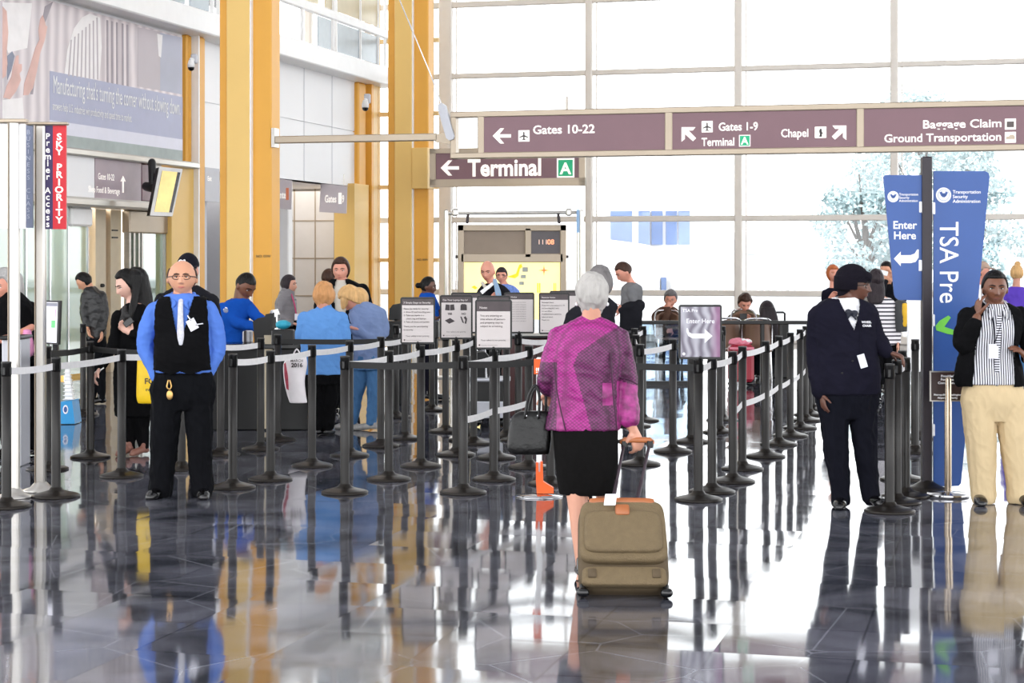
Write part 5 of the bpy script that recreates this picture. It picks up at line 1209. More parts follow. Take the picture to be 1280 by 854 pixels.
b = MB(); b.add([v * 1.0 + Vector((.06, -.02, .015)) for v in [(Vector(q) - Vector((at(924, 0, d).x, d - .12, .585))) * .6 + Vector((at(924, 0, d).x, d - .12, .585)) for q in V_]], F_, smooth=True); b.build('fold', M['white_paint'], o)
o = empty('carry_on_bag', at(975, 470, 26.5), 'black carry-on with raised handle behind the glass barrier', 'suitcase'); o.location.z = 0
pxbox(966, 402, 986, 26.5, .3, z0=.0, name='shell', m=M['black_plastic'], par=o)
MB().tube([at(968.5, 403, 26.6), at(968.5, 392, 26.6), at(971, 390.5, 26.6), at(979, 390.5, 26.6), at(981, 392, 26.6), at(981, 403, 26.6)], .016).build('pull_handle', M['black_gloss'], o)
# ------------------------------------------------------------------ people
mk('skin_light', (206, 150, 126), .5, var=.04, vs=8); mk('skin_tan', (206, 150, 120), .5, var=.04, vs=8); mk('skin_pale', (222, 176, 158), .5, var=.03, vs=8)
mk('skin_brown', (112, 70, 50), .42, var=.05, vs=8); mk('skin_dark', (98, 62, 48), .42, var=.05, vs=8); mk('skin_pink', (212, 146, 124), .5, var=.04, vs=8)
mk('lips_rose', (184, 104, 96), .45); mk('lips_dark', (112, 62, 54), .45)
HB = dict(spec=.22, bump=.6, bs=60, stretch=(1, 1, .18))
mk('hair_black', (11, 9, 9), .45, var=.3, vs=40, **HB); mk('hair_brown', (62, 40, 30), .45, var=.25, vs=40, **HB); mk('hair_white', (172, 168, 164), .6, var=.12, vs=30, **HB)
mk('hair_grey', (110, 106, 106), .6, var=.25, vs=40, **HB); mk('hair_blond', (206, 164, 110), .5, var=.18, vs=30, **HB); mk('hair_strawberry', (196, 142, 92), .55, var=.18, vs=30, **HB); mk('hair_red', (176, 98, 54), .5, var=.2, vs=30, **HB)
CB = dict(bump=.3, bs=14, rough=.9, spec=.12)
def cl(k, rgb, **w): return mk(k, rgb, **{**CB, **w})
cl('shirt_blue', (84, 122, 204), var=.04); cl('cloth_black', (8, 8, 10), var=.2); cl('trouser_black', (10, 11, 15), var=.15, bs=6); cl('navy', (21, 20, 33), var=.12); cl('officer_blue', (18, 74, 164), var=.06)
cl('puffer_grey', (128, 124, 126), rough=.4, bump=.9, bs=16, stretch=(.3, .3, 2.6)); cl('light_blue', (96, 146, 208), var=.05); cl('slate_blue', (118, 136, 174), var=.05); cl('jeans', (74, 114, 156), var=.16, vs=4); cl('khaki', (206, 184, 146), var=.04, bs=5)
cl('grey_polo', (112, 112, 114), var=.05); cl('charcoal', (27, 27, 32), var=.1); cl('olive', (104, 98, 78), var=.08); cl('brown_knit', (84, 62, 52), var=.08); cl('violet', (92, 66, 176), var=.06); cl('beige_shirt', (204, 196, 184), var=.05)
cl('white_cloth', (236, 236, 240), var=.02); cl('check_blue', (110, 136, 200), var=.25, vs=40); cl('pink_cloth', (224, 150, 190), var=.06); cl('skirt_black', (14, 13, 13), var=.15, vs=60)
mk('shoe_black', (14, 13, 14), .22, coat=.3); mk('shoe_trainer', (150, 148, 146), .6, var=.25, vs=20); mk('shoe_brown', (84, 66, 56), .5)
mk('tie_grey', (196, 196, 204), .6, var=.15, vs=60); mk('badge', (226, 226, 236), .35, var=.03); mk('lens_frame', (44, 26, 22), .3); mk('gold', (190, 150, 90), .3, metal=.8); mk('eye_dark', (34, 22, 18), .2)
leather = mk('leather_black', (9, 8, 8), .36, spec=.35, bump=.4, bs=20)
E_, BRW = M['eye_dark'], M['hair_brown']
def badge(f, px, py, dy, w=11, h=15, tilt=0, strap=None):
    t = math.radians(tilt); P = []
    for x, y in ((-w / 2, -h / 2), (w / 2, -h / 2), (w / 2, h / 2), (-w / 2, h / 2)): P.append((px + x * math.cos(t) - y * math.sin(t), dy, -(py + x * math.sin(t) + y * math.cos(t))))
    V = np.array(P + [(a, b + .8, c) for a, b, c in P]); o = f.put('badge', [(V, [(0, 1, 2, 3), (7, 6, 5, 4), (0, 4, 5, 1), (1, 5, 6, 2), (2, 6, 7, 3), (3, 7, 4, 0)])], M['badge'], raw=True)
    for m_ in o.data.polygons: m_.use_smooth = False
    if strap: f.put('lanyard', [f.limb([q + (.5,) for q in strap], n=6, sub=4)], M['navy'], raw=True)

# --- 1 walking woman in the purple jacket
f = Fig('white-haired woman walking away in a quilted purple jacket and black skirt', 736, 722, vox=.0052)
T = [(738, 396, 13, 12, 0), (738, 404, 29, 16, 0), (737, 413, 43, 20, 0), (735, 440, 47, 25, 0), (733, 470, 44, 25, 0), (731, 500, 43, 25, 0), (729, 532, 47, 27, 0)]
AL = [(697, 421, 0, 12.5), (683, 474, 2, 12.5), (687, 488, 16, 11)]; AL2 = AL + [(690, 494, 34, 6.5)]
AR = [(775, 422, 0, 12.5), (785, 478, 4, 13), (786, 522, -4, 13.5)]; AR2 = AR + [(791, 538, -6, 6)]
LL = [(716, 545, 0, 21), (722, 628, -6, 15), (724, 655, -10, 13.5), (727, 712, -20, 8), (724, 724, -22, 7)]
LR = [(752, 545, 6, 21), (759, 622, 30, 15), (758, 650, 34, 14), (760, 694, 52, 8)]
LLb = [(a, b, c, r / .72 * .86) for a, b, c, r in LL]; LRb = [(a, b, c, r / .72 * .86) for a, b, c, r in LR]
H = dict(c=(740, 371, -2), h=52, yaw=172, pitch=4)
f.body(M['skin_light'], H, T, [[(p[0], p[1], p[2], p[3] * (1 if i < 2 else 1.1)) for i, p in enumerate(AL2)], AR2], [LLb, LRb], neck=(739, 404, 0, 11),
       hands=[dict(w=(791, 536, -6), u=(.35, 1, .25), n=(-.6, -.2, .8), thumb=-1, curl=.95), dict(w=(690, 494, 35), u=(-.1, .1, 1), n=(.2, 1, 0), thumb=1, curl=.9)])
f.hair(M['hair_white'], line=.2, side=.02, nape=-.36, thick=.055, top=.05, rough=.05, extra=[ell_vf((740, 362, 2), (21.5, 20, 20)), ell_vf((740, 386, 4), (14, 10, 12))])
def mi_j(x, y, dyy):
    e = np.interp(y, [396, 420, 440, 455, 535], [790, 752, 722, 716, 738]); dark = (x > e) & (y > 402)
    m_ = dark.astype(int); cuff = ((x > 770) & (y > 475 + (x - 770) * .25)) | ((x > 752) & (x < 766) & (y > 478) & (y < 505)); m_[cuff] = 2
    m_[(x < 696) & (y > 452)] = 1; m_[(x > 695) & (x < 706) & (y > 500)] = 2; return m_
def quilt(name, a, b_):
    m = mat(name, a, .55, var=.05); nt = m.node_tree; N = nt.nodes; L = nt.links; tc = N.new('ShaderNodeTexCoord')
    vo = N.new('ShaderNodeTexVoronoi'); vo.inputs['Scale'].default_value = 62; mp = N.new('ShaderNodeMapping'); mp.inputs['Scale'].default_value = (1, .6, 1.25); mp.inputs['Rotation'].default_value = (0, .72, 0); L.new(tc.outputs['Object'], mp.inputs[0]); L.new(mp.outputs[0], vo.inputs['Vector'])
    vo.inputs['Randomness'].default_value = .15
    rp = N.new('ShaderNodeValToRGB'); e = rp.color_ramp.elements; e[0].color = [lin(x) for x in b_] + [1]; e[1].color = [lin(x) for x in a] + [1]; e[0].position = .25; e[1].position = .6
    L.new(vo.outputs['Distance'], rp.inputs[0]); L.new(rp.outputs[0], N['Principled BSDF'].inputs['Base Color']); return m
q1, q2, q3 = quilt('jacket_magenta', (118, 18, 92), (168, 34, 134)), quilt('jacket_plum', (62, 12, 50), (112, 34, 94)), mat('jacket_flower', (140, 40, 110), .5, var=.5, vs=26)
f.put('jacket', [rings_vf(T + [(728, 537, 47, 27, 0)]), f.limb(AL), f.limb(AR), f.limb([(738, 398, 0, 12), (738, 410, 0, 15)])], [q1, q2, q3], mi=mi_j, vox=.006)
for L_ in ([(692, 452, -24, .9), (696, 490, -26, .9), (706, 535, -27, .9)], [(762, 440, -24, .9), (765, 490, -26, .9), (770, 535, -24, .9)], [(772, 470, -14, .9), (785, 474, -10, .9), (796, 480, -4, .9)]): f.put('jacket_seam', [f.limb(L_, n=6)], mk('seam_plum', (60, 10, 50), .6), raw=True)
f.put('skirt', [rings_vf([(731, 520, 40, 24), (732, 545, 41, 27), (733, 570, 40, 28), (734, 600, 38, 28, 4), (735, 618, 36, 27, 8)])], M['skirt_black'], wr=.004)
for lx, z_, dy_ in ((726, 736, -26), (762, 722, 54)): f.shoe(lx, 0 * z_ + 722 - 2 + 0, dy_, 180, M['shoe_black'], L=.22, w=.036)
for sx in (-1, 1): e_ = f.hp((sx * .37, 0, -.16)); f.put('earring', [ell_vf((e_[0], e_[1] + 1, e_[2]), (2, 2, 2.4))], M['white_cloth'], raw=True)
f.put('wristwatch', [f.limb([(783, 528, -4, 1.6), (787, 530, -12, 1.6), (793, 528, -8, 1.6), (795, 526, 0, 1.6)], n=8)], M['gold'], raw=True)

# handbag
hb = Fig('large black leather handbag hanging from the walking woman forearm', 662, 622, name='handbag', cat='bag', d=None)
hb.root.location = ground(662, 718); hb.ax, hb.gy, hb.s, hb.d = 662, 718, EYE / (718 - HY), gd(718); hb.vox = .005
hb.put('body', [rings_vf([(668, 513, 18, 5, -14), (664, 520, 24, 9, -14), (662, 540, 27, 13, -14), (661, 558, 27, 15, -14), (662, 566, 24, 12, -14)], e=3.5)], leather)
hb.put('handle', [hb.limb([(656, 520, -24, 1.8), (661, 492, -26, 1.8), (669, 480, -26, 1.8), (674, 494, -26, 1.8), (673, 520, -24, 1.8)], n=8)], leather, raw=True)
hb.put('handle', [hb.limb([(660, 518, -4, 1.8), (666, 490, -6, 1.8), (676, 482, -6, 1.8), (682, 494, -6, 1.8), (682, 518, -4, 1.8)], n=8)], leather, raw=True)
for x in (657, 673): hb.put('buckle', [ell_vf((x, 518, -24), (2.2, 1.5, 2.4))], M['chrome'], raw=True)

# wheeled suitcase, leaning back on its wheels
gy = 748.5; d = gd(gy); k = d / F; lean = math.radians(34)
sc0 = ground(781, gy); o = empty('rolling_suitcase', sc0, 'olive fabric rolling suitcase with tan leather trim pulled behind the woman', 'suitcase')
Xs = Vector((1, -.03, 0)).normalized(); Zs = Vector((0.0, math.sin(lean), math.cos(lean))); Ys = Zs.cross(Xs)
if Ys.y < 0: Ys = -Ys
mk('canvas_olive', (108, 92, 66), .8, var=.08, vs=30, bump=.3, bs=120); mk('canvas_dark', (84, 70, 50), .8, var=.08, vs=30); mk('leather_tan', (166, 98, 56), .4, var=.08)
O_ = sc0 + Vector((0, .03, .045)); W_ = 58 * k; Hc = .47
def sbox(x0, x1, y0, y1, z0, z1, bev, name, m, sub_=0):
    b = MB(); b.obox(O_, Xs, Ys, Zs, x0, x1, y0, y1, z0, z1, bev=bev); ob = b.build(name, m, o)
    bm_ = ob.modifiers.new('round', 'BEVEL'); bm_.width = bev * .45; bm_.segments = 3; return ob
def puffy(cx, hw, y0, y1, z0, z1, name, m, tp=.97):
    pts = []; n = 36
    V, Fc = [], []; K = [(-1, .90), (-.8, .985), (-.3, 1.0), (.3, 1.0), (.8, .985), (1, .9)]
    for t, sc_ in K:
        for i in range(n):
            a = 2 * math.pi * i / n; e = .30; x = math.copysign(abs(math.cos(a)) ** e, math.cos(a)); z = math.copysign(abs(math.sin(a)) ** e, math.sin(a))
            ww = hw * sc_ * (1 - (1 - tp) * (z + 1) / 2); V.append(O_ + Xs * (cx + x * ww) + Ys * ((y0 + y1) / 2 + t * (y1 - y0) / 2) + Zs * ((z0 + z1) / 2 + z * (z1 - z0) / 2 * sc_))
    for j in range(5):
        for i in range(n): a = j * n + i; b2 = j * n + (i + 1) % n; Fc.append((a, b2, b2 + n, a + n))
    Fc += [tuple(range(n)), tuple(range(5 * n, 6 * n))]; b = MB(); b.add(V, Fc, smooth=True); ob = b.build(name, m, o)
    return ob
puffy(0, W_, -.02, .17, 0.0, Hc, 'body', M['canvas_dark'])
puffy(0, W_ * .98, -.075, .0, .12, Hc - .01, 'front_pocket', M['canvas_olive'], .94)
puffy(0, W_ * .86, -.10, -.05, .16, Hc - .08, 'pocket_panel', M['canvas_olive'], .96)
puffy(0, W_ * .93, -.05, .0, .0, .10, 'lower_pocket', M['canvas_olive'])
puffy(0, W_ * .74, -.074, -.02, Hc - .032, Hc + .002, 'leather_trim', M['leather_tan'])
puffy(0, W_ * .16, -.106, -.05, Hc - .11, Hc - .05, 'leather_patch', M['leather_tan'])
for sx in (-.33, .33): puffy(W_ * sx * 2.1, .022, -.06, -.03, .035, .085, 'buckle_tab', M['canvas_dark'])
for sx in (-1, 1):
    c_ = sc0 + Xs * (sx * W_ * .9) + Vector((0, -.0, .03)); b = MB(); b.tube([c_ - Xs * .008, c_ + Xs * .008], .024, n=16); b.build('wheel', M['black_gloss'], o)
    b = MB(); b.obox(O_, Xs, Ys, Zs, sx * W_ * .9 - .015, sx * W_ * .9 + .015, -.0, .05, -.02, .03, bev=.008); b.build('wheel_housing', M['black_plastic'], o)
Pt = [O_ + Xs * (s_ * 15.5 * k - 4 * k * 0) + Ys * .15 + Zs * (Hc - .02) for s_ in (-1, 1)]
tl, trr = at(780.5, 553, gd(722) - .02), at(812.5, 553, gd(722) - .04)
for p0, p1 in ((Pt[0], tl), (Pt[1], trr)): b = MB(); b.tube([p0, p0.lerp(p1, .5)], .011, n=10).tube([p0.lerp(p1, .5), p1], .0085, n=10); b.build('handle_rod', mk('rod_dark', (52, 40, 48), .35, metal=.5), o)
b = MB(); b.tube([tl + Vector((-.01, 0, .0)), tl + Vector((0, 0, .012)), trr + Vector((0, 0, .012)), trr + Vector((.01, 0, 0))], .015, n=12); b.build('handle_grip', M['leather_tan'], o)
for q_ in (tl, trr): b = MB(); b.obox(q_, (1, 0, 0), (0, 1, 0), UP, -.018, .018, -.016, .016, -.03, .012, bev=.006); b.build('handle_joint', M['black_plastic'], o)
b = MB(); b.tube([O_ + Xs * -.06 + Ys * .02 + Zs * (Hc + .0), O_ + Xs * -.03 + Ys * .02 + Zs * (Hc + .035), O_ + Xs * .06 + Ys * .02 + Zs * (Hc + .035), O_ + Xs * .09 + Ys * .02 + Zs * Hc], .012, n=10); b.build('carry_handle', M['leather_tan'], o)
tg = empty('luggage_tag', O_ + Xs * (-16 * k) + Ys * -.1 + Zs * (Hc - .03), 'white paper tag tied to the top of the olive suitcase', 'tag')
b = MB(); b.obox(O_ + Xs * (-15 * k) + Ys * -.12 + Zs * (Hc - .035), Xs, Ys, (Zs + Xs * .15).normalized(), -7.5 * k, 7.5 * k, 0, .006, -.03, .035, bev=.002); b.build('card', M['white_paint'], tg)
b = MB(); b.tube([O_ + Xs * (-12 * k) + Ys * -.11 + Zs * (Hc - .0), O_ + Xs * (-10 * k) + Ys * -.05 + Zs * (Hc + .02)], .004, n=6); b.build('string', M['case_pink'], tg)

# --- 2 man hidden behind her
f = Fig('grey-haired man in black shirt standing just beyond the white-haired woman', 744, 640)
T = [(750, 372, 11, 11), (746, 381, 26, 15), (740, 392, 30, 18), (741, 420, 27, 18), (742, 455, 25, 17), (742, 485, 26, 18)]
AL = [(716, 396, 0, 9), (705, 428, 0, 8), (716, 452, -18, 6.5)]; AR = [(762, 396, 0, 8), (764, 430, 6, 7.5), (758, 458, 2, 6)]
LG = [[(733, 490, 0, 13), (733, 560, 2, 10), (733, 632, 6, 7)], [(752, 490, 0, 13), (754, 560, 2, 10), (756, 632, 6, 7)]]
H = dict(c=(750, 355, 0), h=44, yaw=165)
f.body(M['skin_tan'], H, T, [AL, AR], LG, hands=[dict(w=(716, 452, -18), u=(1, .2, -.3), n=(0, 1, 0)), dict(w=(758, 458, 2), u=(0, 1, 0), n=(-1, 0, 0))])
f.hair(M['hair_grey'], line=.2, side=0, nape=-.3, thick=.05, rough=.03)
f.put('shirt', [rings_vf(T), f.limb(AL[:2]), f.limb(AR[:2])], M['charcoal'])
f.put('trousers', [rings_vf([(742, 480, 25, 17), (742, 500, 27, 18)])] + [f.limb(l) for l in LG], M['trouser_black'])
for x in (732, 755): f.shoe(x, 640, 6, 180, M['shoe_black'])

# --- 3 man in the vest
f = Fig('balding man in glasses, blue shirt and black vest with hands in pockets', 229, 622, vox=.005)
T = [(227, 367, 15, 12), (228, 374, 29, 16), (228, 384, 39, 19), (229, 405, 35, 22, -1), (230, 430, 34, 25, -3), (230, 450, 34, 26, -4), (230, 466, 35, 24, -2)]
AL = [(193, 388, 0, 11), (184, 412, 2, 11.5), (181, 436, 3, 10.5), (193, 460, -2, 9), (197, 470, -5, 9)]
AR = [(261, 387, 0, 11), (269, 412, 2, 11.5), (271, 438, 3, 10.5), (262, 460, -2, 9), (257, 470, -5, 9)]
LL = [(211, 485, 0, 21), (207, 530, 0, 19), (203, 580, 2, 16), (201, 604, 3, 15), (200, 613, 3, 15.5)]; LR = [(247, 485, 0, 20), (249, 530, 0, 17), (250, 580, 2, 15), (252, 604, 3, 14.5), (252, 612, 3, 15)]
H = dict(c=(228, 347, -2), h=42, yaw=6, pitch=-3, wide=1.24, jaw=1.35)
f.body(M['skin_tan'], H, T, [AL, AR], [LL, LR], neck=(228, 376, 6, 11), hands=[dict(w=(200, 472, 0), u=(.3, 1, .1), n=(1, 0, 0)), dict(w=(256, 472, 0), u=(-.3, 1, .1), n=(-1, 0, 0), thumb=-1)])
f.face(E_, M['hair_brown'], M['lips_rose'], M['lens_frame'])
f.hair(M['hair_brown'], line=.9, side=-.04, nape=-.3, thick=.04, bald=.3)
f.put('shirt', [rings_vf(T), f.limb(AL), f.limb(AR)], M['shirt_blue'])
for sx in (-1, 1): f.put('collar', [f.limb([(228 + sx * 13, 368, 6, 3.2), (228 + sx * 13, 373, -8, 3.8), (228 + sx * 7, 379, -17, 3.6), (228 + sx * 11, 385, -19, 1.6)], n=8)], M['shirt_blue'], raw=True)
def kv(x, y, dy):
    half = np.interp(y, [370, 380, 405, 431], [15, 12.5, 7, 0]); vn = (dy < 2) & (np.abs(x - 230) < half) & (y < 431)
    arm = np.abs(x - 229.5) > np.interp(y, [370, 380, 390, 400, 430, 470], [28, 31, 32.5, 32.5, 33.5, 36])
    hem = (y > 462 + 5 * (1 - np.clip(np.abs(np.abs(x - 230) - 12) / 14, 0, 1)) )
    return ~(vn | arm | hem | (y < 371))
f.put('vest', [rings_vf([(a, b, c * 1.035 + 1, e + 2, (q[0] if q else 0)) for a, b, c, e, *q in T] + [(230, 472, 40, 25, -2)])], M['cloth_black'], keep=kv, solid=.006)
f.put('necktie', [f.limb([(229, 376, -16, 3.0), (229.5, 383, -22, 3.2), (230, 400, -25, 3.8), (231, 418, -29, 4.4), (231.5, 428, -31, 2.5)], flat=((0, 1, 0), .4))], M['tie_grey'], raw=True)
badge(f, 245, 405, -27, 11, 14, -28); f.put('badge_clip', [f.limb([(239, 394, -24, 1.2), (243, 399, -27, 1.2)], n=6)], M['chrome'], raw=True)
f.put('name_pin', [f.limb([(250, 405, -27, 1.3), (257, 404, -25, 1.3)], n=6)], M['chrome'], raw=True)
f.put('trousers', [rings_vf([(230, 458, 35, 23, -1), (230, 468, 38, 24), (229, 484, 41, 24), (229, 500, 40, 22), (229, 512, 35, 17)]), f.limb(LL), f.limb(LR)], M['trouser_black'])
f.put('belt', [rings_vf([(230, 464, 36.5, 25, -1), (230, 467, 37, 25.3, -1)])], M['cloth_black'])
f.put('shirt_hem', [rings_vf([(230, 461, 35.5, 26.5, -3), (230, 465, 35.6, 26, -2)])], M['shirt_blue'])
f.shoe(200, 622, 2, -14, M['shoe_black'], L=.25); f.shoe(253, 622, 2, 12, M['shoe_black'], L=.25)
f.put('key_ring', [f.limb([(215, 474, -25, 1), (213.5, 482, -26, 1), (217, 485, -26, 1), (219, 481, -26, 1), (217, 474, -25, 1)], n=6), ell_vf((217, 492, -26), (4, 1.4, 6))], M['gold'], raw=True)

# --- 4 man in the cap
f = Fig('man in a dark baseball cap and black jacket behind the man in the vest', 234, 560)
T = [(235, 357, 12, 11), (234, 364, 26, 14), (234, 374, 36, 17), (234, 395, 36, 18), (234, 430, 34, 19), (234, 462, 33, 18)]
AL = [(203, 376, 0, 10), (198, 410, 0, 9), (206, 440, -6, 7)]; AR = [(264, 376, 0, 10), (269, 410, 0, 9), (262, 440, -6, 7)]
LG = [[(220, 470, 0, 16), (219, 515, 0, 12), (219, 551, 3, 9)], [(248, 470, 0, 16), (248, 515, 0, 12), (248, 551, 3, 9)]]
f.body(M['skin_pink'], dict(c=(235, 338, 0), h=37, yaw=25, pitch=5), T, [AL, AR], LG, hands=[dict(w=(206, 440, -6), u=(.2, 1, -.2), n=(1, 0, 0)), dict(w=(262, 440, -6), u=(-.2, 1, -.2), n=(-1, 0, 0), thumb=-1)])
f.face(E_, BRW, M['lips_rose'])
f.put('jacket', [rings_vf(T + [(234, 470, 34, 18)]), f.limb(AL), f.limb(AR)], M['charcoal']); f.put('trousers', [rings_vf([(234, 460, 31, 17), (234, 480, 32, 17)])] + [f.limb(l) for l in LG], M['trouser_black'])
for x in (219, 248): f.shoe(x, 560, 3, 5, M['shoe_black'])
cp = f.put('baseball_cap', hair_vf(f.hc, f.hh, *f.ha, thick=.05, line=.14, side=.10, nape=.02, top=.05) + [f.limb([f.hp((-.12, .40, .17)) + (4,), f.hp((.0, .58, .13)) + (5,), f.hp((.12, .40, .17)) + (4,)], flat=((0, 0, 1), .3))], mk('cap_navy', (14, 14, 26), .85, spec=.2), label='dark navy cap with pale curly front mark')
for pts in ([(227.5, 330), (226, 327), (229, 325), (231, 328), (229, 331), (232, 333)], [(231.5, 326), (234, 325), (234, 330), (231, 332)]): f.put('cap_mark', [f.limb([(x, y, -17.8 + abs(x - 235) * .35, .7) for x, y in pts], n=6)], M['white_cloth'], raw=True, parent=cp)

# --- 5 long-haired woman in black
f = Fig('young woman with long black hair in black coat looking at her phone', 169, 569)
T = [(169, 379, 11, 10, 0, -35), (168, 386, 19, 12, 0, -35), (167, 396, 24, 15, 0, -35), (166, 415, 23, 15, 0, -30), (165, 440, 22, 15, 0, -20), (166, 470, 24, 16), (168, 500, 25, 17)]
AL = [(149, 396, -6, 8.5), (144, 428, -8, 7.5), (130, 457, -14, 6)]; AR = [(184, 396, 4, 8.5), (186, 424, -4, 8), (170, 417, -18, 6)]
LG = [[(161, 505, 0, 13), (161, 536, 0, 9), (163, 560, 2, 6)], [(177, 505, 2, 13), (177, 536, 2, 9), (179, 560, 4, 6)]]
f.body(M['skin_pale'], dict(c=(160, 356, 0), h=36, yaw=-62, pitch=20), T, [AL, AR], LG, neck=(166, 384, 2, 7.5), hands=[dict(w=(129, 459, -15), u=(-.6, 1, -.2), n=(1, .6, 0), curl=.9), dict(w=(170, 417, -19), u=(-1, -.75, -.2), n=(0, -.5, -1), curl=.6)])
f.face(E_, M['hair_black'], M['lips_rose'])
f.hair(M['hair_black'], line=.3, side=-.1, nape=-.45, thick=.06, top=.03, extra=[f.limb([(170, 348, 4, 15), (176, 375, 6, 14), (180, 400, 2, 11), (184, 418, 0, 6)], flat=((0, 1, 0), .8)), f.limb([(170, 346, -3, 10), (171, 368, -8, 5), (168, 390, -14, 5), (166, 412, -15, 2.5)])])
f.put('coat', [rings_vf(T + [(168, 520, 25, 17)]), f.limb(AL), f.limb(AR)], M['cloth_black'])
f.put('scarf', [f.limb([(158, 386, -8, 4.5), (160, 394, -15, 5), (170, 394, -13, 5), (176, 386, -2, 4.5)]), f.limb([(158, 392, -12, 4), (157, 404, -17, 4), (162, 414, -18, 3)])], mk('scarf_black', (36, 34, 34), .7, bump=.8, bs=14))
f.put('trousers', [f.limb(l) for l in LG], M['cloth_black'])
for x, dy in ((163, 0), (180, 3)): f.shoe(x, 569, dy, -30, mk('sandal', (136, 92, 78), .5), L=.24, w=.04, name='sandal')
ph = empty('mobile_phone', at(163, 402, f.d - .16), 'black phone in the hand of the long-haired woman', 'phone'); c_ = Vector(ph.location); b = MB(); b.obox(c_, Vector((.8, 0, .6)).normalized(), Vector((0, 1, 0)), Vector((-.6, 0, .8)).normalized(), -.06, .03, -.02, -.01, -.025, .03, bev=.005); b.build('body', M['black_gloss'], ph)
pp = empty('folded_paper', at(121, 466, f.d - .1), 'folded white papers held low by the long-haired woman', 'paper'); c_ = Vector(pp.location)
for dz, kk in ((0, 0), (.012, .12)): b = MB(); b.obox(c_ + Vector((0, 0, dz)), Vector((.8, 0, .55 + kk)).normalized(), Vector((0, 1, 0)), Vector((-.55, 0, .8)).normalized(), -.09, .08, -.03, .03, -.006, .004); b.build('sheet', M['white_paint'], pp)
def bag(label, ax, gy, rs, m, e=3.2, off=0):
    b = Fig(label, ax, gy, name='shopping_bag', cat='bag'); b.put('body', [rings_vf(rs, e=e)], m); return b
yb = bag('yellow carrier bag with black letters hanging beside the vest man', 184, 575, [(184, 434, 9, 2, -2), (184, 445, 11.5, 4, -2), (184, 470, 12.5, 6, -2), (184, 495, 13, 6, -2), (184, 504, 11, 4, -2)], mk('bag_yellow', (246, 204, 20), .45, bump=.4, bs=7))
yb.put('handle', [yb.limb([(178, 440, -4, 1.2), (181, 430, -6, 1.2), (187, 429, -6, 1.2), (191, 440, -4, 1.2)], n=6)], M['bag_yellow'], raw=True)
plY = plane_at(yb.d - 8.5 * yb.s, 184); textpx('FOR', plY, 180.5, 480, 7, M['print_dark'], yb.root, bold=.02, n=.0)
textpx('EVER', plY, 182, 489, 3, M['print_dark'], yb.root, bold=.01, n=.0)

# --- 6 grey-haired woman at the left edge
f = Fig('grey-haired woman in black T-shirt at the left edge behind the podium', 18, 570)
T = [(14, 364, 10, 10, 0, -25), (14, 372, 22, 13, 0, -25), (14, 382, 30, 16, 0, -25), (14, 405, 29, 18), (15, 430, 29, 19), (16, 450, 29, 19)]
AL = [(-10, 386, -6, 9), (-14, 412, -8, 8), (0, 425, -22, 6)]; AR = [(38, 386, 4, 9.5), (40, 404, 0, 8.5), (40, 409, -6, 7), (27, 418, -22, 5.5)]
LG = [[(6, 460, 0, 15), (8, 520, 0, 11), (10, 562, 3, 8)], [(32, 460, 2, 15), (35, 520, 2, 11), (38, 562, 5, 8)]]
f.body(M['skin_pink'], dict(c=(7, 356, 0), h=39, yaw=-40, pitch=14), T, [AL, AR], LG, neck=(12, 370, 2, 9), hands=[dict(w=(0, 425, -22), u=(1, .1, -.3), n=(0, 1, 0)), dict(w=(26, 419, -23), u=(-1, .1, -.2), n=(0, 1, 0), thumb=-1)])
f.face(E_, M['hair_grey'], M['lips_rose'])
f.hair(M['hair_white'] if 0 else mk('hair_silver', (168, 166, 164), .6, var=.15, vs=30, **HB), line=.25, side=-.1, nape=-.4, thick=.07, rough=.03, extra=[f.limb([(16, 350, 4, 12), (22, 364, 4, 8), (24, 374, 2, 4)])])
f.put('shirt', [rings_vf(T), f.limb(AL[:2]), f.limb(AR[:2])], M['cloth_black'])
f.put('trousers', [rings_vf([(16, 445, 28, 18), (17, 465, 29, 18)])] + [f.limb(l) for l in LG], M['trouser_black'])
f.put('tied_sweater', [rings_vf([(37, 412, 5, 6, -14), (37, 425, 8, 8, -14), (38, 440, 8, 8, -14), (37, 446, 5, 5, -14)])], M['pink_cloth'], label='pink sweater hanging from her arm')
f.put('bag_strap', [f.limb([(22, 368, -14, 1), (26, 390, -19, 1), (22, 412, -20, 1)], n=6)], M['pink_cloth'], raw=True)
for x, dy in ((10, 2), (39, 5)): f.shoe(x, 570, dy, -20, M['shoe_black'])

# --- leather-jacketed person at the doorway
f = Fig('stooping person in black leather jacket half hidden by the green glass door', 120, 505)
T = [(112, 358, 7, 8), (115, 364, 10, 11), (118, 375, 13, 12), (121, 392, 13, 12), (121, 408, 12, 12), (120, 425, 12, 12)]
AL = [(108, 370, -6, 6), (107, 392, -8, 5.5), (112, 408, -12, 4)]; AR = [(127, 370, 2, 6.5), (131, 392, 0, 5.5), (129, 412, -6, 4.5)]
LG = [[(115, 428, 0, 8), (115, 465, 0, 6), (115, 500, 2, 4.5)], [(125, 428, 0, 8), (126, 465, 0, 6), (127, 500, 2, 4.5)]]
f.body(M['skin_tan'], dict(c=(106, 352, -3), h=23, yaw=-90, pitch=35), T, [AL, AR], LG, hands=[dict(w=(112, 408, -12), u=(.3, 1, -.3), n=(1, 0, 0)), dict(w=(129, 412, -6), u=(0, 1, -.3), n=(-1, 0, 0))]); f.hair(M['hair_black'], thick=.06)
f.put('jacket', [rings_vf(T), f.limb(AL), f.limb(AR)], mk('leather_jacket', (11, 10, 11), .4, bump=.8, bs=14)); f.put('trousers', [f.limb(l) for l in LG] + [rings_vf([(120, 420, 12, 12), (120, 432, 12, 11)])], M['trouser_black'])
for x in (115, 127): f.shoe(x, 505, 2, -60, M['shoe_black'])

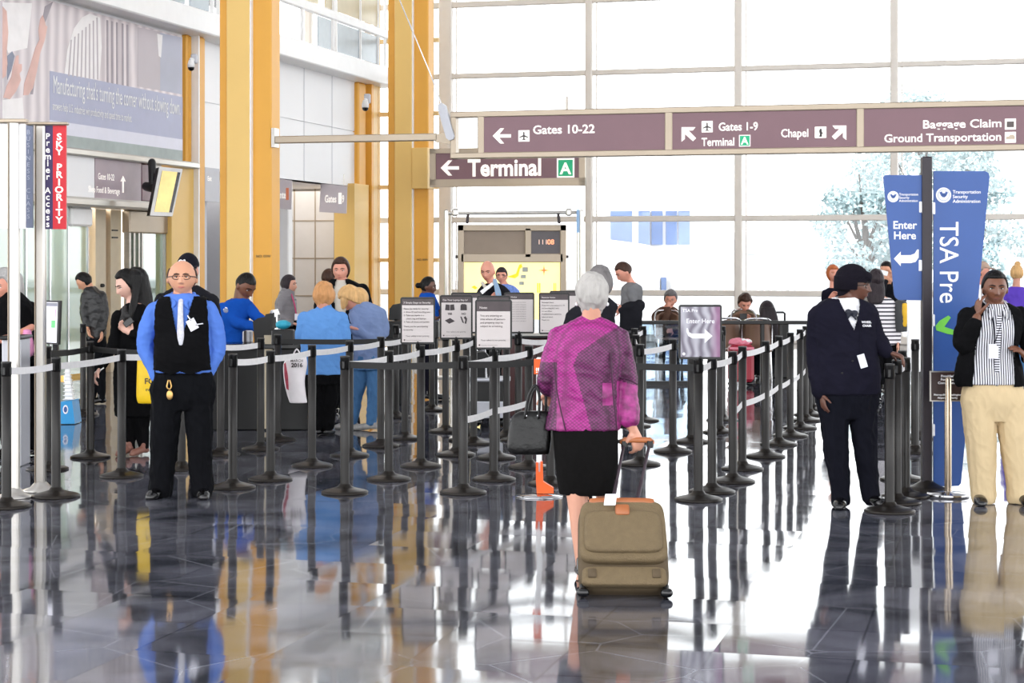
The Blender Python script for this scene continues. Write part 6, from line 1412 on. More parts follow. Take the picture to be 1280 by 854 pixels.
# --- 7 officer in blue
f = Fig('officer in royal blue uniform shirt leaning over the black desk', 288, 524)
T = [(300, 373, 10, 10, 0, 25), (297, 378, 17, 13, 0, 25), (293, 386, 22, 15, 0, 25), (289, 400, 22, 16, 0, 20), (287, 418, 20, 15), (286, 440, 20, 15)]
AL = [(280, 386, -6, 8.5), (297, 402, -14, 7.5), (322, 408, -22, 6), (330, 408, -26, 5)]; AR = [(309, 383, 4, 8), (322, 396, -6, 7), (336, 403, -16, 5.5)]
LG = [[(280, 445, 0, 12), (279, 485, 0, 9), (279, 515, 2, 7)], [(296, 445, 0, 12), (297, 485, 0, 9), (298, 515, 2, 7)]]
f.body(M['skin_brown'], dict(c=(307, 357, -2), h=34, yaw=52, pitch=32), T, [AL, AR], LG, neck=(301, 377, 0, 8.5), hands=[dict(w=(331, 408, -27), u=(1, .1, -.2), n=(0, 1, 0)), dict(w=(337, 403, -17), u=(1, .1, -.2), n=(0, 1, 0))])
f.face(E_, M['hair_black'], M['lips_dark']); f.hair(M['hair_black'], line=.2, side=.05, nape=-.2, thick=.012)
f.put('uniform_shirt', [rings_vf(T), f.limb(AL), f.limb(AR)], M['officer_blue'])
f.put('trousers', [rings_vf([(287, 435, 20, 15), (287, 450, 20, 15)])] + [f.limb(l) for l in LG], M['navy'])
f.put('sleeve_patch', [ell_vf((285, 388, -15.5), (5, 2.2, 5))], M['badge'], raw=True); f.put('sleeve_patch', [ell_vf((285, 388, -17), (3.2, 1.4, 3.2))], M['slate'], raw=True)
f.put('epaulette', [f.limb([(281, 381, -9, 1.4), (290, 377, -7, 1.4)], n=6)], M['navy'], raw=True)
for x in (279, 298): f.shoe(x, 524, 2, 30, M['shoe_black'])
o = empty('blue_folder', at(356, 425, gd(532) - .35), 'turquoise folded pouch lying on the desk by the document scanner', 'pouch'); c_ = Vector(o.location); c_.z = zD + .04
V_, F_ = ell_vf((0, 0, 0), (.075, .06, .045)); b = MB(); b.add([Vector(v) * (1 + .1 * noise.noise(Vector(v) * 30)) + at(354, 406, 18.2) for v in V_], F_, smooth=True); b.build('body', mk('turquoise', (40, 160, 186), .5), o)
b = MB(); a_ = at(354, 412, 18.2); b.box(a_.x - .11, a_.x + .11, a_.y - .07, a_.y + .07, zD, a_.z, bev=.01); b.build('stand', M['black_plastic'], o)

# --- 8 woman in the puffer jacket
f = Fig('woman in grey puffer jacket standing sideways right of the near yellow column', 360, 512)
T = [(359, 362, 7, 7, 0, 60), (358, 367, 10, 9, 0, 60), (357, 375, 13, 11, 0, 60), (357, 390, 13, 12), (358, 402, 13, 12)]
AL = [(353, 374, -8, 6), (352, 392, -10, 5.5), (362, 402, -12, 4.5), (366, 404, -13, 4)]; AR = [(364, 374, 6, 6), (366, 392, 4, 5), (370, 398, -2, 4)]
LG = [[(357, 425, -2, 9), (357, 465, -2, 7), (357, 504, 0, 5)], [(363, 425, 3, 9), (364, 465, 3, 7), (364, 504, 4, 5)]]
f.body(M['skin_light'], dict(c=(361, 356, 0), h=23, yaw=80), T, [AL, AR], LG, hands=[dict(w=(367, 404, -13), u=(1, .2, 0), n=(0, 1, 0)), dict(w=(371, 398, -3), u=(1, -.1, 0), n=(0, 1, 0))])
f.face(E_, M['hair_black']); f.hair(M['hair_brown'] if 0 else mk('hair_dark', (44, 36, 40), .5, var=.2, vs=40, **HB), line=.25, side=-.2, nape=-.4, thick=.07)
f.put('puffer_jacket', [rings_vf(T), f.limb(AL), f.limb(AR), f.limb([(359, 362, 0, 8), (359, 366, 0, 9.5)])], M['puffer_grey'])
f.put('skirt', [rings_vf([(359, 398, 12, 11), (360, 420, 14, 12), (361, 450, 13, 12)])], M['cloth_black']); f.put('leggings', [f.limb(l) for l in LG], M['cloth_black'])
f.put('lanyard', [f.limb([(365, 368, -6, .9), (369, 380, -8, .9), (371, 392, -8, .9)], n=6)], mk('lanyard_pink', (190, 60, 110), .6), raw=True)
badge(f, 372, 396, -10, 5, 8)
for x in (357, 364): f.shoe(x, 512, 0, 90, M['shoe_black'])

# --- 9 man in the dark jacket, and 9b behind him
f = Fig('long-haired man in open dark jacket and pale shirt facing the camera', 432, 516)
T = [(426, 350, 10, 9), (427, 356, 20, 11), (430, 363, 27, 13), (431, 380, 26, 14), (432, 400, 25, 14), (432, 425, 25, 14)]
AL = [(410, 364, 0, 7.5), (404, 392, -2, 6.5), (416, 408, -14, 5)]; AR = [(453, 363, 0, 7.5), (459, 390, -2, 6.5), (446, 408, -14, 5)]
LG = [[(422, 430, 0, 11), (421, 470, 0, 8.5), (420, 508, 2, 6)], [(442, 430, 0, 11), (443, 470, 0, 8.5), (444, 508, 2, 6)]]
f.body(M['skin_pink'], dict(c=(426, 338, -1), h=29, yaw=-4, pitch=2), T, [AL, AR], LG, neck=(426, 355, 1, 7.5), hands=[dict(w=(417, 408, -15), u=(1, .1, -.3), n=(0, 1, 0)), dict(w=(445, 408, -15), u=(-1, .1, -.3), n=(0, 1, 0), thumb=-1)])
f.face(E_, BRW, M['lips_rose']); f.hair(M['hair_brown'], line=.27, side=-.12, nape=-.45, thick=.075, top=.03)
f.put('shirt', [rings_vf(T)], M['beige_shirt'])
f.put('jacket', [rings_vf([(a, b, c * 1.05 + .6, e * 1.08 + 1) for a, b, c, e in T] + [(432, 432, 27, 15)]), f.limb(AL), f.limb(AR)], M['cloth_black'], keep=lambda x, y, dy: ~((dy < 0) & (np.abs(x - 427) < np.interp(y, [348, 360, 400, 440], [5, 8, 6.5, 6])) & (y < 440)), solid=.01)
f.put('trousers', [rings_vf([(432, 420, 24, 14), (432, 440, 25, 14)])] + [f.limb(l) for l in LG], M['trouser_black'])
for x in (420, 444): f.shoe(x, 516, 2, 0, M['shoe_black'])
f = Fig('brown-haired person mostly hidden behind the man in the open dark jacket', 412, 495)
T = [(412, 358, 7, 7), (413, 364, 15, 9), (414, 372, 19, 11), (414, 400, 18, 12), (414, 425, 18, 12)]; LG = [[(407, 430, 0, 8), (407, 460, 0, 6), (407, 490, 1, 4.5)], [(421, 430, 0, 8), (421, 460, 0, 6), (421, 490, 1, 4.5)]]
AL = [(398, 372, 0, 5), (396, 395, 0, 4.5), (398, 414, -3, 3.5)]; AR = [(430, 372, 0, 5), (432, 395, 0, 4.5), (430, 414, -3, 3.5)]
f.body(M['skin_tan'], dict(c=(411, 348, 0), h=23, yaw=150), T, [AL, AR], LG, hands=[dict(w=(398, 414, -3), u=(0, 1, 0), n=(1, 0, 0)), dict(w=(430, 414, -3), u=(0, 1, 0), n=(-1, 0, 0))]); f.hair(M['hair_brown'], thick=.05)
f.put('coat', [rings_vf(T + [(414, 440, 18, 12)]), f.limb(AL), f.limb(AR)], M['charcoal']); f.put('trousers', [f.limb(l) for l in LG], M['trouser_black'])
for x in (407, 421): f.shoe(x, 495, 1, 180, M['shoe_black'])

# --- 10 older woman in the light blue shirt
f = Fig('short-haired older woman in light blue shirt seen from behind at the desk', 405, 545)
T = [(405, 385, 10, 9), (404, 390, 20, 12), (404, 398, 27, 15), (403, 415, 27, 17), (404, 440, 28, 18), (404, 468, 29, 19)]
AL = [(380, 398, 0, 8.5), (376, 422, 2, 8), (375, 412, 16, 6)]; AR = [(427, 398, 0, 8.5), (431, 422, 0, 8), (432, 446, 6, 6.5)]
LG = [[(394, 475, 0, 14), (395, 505, 0, 11), (398, 532, 3, 8)], [(414, 475, 0, 13), (411, 505, 0, 10), (410, 532, 3, 8)]]
f.body(M['skin_pink'], dict(c=(405, 371, 0), h=32, yaw=165, pitch=10), T, [AL, AR], LG, hands=[dict(w=(375, 411, 17), u=(-.2, -1, .4), n=(1, 0, 0)), dict(w=(432, 448, 6), u=(0, 1, 0), n=(-1, 0, 0))])
f.hair(M['hair_strawberry'], line=.2, side=-.05, nape=-.38, thick=.085, top=.03, rough=.06, extra=[ell_vf((405, 369, 0), (14.5, 13, 14))])
f.put('shirt', [rings_vf(T), f.limb(AL), f.limb(AR), f.limb([(405, 384, 0, 10), (405, 390, 0, 12)])], M['light_blue'])
f.put('trousers', [rings_vf([(404, 462, 26, 16), (404, 480, 25, 16)])] + [f.limb(l) for l in LG], M['cloth_black'])
for x in (399, 409): f.shoe(x, 545, 3, 170, M['shoe_black'], L=.23)
wb = bag('white cloth bag printed 2016 hanging at the older woman side', 370, 547, [(372, 445, 12, 3, -8), (370, 456, 15, 5, -8), (369, 475, 13, 6, -8), (371, 490, 12, 6, -8), (374, 503, 11, 5, -8)], mk('bag_white', (238, 232, 234), .6, bump=.5, bs=6), e=2.8)
wb.put('handle', [wb.limb([(366, 447, -10, 1), (372, 436, -9, 1), (379, 447, -10, 1)], n=6)], M['bag_white'], raw=True)
plX = plane_at(wb.d - 15.2 * wb.s, 370); textpx('2016', plX, 364, 459, 5, M['print_dark'], wb.root, bold=.03); textpx('MARCH', plX, 363, 452.5, 3.2, M['print_grey'], wb.root, bold=.01)
b_ = MB(); b_.prism(plX, [plX.uv(*q) for q in ((355, 455), (357, 453), (360, 470), (361, 488), (358, 486), (355.5, 470))], 0, .004); b_.build('print', mk('bag_print', (176, 66, 84), .6, var=.3, vs=30), wb.root)

# --- 11 blonde woman in jeans
f = Fig('blonde woman in slate sweater and blue jeans bending over papers', 456, 538)
T = [(452, 377, 9, 9, 0, 0), (456, 382, 17, 12), (459, 390, 22, 14), (460, 405, 21, 15), (461, 425, 20, 15), (462, 446, 20, 15)]
AL = [(444, 394, -6, 8), (450, 414, -10, 7.5), (440, 410, -16, 5), (437, 407, -18, 4.5)]; AR = [(475, 392, 2, 8), (479, 416, 2, 7.5), (462, 420, -12, 6), (450, 412, -16, 5)]
LL = [(453, 458, 2, 10.5), (446, 495, 6, 7.8), (440, 528, 9, 6)]; LR = [(469, 458, -2, 10.5), (467, 495, -2, 8.4), (464, 528, -2, 6.4)]
f.body(M['skin_pink'], dict(c=(440, 373, -4), h=31, yaw=-80, pitch=50), T, [AL, AR], [LL, LR], neck=(450, 382, 0, 7.5), hands=[dict(w=(437, 407, -18), u=(-1, -.1, -.1), n=(0, 1, 0)), dict(w=(449, 411, -17), u=(-1, -.2, -.1), n=(0, 1, 0), thumb=-1)])
f.hair(M['hair_blond'], line=.3, side=-.18, nape=-.42, thick=.085, top=.02, rough=.03, extra=[ell_vf((448, 373, 1), (13, 13, 14)), f.limb([(437, 364, -6, 9), (432, 376, -10, 6), (430, 384, -10, 3)])])
f.put('sweater', [rings_vf(T + [(462, 452, 20, 15)]), f.limb(AL), f.limb(AR)], M['slate_blue'])
f.put('jeans', [rings_vf([(462, 444, 19.5, 14.5), (462, 462, 21, 15)]), f.limb(LL), f.limb(LR)], M['jeans'])
f.shoe(442, 538, 9, -100, M['shoe_trainer'], L=.27, w=.045, name='trainer'); f.shoe(467, 538, -2, -92, M['shoe_trainer'], L=.27, w=.045, name='trainer')

# --- 12 woman officer with bun
f = Fig('woman officer with hair in a bun, blue uniform, turned to the right', 535, 500)
T = [(534, 366, 7, 7, 0, 60), (534, 370, 11, 9, 0, 60), (534, 378, 15, 11, 0, 60), (534, 392, 15, 12), (534, 410, 15, 12)]
AL = [(527, 377, -8, 6), (533, 395, -10, 5.5), (546, 398, -12, 4)]; AR = [(541, 377, 6, 6), (548, 392, 2, 5), (552, 388, -4, 4)]
LG = [[(530, 415, -2, 9), (530, 455, -2, 7), (530, 492, 0, 5)], [(539, 415, 2, 9), (540, 455, 2, 7), (540, 492, 3, 5)]]
f.body(M['skin_dark'], dict(c=(535, 358, 0), h=24, yaw=82, pitch=6), T, [AL, AR], LG, hands=[dict(w=(546, 398, -12), u=(1, -.4, 0), n=(0, -1, 0)), dict(w=(552, 388, -4), u=(.3, -1, 0), n=(-1, 0, 0))])
f.face(E_, M['hair_black'], M['lips_dark']); f.hair(M['hair_black'], line=.25, side=.0, nape=-.3, thick=.03, extra=[ell_vf((522.5, 357, 0), (3.6, 3.6, 3.6))])
f.put('uniform_shirt', [rings_vf(T), f.limb(AL[:2]), f.limb(AR[:2])], M['officer_blue']); f.put('trousers', [rings_vf([(534, 405, 14, 12), (534, 422, 15, 12)])] + [f.limb(l) for l in LG], M['navy'])
for x in (530, 540): f.shoe(x, 500, 0, 90, M['shoe_black'])

def simple(label, ax, gy, skin, head, sh, wst, top, m_top, bot='trouser_black', hair=None, hm='hair_brown', armL=None, armR=None, face=False, turn=0, shirt=None, hem=None, yawf=0, depth=.6, bald=False, hk=None, shoes='shoe_black', gl=None, short=False, legs=True, extra=(), handL=None, handR=None, bm='eye_dark'):
    """standing far figure: head centre/height, shoulder (cx, y, half width), waist y"""
    f = Fig(label, ax, gy); cx, sy, hw = sh; k = hw / 20.0; hy_ = wst; gx = ax
    T = [(cx, sy - 7 * k, hw * .42, hw * .38, 0, turn), (cx, sy - 3 * k, hw * .8, hw * .5, 0, turn), (cx, sy + 5 * k, hw * 1.0, hw * depth, 0, turn), ((cx + gx) / 2, (sy + hy_) / 2, hw * .95, hw * (depth + .05), 0, turn), (gx, hy_, hw * .95, hw * (depth + .05), 0, turn)]
    AL = armL or [(cx - hw * .86, sy + 6 * k, 0, 6.6 * k), (cx - hw * 1.0, (sy + hy_) / 2, 0, 5.8 * k), (gx - hw * .95, hy_ + 3 * k, -5 * k, 4.6 * k)]; AR = armR or [(cx + hw * .86, sy + 6 * k, 0, 6.6 * k), (cx + hw * 1.0, (sy + hy_) / 2, 0, 5.8 * k), (gx + hw * .95, hy_ + 3 * k, -5 * k, 4.6 * k)]
    kn = (hy_ + gy) / 2 + 4; LG = [[(gx + s_ * hw * .42, hy_ + 6 * k, 0, 9.5 * k), (gx + s_ * hw * .42, kn, 0, 7.4 * k), (gx + s_ * hw * .42, gy - 7 * k, 2, 5.6 * k)] for s_ in (-1, 1)]
    H = dict(c=head[:3], h=head[3], yaw=head[4], pitch=head[5] if len(head) > 5 else 0)
    f.body(M[skin], H, T, [AL, AR], LG, neck=(cx, sy - 4 * k, 0, 5.2 * k), hands=[dict(w=AL[-1][:3], u=handL or (0, 1, -.1), n=(1, 0, 0) if not handL else (0, .3, -1)), dict(w=AR[-1][:3], u=handR or (0, 1, -.1), n=(-1, 0, 0) if not handR else (0, .3, -1), thumb=-1)])
    if face: f.face(M['eye_dark'], M[hm], M['lips_dark'] if skin in ('skin_dark', 'skin_brown') else M['lips_rose'], gl)
    if not bald: f.hair(M[hm], **(hk or {}))
    f.put('shirt' if top == 'shirt' else top, [rings_vf(T + [(gx, hy_ + 8 * k, hw * .96, hw * .62, 0, turn)]), f.limb(AL[:2] if short else AL), f.limb(AR[:2] if short else AR)] + list(extra), M[m_top] if isinstance(m_top, str) else m_top)
    f.put('trousers', [rings_vf([(gx, hy_, hw * .88, hw * .58), (gx, hy_ + 14 * k, hw * .92, hw * .58)])] + [f.limb(l) for l in LG], M[bot])
    for s_ in (-1, 1): f.shoe(gx + s_ * hw * .42, gy, 2, yawf + s_ * 6, M[shoes])
    return f
# 13 bald man with papers
f = simple('bald man in dark jacket carrying blue-white folder before the yellow map', 614, 508, 'skin_pink', (609.5, 339, -1, 26, -18, 12), (616, 361, 19), 424, 'jacket', 'charcoal', face=True, bald=True, armL=[(601, 368, 0, 6), (600, 392, -4, 5.6), (612, 378, -14, 4.5)], handL=(.6, -.8, -.2))
f.put('collar', [f.limb([(603, 354, -5, 2.2), (609, 360, -10, 2.4), (618, 353, -6, 2.2)], n=8)], M['beige_shirt'], raw=True)
fo = empty('folder', at(621, 362, f.d - .2), 'blue and white folder in the arm of the bald man', 'folder'); pq = plane_at(f.d - .2, 620)
b = MB(); b.prism(pq, [pq.uv(*q) for q in ((616, 349), (620, 348), (626, 364), (627, 372), (620, 372))], -.02, 0); b.build('cover', mk('folder_blue', (130, 160, 190), .3), fo)
b = MB(); b.prism(pq, [pq.uv(*q) for q in ((600, 364), (615, 353), (617, 356), (603, 368))], -.015, 0); b.build('sheet', M['white_paint'], fo)
# 14
simple('dark-haired man with glasses in blue checked shirt before the yellow map', 632, 492, 'skin_pink', (627, 345, 0, 20, -6), (632, 361, 15), 416, 'shirt', 'check_blue', face=True, hm='hair_dark', hk=dict(line=.22, side=.02, nape=-.3, thick=.05, top=.03), gl=M['black_plastic'])
# 15 grey polo
f = simple('man in grey polo shirt looking down at his phone', 788, 512, 'skin_pink', (780, 340, -1, 26, -78, 32), (790, 358, 14), 410, 'polo_shirt', 'grey_polo', bot='charcoal', face=True, hm='hair_brown', turn=-60, depth=.85, short=True, hk=dict(line=.25, side=.05, nape=-.2, thick=.035),
           armL=[(788, 362, -12, 6), (793, 384, -14, 5.4), (779, 387, -18, 4)], armR=[(795, 362, 8, 6), (796, 384, 4, 5), (778, 386, -6, 4)], handL=(-1, 0, -.1), handR=(-1, 0, -.1))
jk = f.put('jacket_over_arm', [f.limb([(774, 386, -18, 4), (784, 384, -18, 7), (798, 382, -14, 8)]), rings_vf([(786, 384, 15, 6, -18), (788, 395, 14, 6, -18), (787, 412, 14, 6, -16)])], M['charcoal'])
p_ = empty('mobile_phone', at(767, 384, f.d - .22), 'phone held by the man in the grey polo', 'phone'); c_ = Vector(p_.location); b = MB(); b.obox(c_, Vector((.8, 0, -.4)).normalized(), Vector((0, 1, 0)), Vector((.4, 0, .8)).normalized(), -.05, .05, -.04, .04, -.006, .006, bev=.004); b.build('body', M['black_gloss'], p_)

def seated(label, ax, gy, skin, head, sh, m_top, hm, legs, hk=None, armL=None, armR=None, hL=None, hR=None, face=True, turn=0, top='jacket', bot='trouser_black'):
    f = Fig(label, ax, gy); cx, sy, hw = sh; k = hw / 18.0
    T = [(cx, sy - 6 * k, hw * .45, hw * .4, 0, turn), (cx, sy - 2 * k, hw * .8, hw * .5, 0, turn), (cx, sy + 6 * k, hw, hw * .6, 0, turn), (ax, sy + 24 * k, hw * .95, hw * .62, 0, turn), (ax, legs[0][0][1], hw * .95, hw * .65, 0, turn)]
    f.body(M[skin], dict(c=head[:3], h=head[3], yaw=head[4], pitch=head[5]), T, [armL, armR], legs, neck=(cx, sy - 3 * k, 0, 5 * k), hands=[dict(w=armL[-1][:3], u=hL, n=(0, 0, -1)), dict(w=armR[-1][:3], u=hR, n=(0, 0, -1), thumb=-1)])
    if face: f.face(M['eye_dark'], M[hm], M['lips_rose'])
    f.hair(M[hm], **(hk or {})); f.put(top, [rings_vf(T), f.limb(armL), f.limb(armR)], M[m_top]); f.put('trousers', [f.limb(l) for l in legs], M[bot])
    for l in legs: f.shoe(l[-1][0], gy, l[-1][2], head[4], M['shoe_black'])
    return f
seated('seated grey-haired man in brown resting his chin on his hand', 834, 456, 'skin_pink', (838, 374, -3, 21, -8, 12), (834, 389, 17), 'brown_knit', 'hair_grey', [[(827, 428, 0, 8), (824, 426, -30, 7), (824, 452, -30, 5)], [(842, 428, 0, 8), (846, 426, -30, 7), (846, 452, -30, 5)]], hk=dict(line=.25, side=.0, nape=-.3, thick=.07, top=.04, rough=.04),
       armL=[(820, 395, 0, 6), (822, 412, -14, 5.5), (832, 394, -18, 4.5), (834, 386, -17, 3.8)], armR=[(848, 395, 0, 6), (852, 412, -10, 5.5), (842, 412, -20, 4)], hL=(.1, -1, .1), hR=(-1, .1, -.2))
seated('seated man in olive jacket reading his phone by the glass barrier', 931, 454, 'skin_pink', (930.5, 379, -4, 22, 4, 28), (930, 394, 18), 'olive', 'hair_brown', [[(923, 430, 0, 8), (918, 428, -26, 7), (918, 450, -26, 5)], [(940, 430, 0, 8), (944, 428, -26, 7), (944, 450, -26, 5)]], hk=dict(line=.25, side=.02, nape=-.3, thick=.07, top=.06, rough=.05),
       armL=[(915, 399, 0, 6.5), (916, 414, -14, 5.8), (926, 402, -24, 4)], armR=[(946, 399, 0, 6.5), (948, 414, -14, 5.8), (936, 402, -24, 4)], hL=(.6, -.6, 0), hR=(-.6, -.8, 0))
p_ = empty('mobile_phone', at(930, 396, gd(454) - .46), 'phone held up by the seated man in olive jacket', 'phone'); c_ = Vector(p_.location); MB().box(c_.x - .07, c_.x + .05, c_.y - .006, c_.y + .006, c_.z - .04, c_.z + .05, bev=.004).build('body', M['black_gloss'], p_)
seated('seated woman with long dark hair seen from behind in a brown chair', 956, 476, 'skin_light', (959, 389, 2, 24, 170, 10), (958, 409, 15), 'cloth_black', 'hair_dark', [[(952, 440, 4, 9), (950, 436, 36, 7), (952, 468, 38, 5)], [(964, 440, 4, 9), (968, 436, 36, 7), (968, 468, 38, 5)]], hk=dict(line=.2, side=-.3, nape=-.45, thick=.08), face=False, top='sweater',
       armL=[(945, 414, 0, 6), (945, 428, 8, 5.4), (952, 426, 22, 4)], armR=[(971, 414, 0, 6), (972, 428, 8, 5.4), (966, 426, 22, 4)], hL=(.4, -.2, .8), hR=(-.4, -.2, .8)).put('long_hair', [rings_vf([(959, 384, 9, 8, -2), (960, 396, 11.5, 6, -5), (961, 412, 12, 5, -8), (961, 424, 9, 3.5, -9)])], M['hair_dark'])

# --- 19 woman in the hat
f = Fig('woman in black bucket hat and navy cardigan looking over her shoulder', 1064, 634, vox=.005)
T = [(1056, 372, 14, 12, 0), (1055, 380, 30, 16, 0), (1054, 390, 38, 19), (1055, 412, 37, 21), (1057, 440, 37, 22), (1058, 465, 39, 23), (1058, 486, 40, 23)]
AL = [(1024, 394, 0, 13), (1021, 430, 2, 12), (1021, 462, -2, 11), (1023, 484, -8, 10), (1024, 490, -9, 9)]; AR = [(1084, 392, 0, 12.5), (1094, 418, 2, 11.5), (1102, 433, -6, 9.5), (1106, 438, -8, 8.5)]
LL = [(1042, 503, 0, 19.5), (1045, 560, 0, 16), (1050, 605, 0, 13), (1051, 625, 0, 13)]; LR = [(1078, 503, 0, 19), (1082, 560, 2, 15), (1087, 600, 4, 12.5), (1089, 620, 4, 12.5)]
f.body(M['skin_dark'], dict(c=(1069, 357, -1), h=42, yaw=66, pitch=0, wide=1.02), T, [AL, AR], [LL, LR], neck=(1057, 378, 2, 10), hands=[dict(w=(1025, 491, -13), u=(.12, 1, -.1), n=(.8, 0, .3), curl=.3, L=27), dict(w=(1106, 439, -9), u=(1, .35, -.2), n=(0, 1, 0), curl=.75)])
f.face(E_, M['hair_black'], M['lips_dark'], M['lens_frame'])
f.hair(M['hair_black'], line=.2, side=.0, nape=-.12, thick=.02)
hs_ = [(-.52, 2.0), (-.3, 2.0)]
R_ = rot_face(66, 0, 0)
hc = f.hc; hat = [ell_vf((hc[0] - 4.5, hc[1] - 9, hc[2]), (21, 21, 18.5)), rings_vf([(hc[0] - 5, hc[1] - 12, 21.5, 20.5, hc[2]), (hc[0] - 5, hc[1] - 3, 22, 21, hc[2]), (hc[0] - 5.5, hc[1] + 5, 21, 20, hc[2] + 2)], e=2.0), f.limb([(hc[0] - 10, hc[1] + 4, hc[2] + 4, 13), (hc[0] - 12, hc[1] + 9, hc[2] + 4, 10)])]
brim = [f.limb([(hc[0] - 2, hc[1] - 15, hc[2] - 12, 7), (hc[0] + 12, hc[1] - 11, hc[2] - 8, 7), (hc[0] + 13, hc[1] - 10, hc[2] + 6, 7), (hc[0] + 2, hc[1] - 14, hc[2] + 14, 6)]), f.limb([(hc[0] + 4, hc[1] - 10, hc[2], 15), (hc[0] + 12, hc[1] - 7, hc[2], 9)], flat=((.5, 0, 1), .3))]
f.put('bucket_hat', hat + brim, M['hat_black'] if 'hat_black' in M else mk('hat_black', (20, 17, 26), .9, spec=.12, bump=.3, bs=50), keep=lambda x, y, dy: ~((x > hc[0] - 1) & (y > hc[1] - 4.5)))
f.put('shirt', [rings_vf(T[:5])], M['white_cloth'])
f.put('cardigan', [rings_vf([(a, b, c * 1.03 + .8, e * 1.05 + 1.2) for a, b, c, e, *_ in T] + [(1058, 492, 41, 24)]), f.limb(AL), f.limb(AR)], M['navy'], keep=lambda x, y, dy: ~(((dy < 2) & (np.abs(x - 1059 - (y - 372) * .11) < np.interp(y, [372, 380, 395, 412], [13, 12, 7, 0])) & (y < 412)) | (y < 374)), solid=.006)
for sx in (-1, 1): f.put('collar', [f.limb([(1057 + sx * 12, 374, 4, 2.6), (1057 + sx * 11, 379, -10, 3.4), (1058 + sx * 6, 385, -17, 3.4), (1059 + sx * 8, 391, -19, 1.6)], n=8)], M['white_cloth'], raw=True)
f.put('bow_tie', [ell_vf((1056.5, 389, -22), (4.6, 3, 4.2), 0, 0, 10), ell_vf((1064.5, 391, -21), (4.8, 3, 4.4), 0, 0, -10), ell_vf((1060.5, 390, -23), (2.4, 2.6, 2.6)), f.limb([(1057, 393, -22, 2.6), (1055, 398, -22, 1.4)]), f.limb([(1063, 394, -22, 2.6), (1066, 399, -22, 1.4)])], M['navy'] if 0 else mk('bow_navy', (14, 18, 36), .6))
badge(f, 1073, 450, -27, 9, 17, -17, strap=[(1066, 392, -21), (1070, 410, -25), (1070.5, 440, -27)])
pl8 = plane_at(f.d - 24.5 * f.s, 1078)
textpx('WHEEL', pl8, 1077, 404, 2.6, M['white_cloth'], f.root, bold=.03); textpx('CHAIR', pl8, 1078, 408.5, 2.6, M['white_cloth'], f.root, bold=.03)
for x, y in ((1048, 465), (1061, 450)): f.put('button', [ell_vf((x, y, -25.5), (1.3, 1, 1.3))], M['black_plastic'], raw=True)
f.put('trousers', [rings_vf([(1058, 478, 39, 22), (1059, 496, 40, 23), (1060, 514, 37, 19), (1060, 524, 33, 15)]), f.limb(LL), f.limb(LR)], mk('trouser_navy', (15, 16, 25), .9, spec=.12, bump=.5, bs=6))
f.shoe(1051, 634, 0, -14, M['shoe_black'], L=.25); f.shoe(1089, 632, 3, 20, M['shoe_black'], L=.25)

# --- 20 striped woman with backpack
sm_ = stripes('striped_knit', (232, 228, 230), (58, 54, 66), 21, 2, .62)
f = simple('dark-haired woman in striped top and backpack standing behind the hat woman', 1104, 504, 'skin_light', (1095, 350, 0, 25, 160), (1102, 378, 18), 424, 'striped_top', sm_, bot='cloth_black', hm='hair_dark', hk=dict(line=.2, side=-.3, nape=-.45, thick=.08, rough=.03))
f.put('long_hair', [rings_vf([(1095, 346, 9, 8, -1), (1094, 358, 11, 7, -3), (1093, 370, 11.5, 6, -8), (1092, 379, 8, 4, -11)])], M['hair_dark'])
bp_ = Fig('grey and yellow backpack worn by the woman in the striped top', 1126, 504, name='backpack', cat='bag'); bp_.put('body', [rings_vf([(1125, 376, 6, 7, -4), (1126, 384, 9, 10, -4), (1127, 400, 10, 11, -4), (1126, 414, 8, 9, -4)])], mk('pack_grey', (58, 60, 62), .7, bump=.6, bs=12))
bp_.put('panel', [rings_vf([(1128, 379, 3.5, 5, -11), (1129, 392, 4.5, 5.5, -12), (1128, 408, 3, 4, -11)])], mk('pack_yellow', (226, 178, 40), .6))
# 21..25 far people
simple('red-haired woman in dark top by the glass wall left of the hat woman', 1040, 478, 'skin_pink', (1041, 342, 0, 20, 12), (1040, 364, 11), 412, 'jacket', 'navy', face=True, hm='hair_red', hk=dict(line=.25, side=-.35, nape=-.45, thick=.09), armL=[(1031, 366, 0, 4), (1029, 380, -6, 3.6), (1034, 374, -14, 3)], handL=(.5, -.6, -.2))
f = simple('man photographing, hands raised to his face, left of the blue Enter Here sign', 1112, 492, 'skin_tan', (1108, 338, 0, 22, -40), (1113, 360, 15), 416, 'jacket', 'charcoal', face=False, hm='hair_black', hk=dict(line=.22, side=.0, nape=-.3, thick=.05), armL=[(1101, 366, -4, 5), (1098, 374, -14, 4.6), (1103, 352, -18, 3.8)], handL=(.1, -1, .1), armR=[(1124, 364, -2, 5), (1126, 376, -14, 4.6), (1114, 354, -18, 3.8)], handR=(-.1, -1, .1))
p_ = empty('camera_phone', at(1104, 341, f.d - .26), 'white phone held at eye level by the photographing man', 'phone'); c_ = Vector(p_.location); b = MB(); b.obox(c_, Vector((1, 0, -.25)).normalized(), Vector((0, 1, 0)), Vector((.25, 0, 1)).normalized(), -.06, .06, -.006, .006, -.03, .03, bev=.006); b.build('body', M['white_paint'], p_)
f = simple('person in a tan cap and pale shirt behind the tall blue sign', 1227, 486, 'skin_pink', (1228, 339, 0, 21, 70), (1226, 360, 12), 412, 'shirt', 'white_cloth', bot='khaki', face=False, hm='hair_grey')
f.put('cap', hair_vf(f.hc, f.hh, *f.ha, thick=.06, line=.16, side=.12, nape=.05, top=.04) + [f.limb([f.hp((0, .40, .17)) + (3.4,), f.hp((0, .66, .13)) + (3,)], flat=((0, 0, 1), .35))], mk('cap_tan', (176, 150, 132), .8))
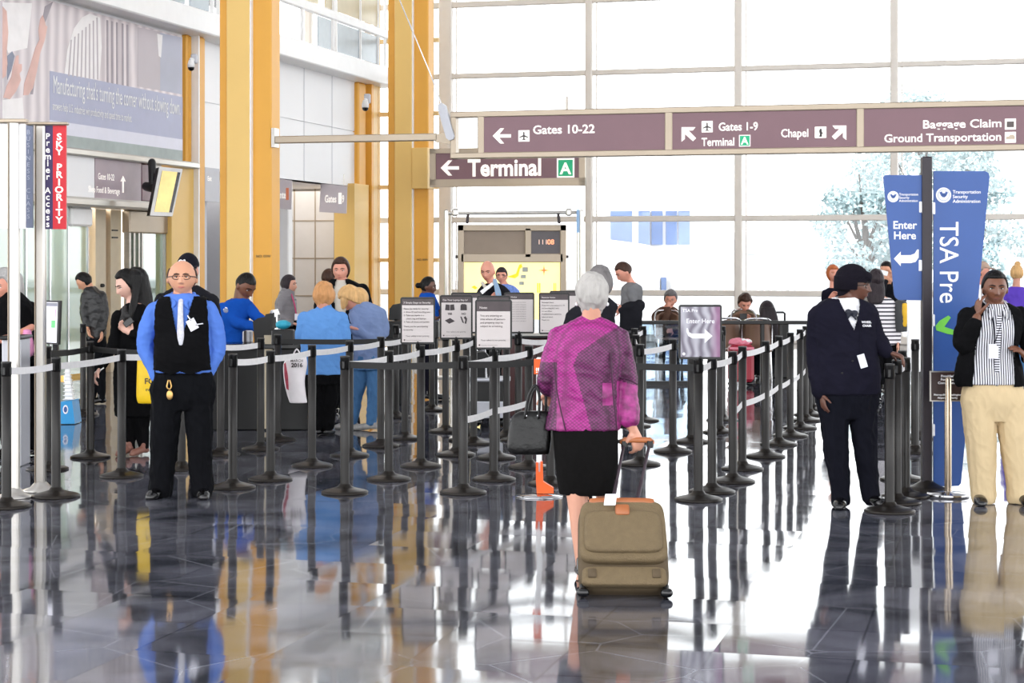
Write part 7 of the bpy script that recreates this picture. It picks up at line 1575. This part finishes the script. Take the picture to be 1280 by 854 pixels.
f = simple('woman in violet top with blonde bun at the right edge, seen from behind', 1270, 492, 'skin_light', (1271, 342, 0, 22, 175), (1270, 364, 16), 412, 'top', 'violet', bot='jeans', face=False, hm='hair_blond', hk=dict(line=.2, side=-.05, nape=-.3, thick=.05))
f.put('hair_bun', [ell_vf((1272, 330, 0), (4, 4, 3.6))], M['hair_blond'], raw=True)

# --- 24 woman on the phone
f = Fig('woman in striped shirt, black cardigan and khaki trousers talking on a phone', 1243, 630, vox=.005)
T = [(1243, 380, 14, 12), (1243, 387, 28, 16), (1242, 396, 34, 19), (1240, 415, 32, 23, -3), (1239, 440, 29, 22), (1240, 462, 33, 23), (1240, 476, 35, 23)]
AL = [(1210, 397, 0, 12), (1202, 424, -8, 12), (1203, 431, -12, 11), (1213, 407, -18, 9.5), (1217, 397, -17, 8)]; AR = [(1274, 396, 0, 12.5), (1288, 432, 2, 11.5), (1284, 446, -8, 9), (1280, 450, -18, 8)]
LL = [(1223, 500, 0, 22), (1226, 550, 0, 19.5), (1229, 600, 2, 16.5), (1230, 622, 2, 16)]; LR = [(1263, 500, 0, 22), (1268, 550, 0, 19.5), (1274, 600, 2, 16.5), (1275, 622, 2, 16)]
f.body(M['skin_brown'], dict(c=(1243, 360, -2), h=42, yaw=-5, pitch=2, wide=1.05), T, [AL, AR], [LL, LR], neck=(1243, 384, 2, 11), hands=[dict(w=(1218, 396, -16), u=(.1, -1, .25), n=(.9, -.1, .3), curl=.5, thumb=-1), dict(w=(1280, 449, -19), u=(-.5, -.5, -.2), n=(-1, 0, 0), thumb=-1)])
f.face(E_, M['hair_black'], M['lips_dark'])
f.hair(M['hair_black'], line=.27, side=-.0, nape=-.25, thick=.045, top=.01)
vs1 = stripes('pinstripe', (222, 222, 228), (50, 48, 60), 62, 0, .56)
f.put('shirt', [rings_vf(T[:5] + [(1240, 462, 35, 24), (1240, 472, 37.5, 25.5), (1240, 480, 38, 26)])], vs1, wr=.003)
for sx in (-1, 1): f.put('collar', [f.limb([(1243 + sx * 13, 378, 4, 3), (1243 + sx * 13, 384, -10, 3.6), (1243 + sx * 8, 391, -19, 3.4), (1243 + sx * 11, 398, -22, 1.4)], n=8)], vs1, raw=True)
f.put('shirt_placket', [f.limb([(1243, 396, -24, 3), (1241, 420, -27, 3.2), (1240, 450, -24, 3.2), (1240, 478, -23, 3.2)], flat=((0, 1, 0), .3))], stripes('placket_stripe', (222, 222, 228), (50, 48, 60), 60, 2, .5), raw=True)
f.put('cardigan', [rings_vf([(a, b, c * 1.06 + 1.5, e * 1.06 + 1.5) for a, b, c, e, *_ in T] + [(1240, 484, 42, 26)]), f.limb(AL[:4]), f.limb(AR[:3]), f.limb([(1212, 440, -4, 12), (1206, 462, -4, 13), (1203, 474, -4, 11)])], M['cloth_black'],
      keep=lambda x, y, dy: ~(((dy < 3) & (x > np.interp(y, [376, 400, 430, 480], [1231, 1221, 1215, 1211])) & (x < np.interp(y, [376, 400, 430, 480], [1255, 1262, 1263, 1262]))) | (y < 380) | (y > 482)), solid=.006)
badge(f, 1235, 438, -27, 12, 18, 0, strap=[(1252, 384, -16), (1244, 405, -26), (1236, 428, -28)]); f.put('lanyard', [f.limb([(1232, 384, -16, .8), (1235, 405, -26, .8), (1236, 428, -28, .8)], n=6)], M['navy'], raw=True)
f.put('trousers', [rings_vf([(1240, 470, 32, 20), (1241, 482, 36.5, 22.5), (1243, 500, 42, 24), (1244, 514, 41, 21), (1244, 526, 37, 17)]), f.limb(LL), f.limb(LR)], M['khaki'], wr=.009)
f.shoe(1224, 630, 2, -8, M['shoe_black'], L=.25); f.shoe(1276, 630, 2, 8, M['shoe_black'], L=.25)
p_ = empty('mobile_phone', at(1226, 372, f.d - .06), 'pale phone pressed to the ear of the woman in the striped shirt', 'phone'); c_ = Vector(p_.location); b = MB(); b.obox(c_, Vector((.35, .9, 0)).normalized(), Vector((.9, -.35, 0)).normalized(), UP, -.035, .035, -.005, .005, -.06, .06, bev=.004); b.build('body', M['white_paint'], p_)
# ------------------------------------------------------------------ camera, sky, lamps
cd = bpy.data.cameras.new('camera'); cam = bpy.data.objects.new('camera', cd); col.objects.link(cam)
cam.location = (0, 0, EYE); cam.rotation_euler = (math.pi / 2, 0, 0); cd.sensor_width = 36; cd.lens = 36 * F / 1280
cd.shift_y = (HY - 427) / 1280; cd.clip_end = 600
bpy.context.scene.camera = cam
w = bpy.data.worlds.new('sky'); bpy.context.scene.world = w; w.use_nodes = True
bg = w.node_tree.nodes['Background']; bg.inputs[0].default_value = (.97, .985, 1, 1); bg.inputs[1].default_value = 2.6
vs_ = bpy.context.scene.view_settings; vs_.view_transform = 'Standard'; vs_.look = 'None'; vs_.gamma = 1; vs_.use_curve_mapping = False; vs_.exposure = 0.68
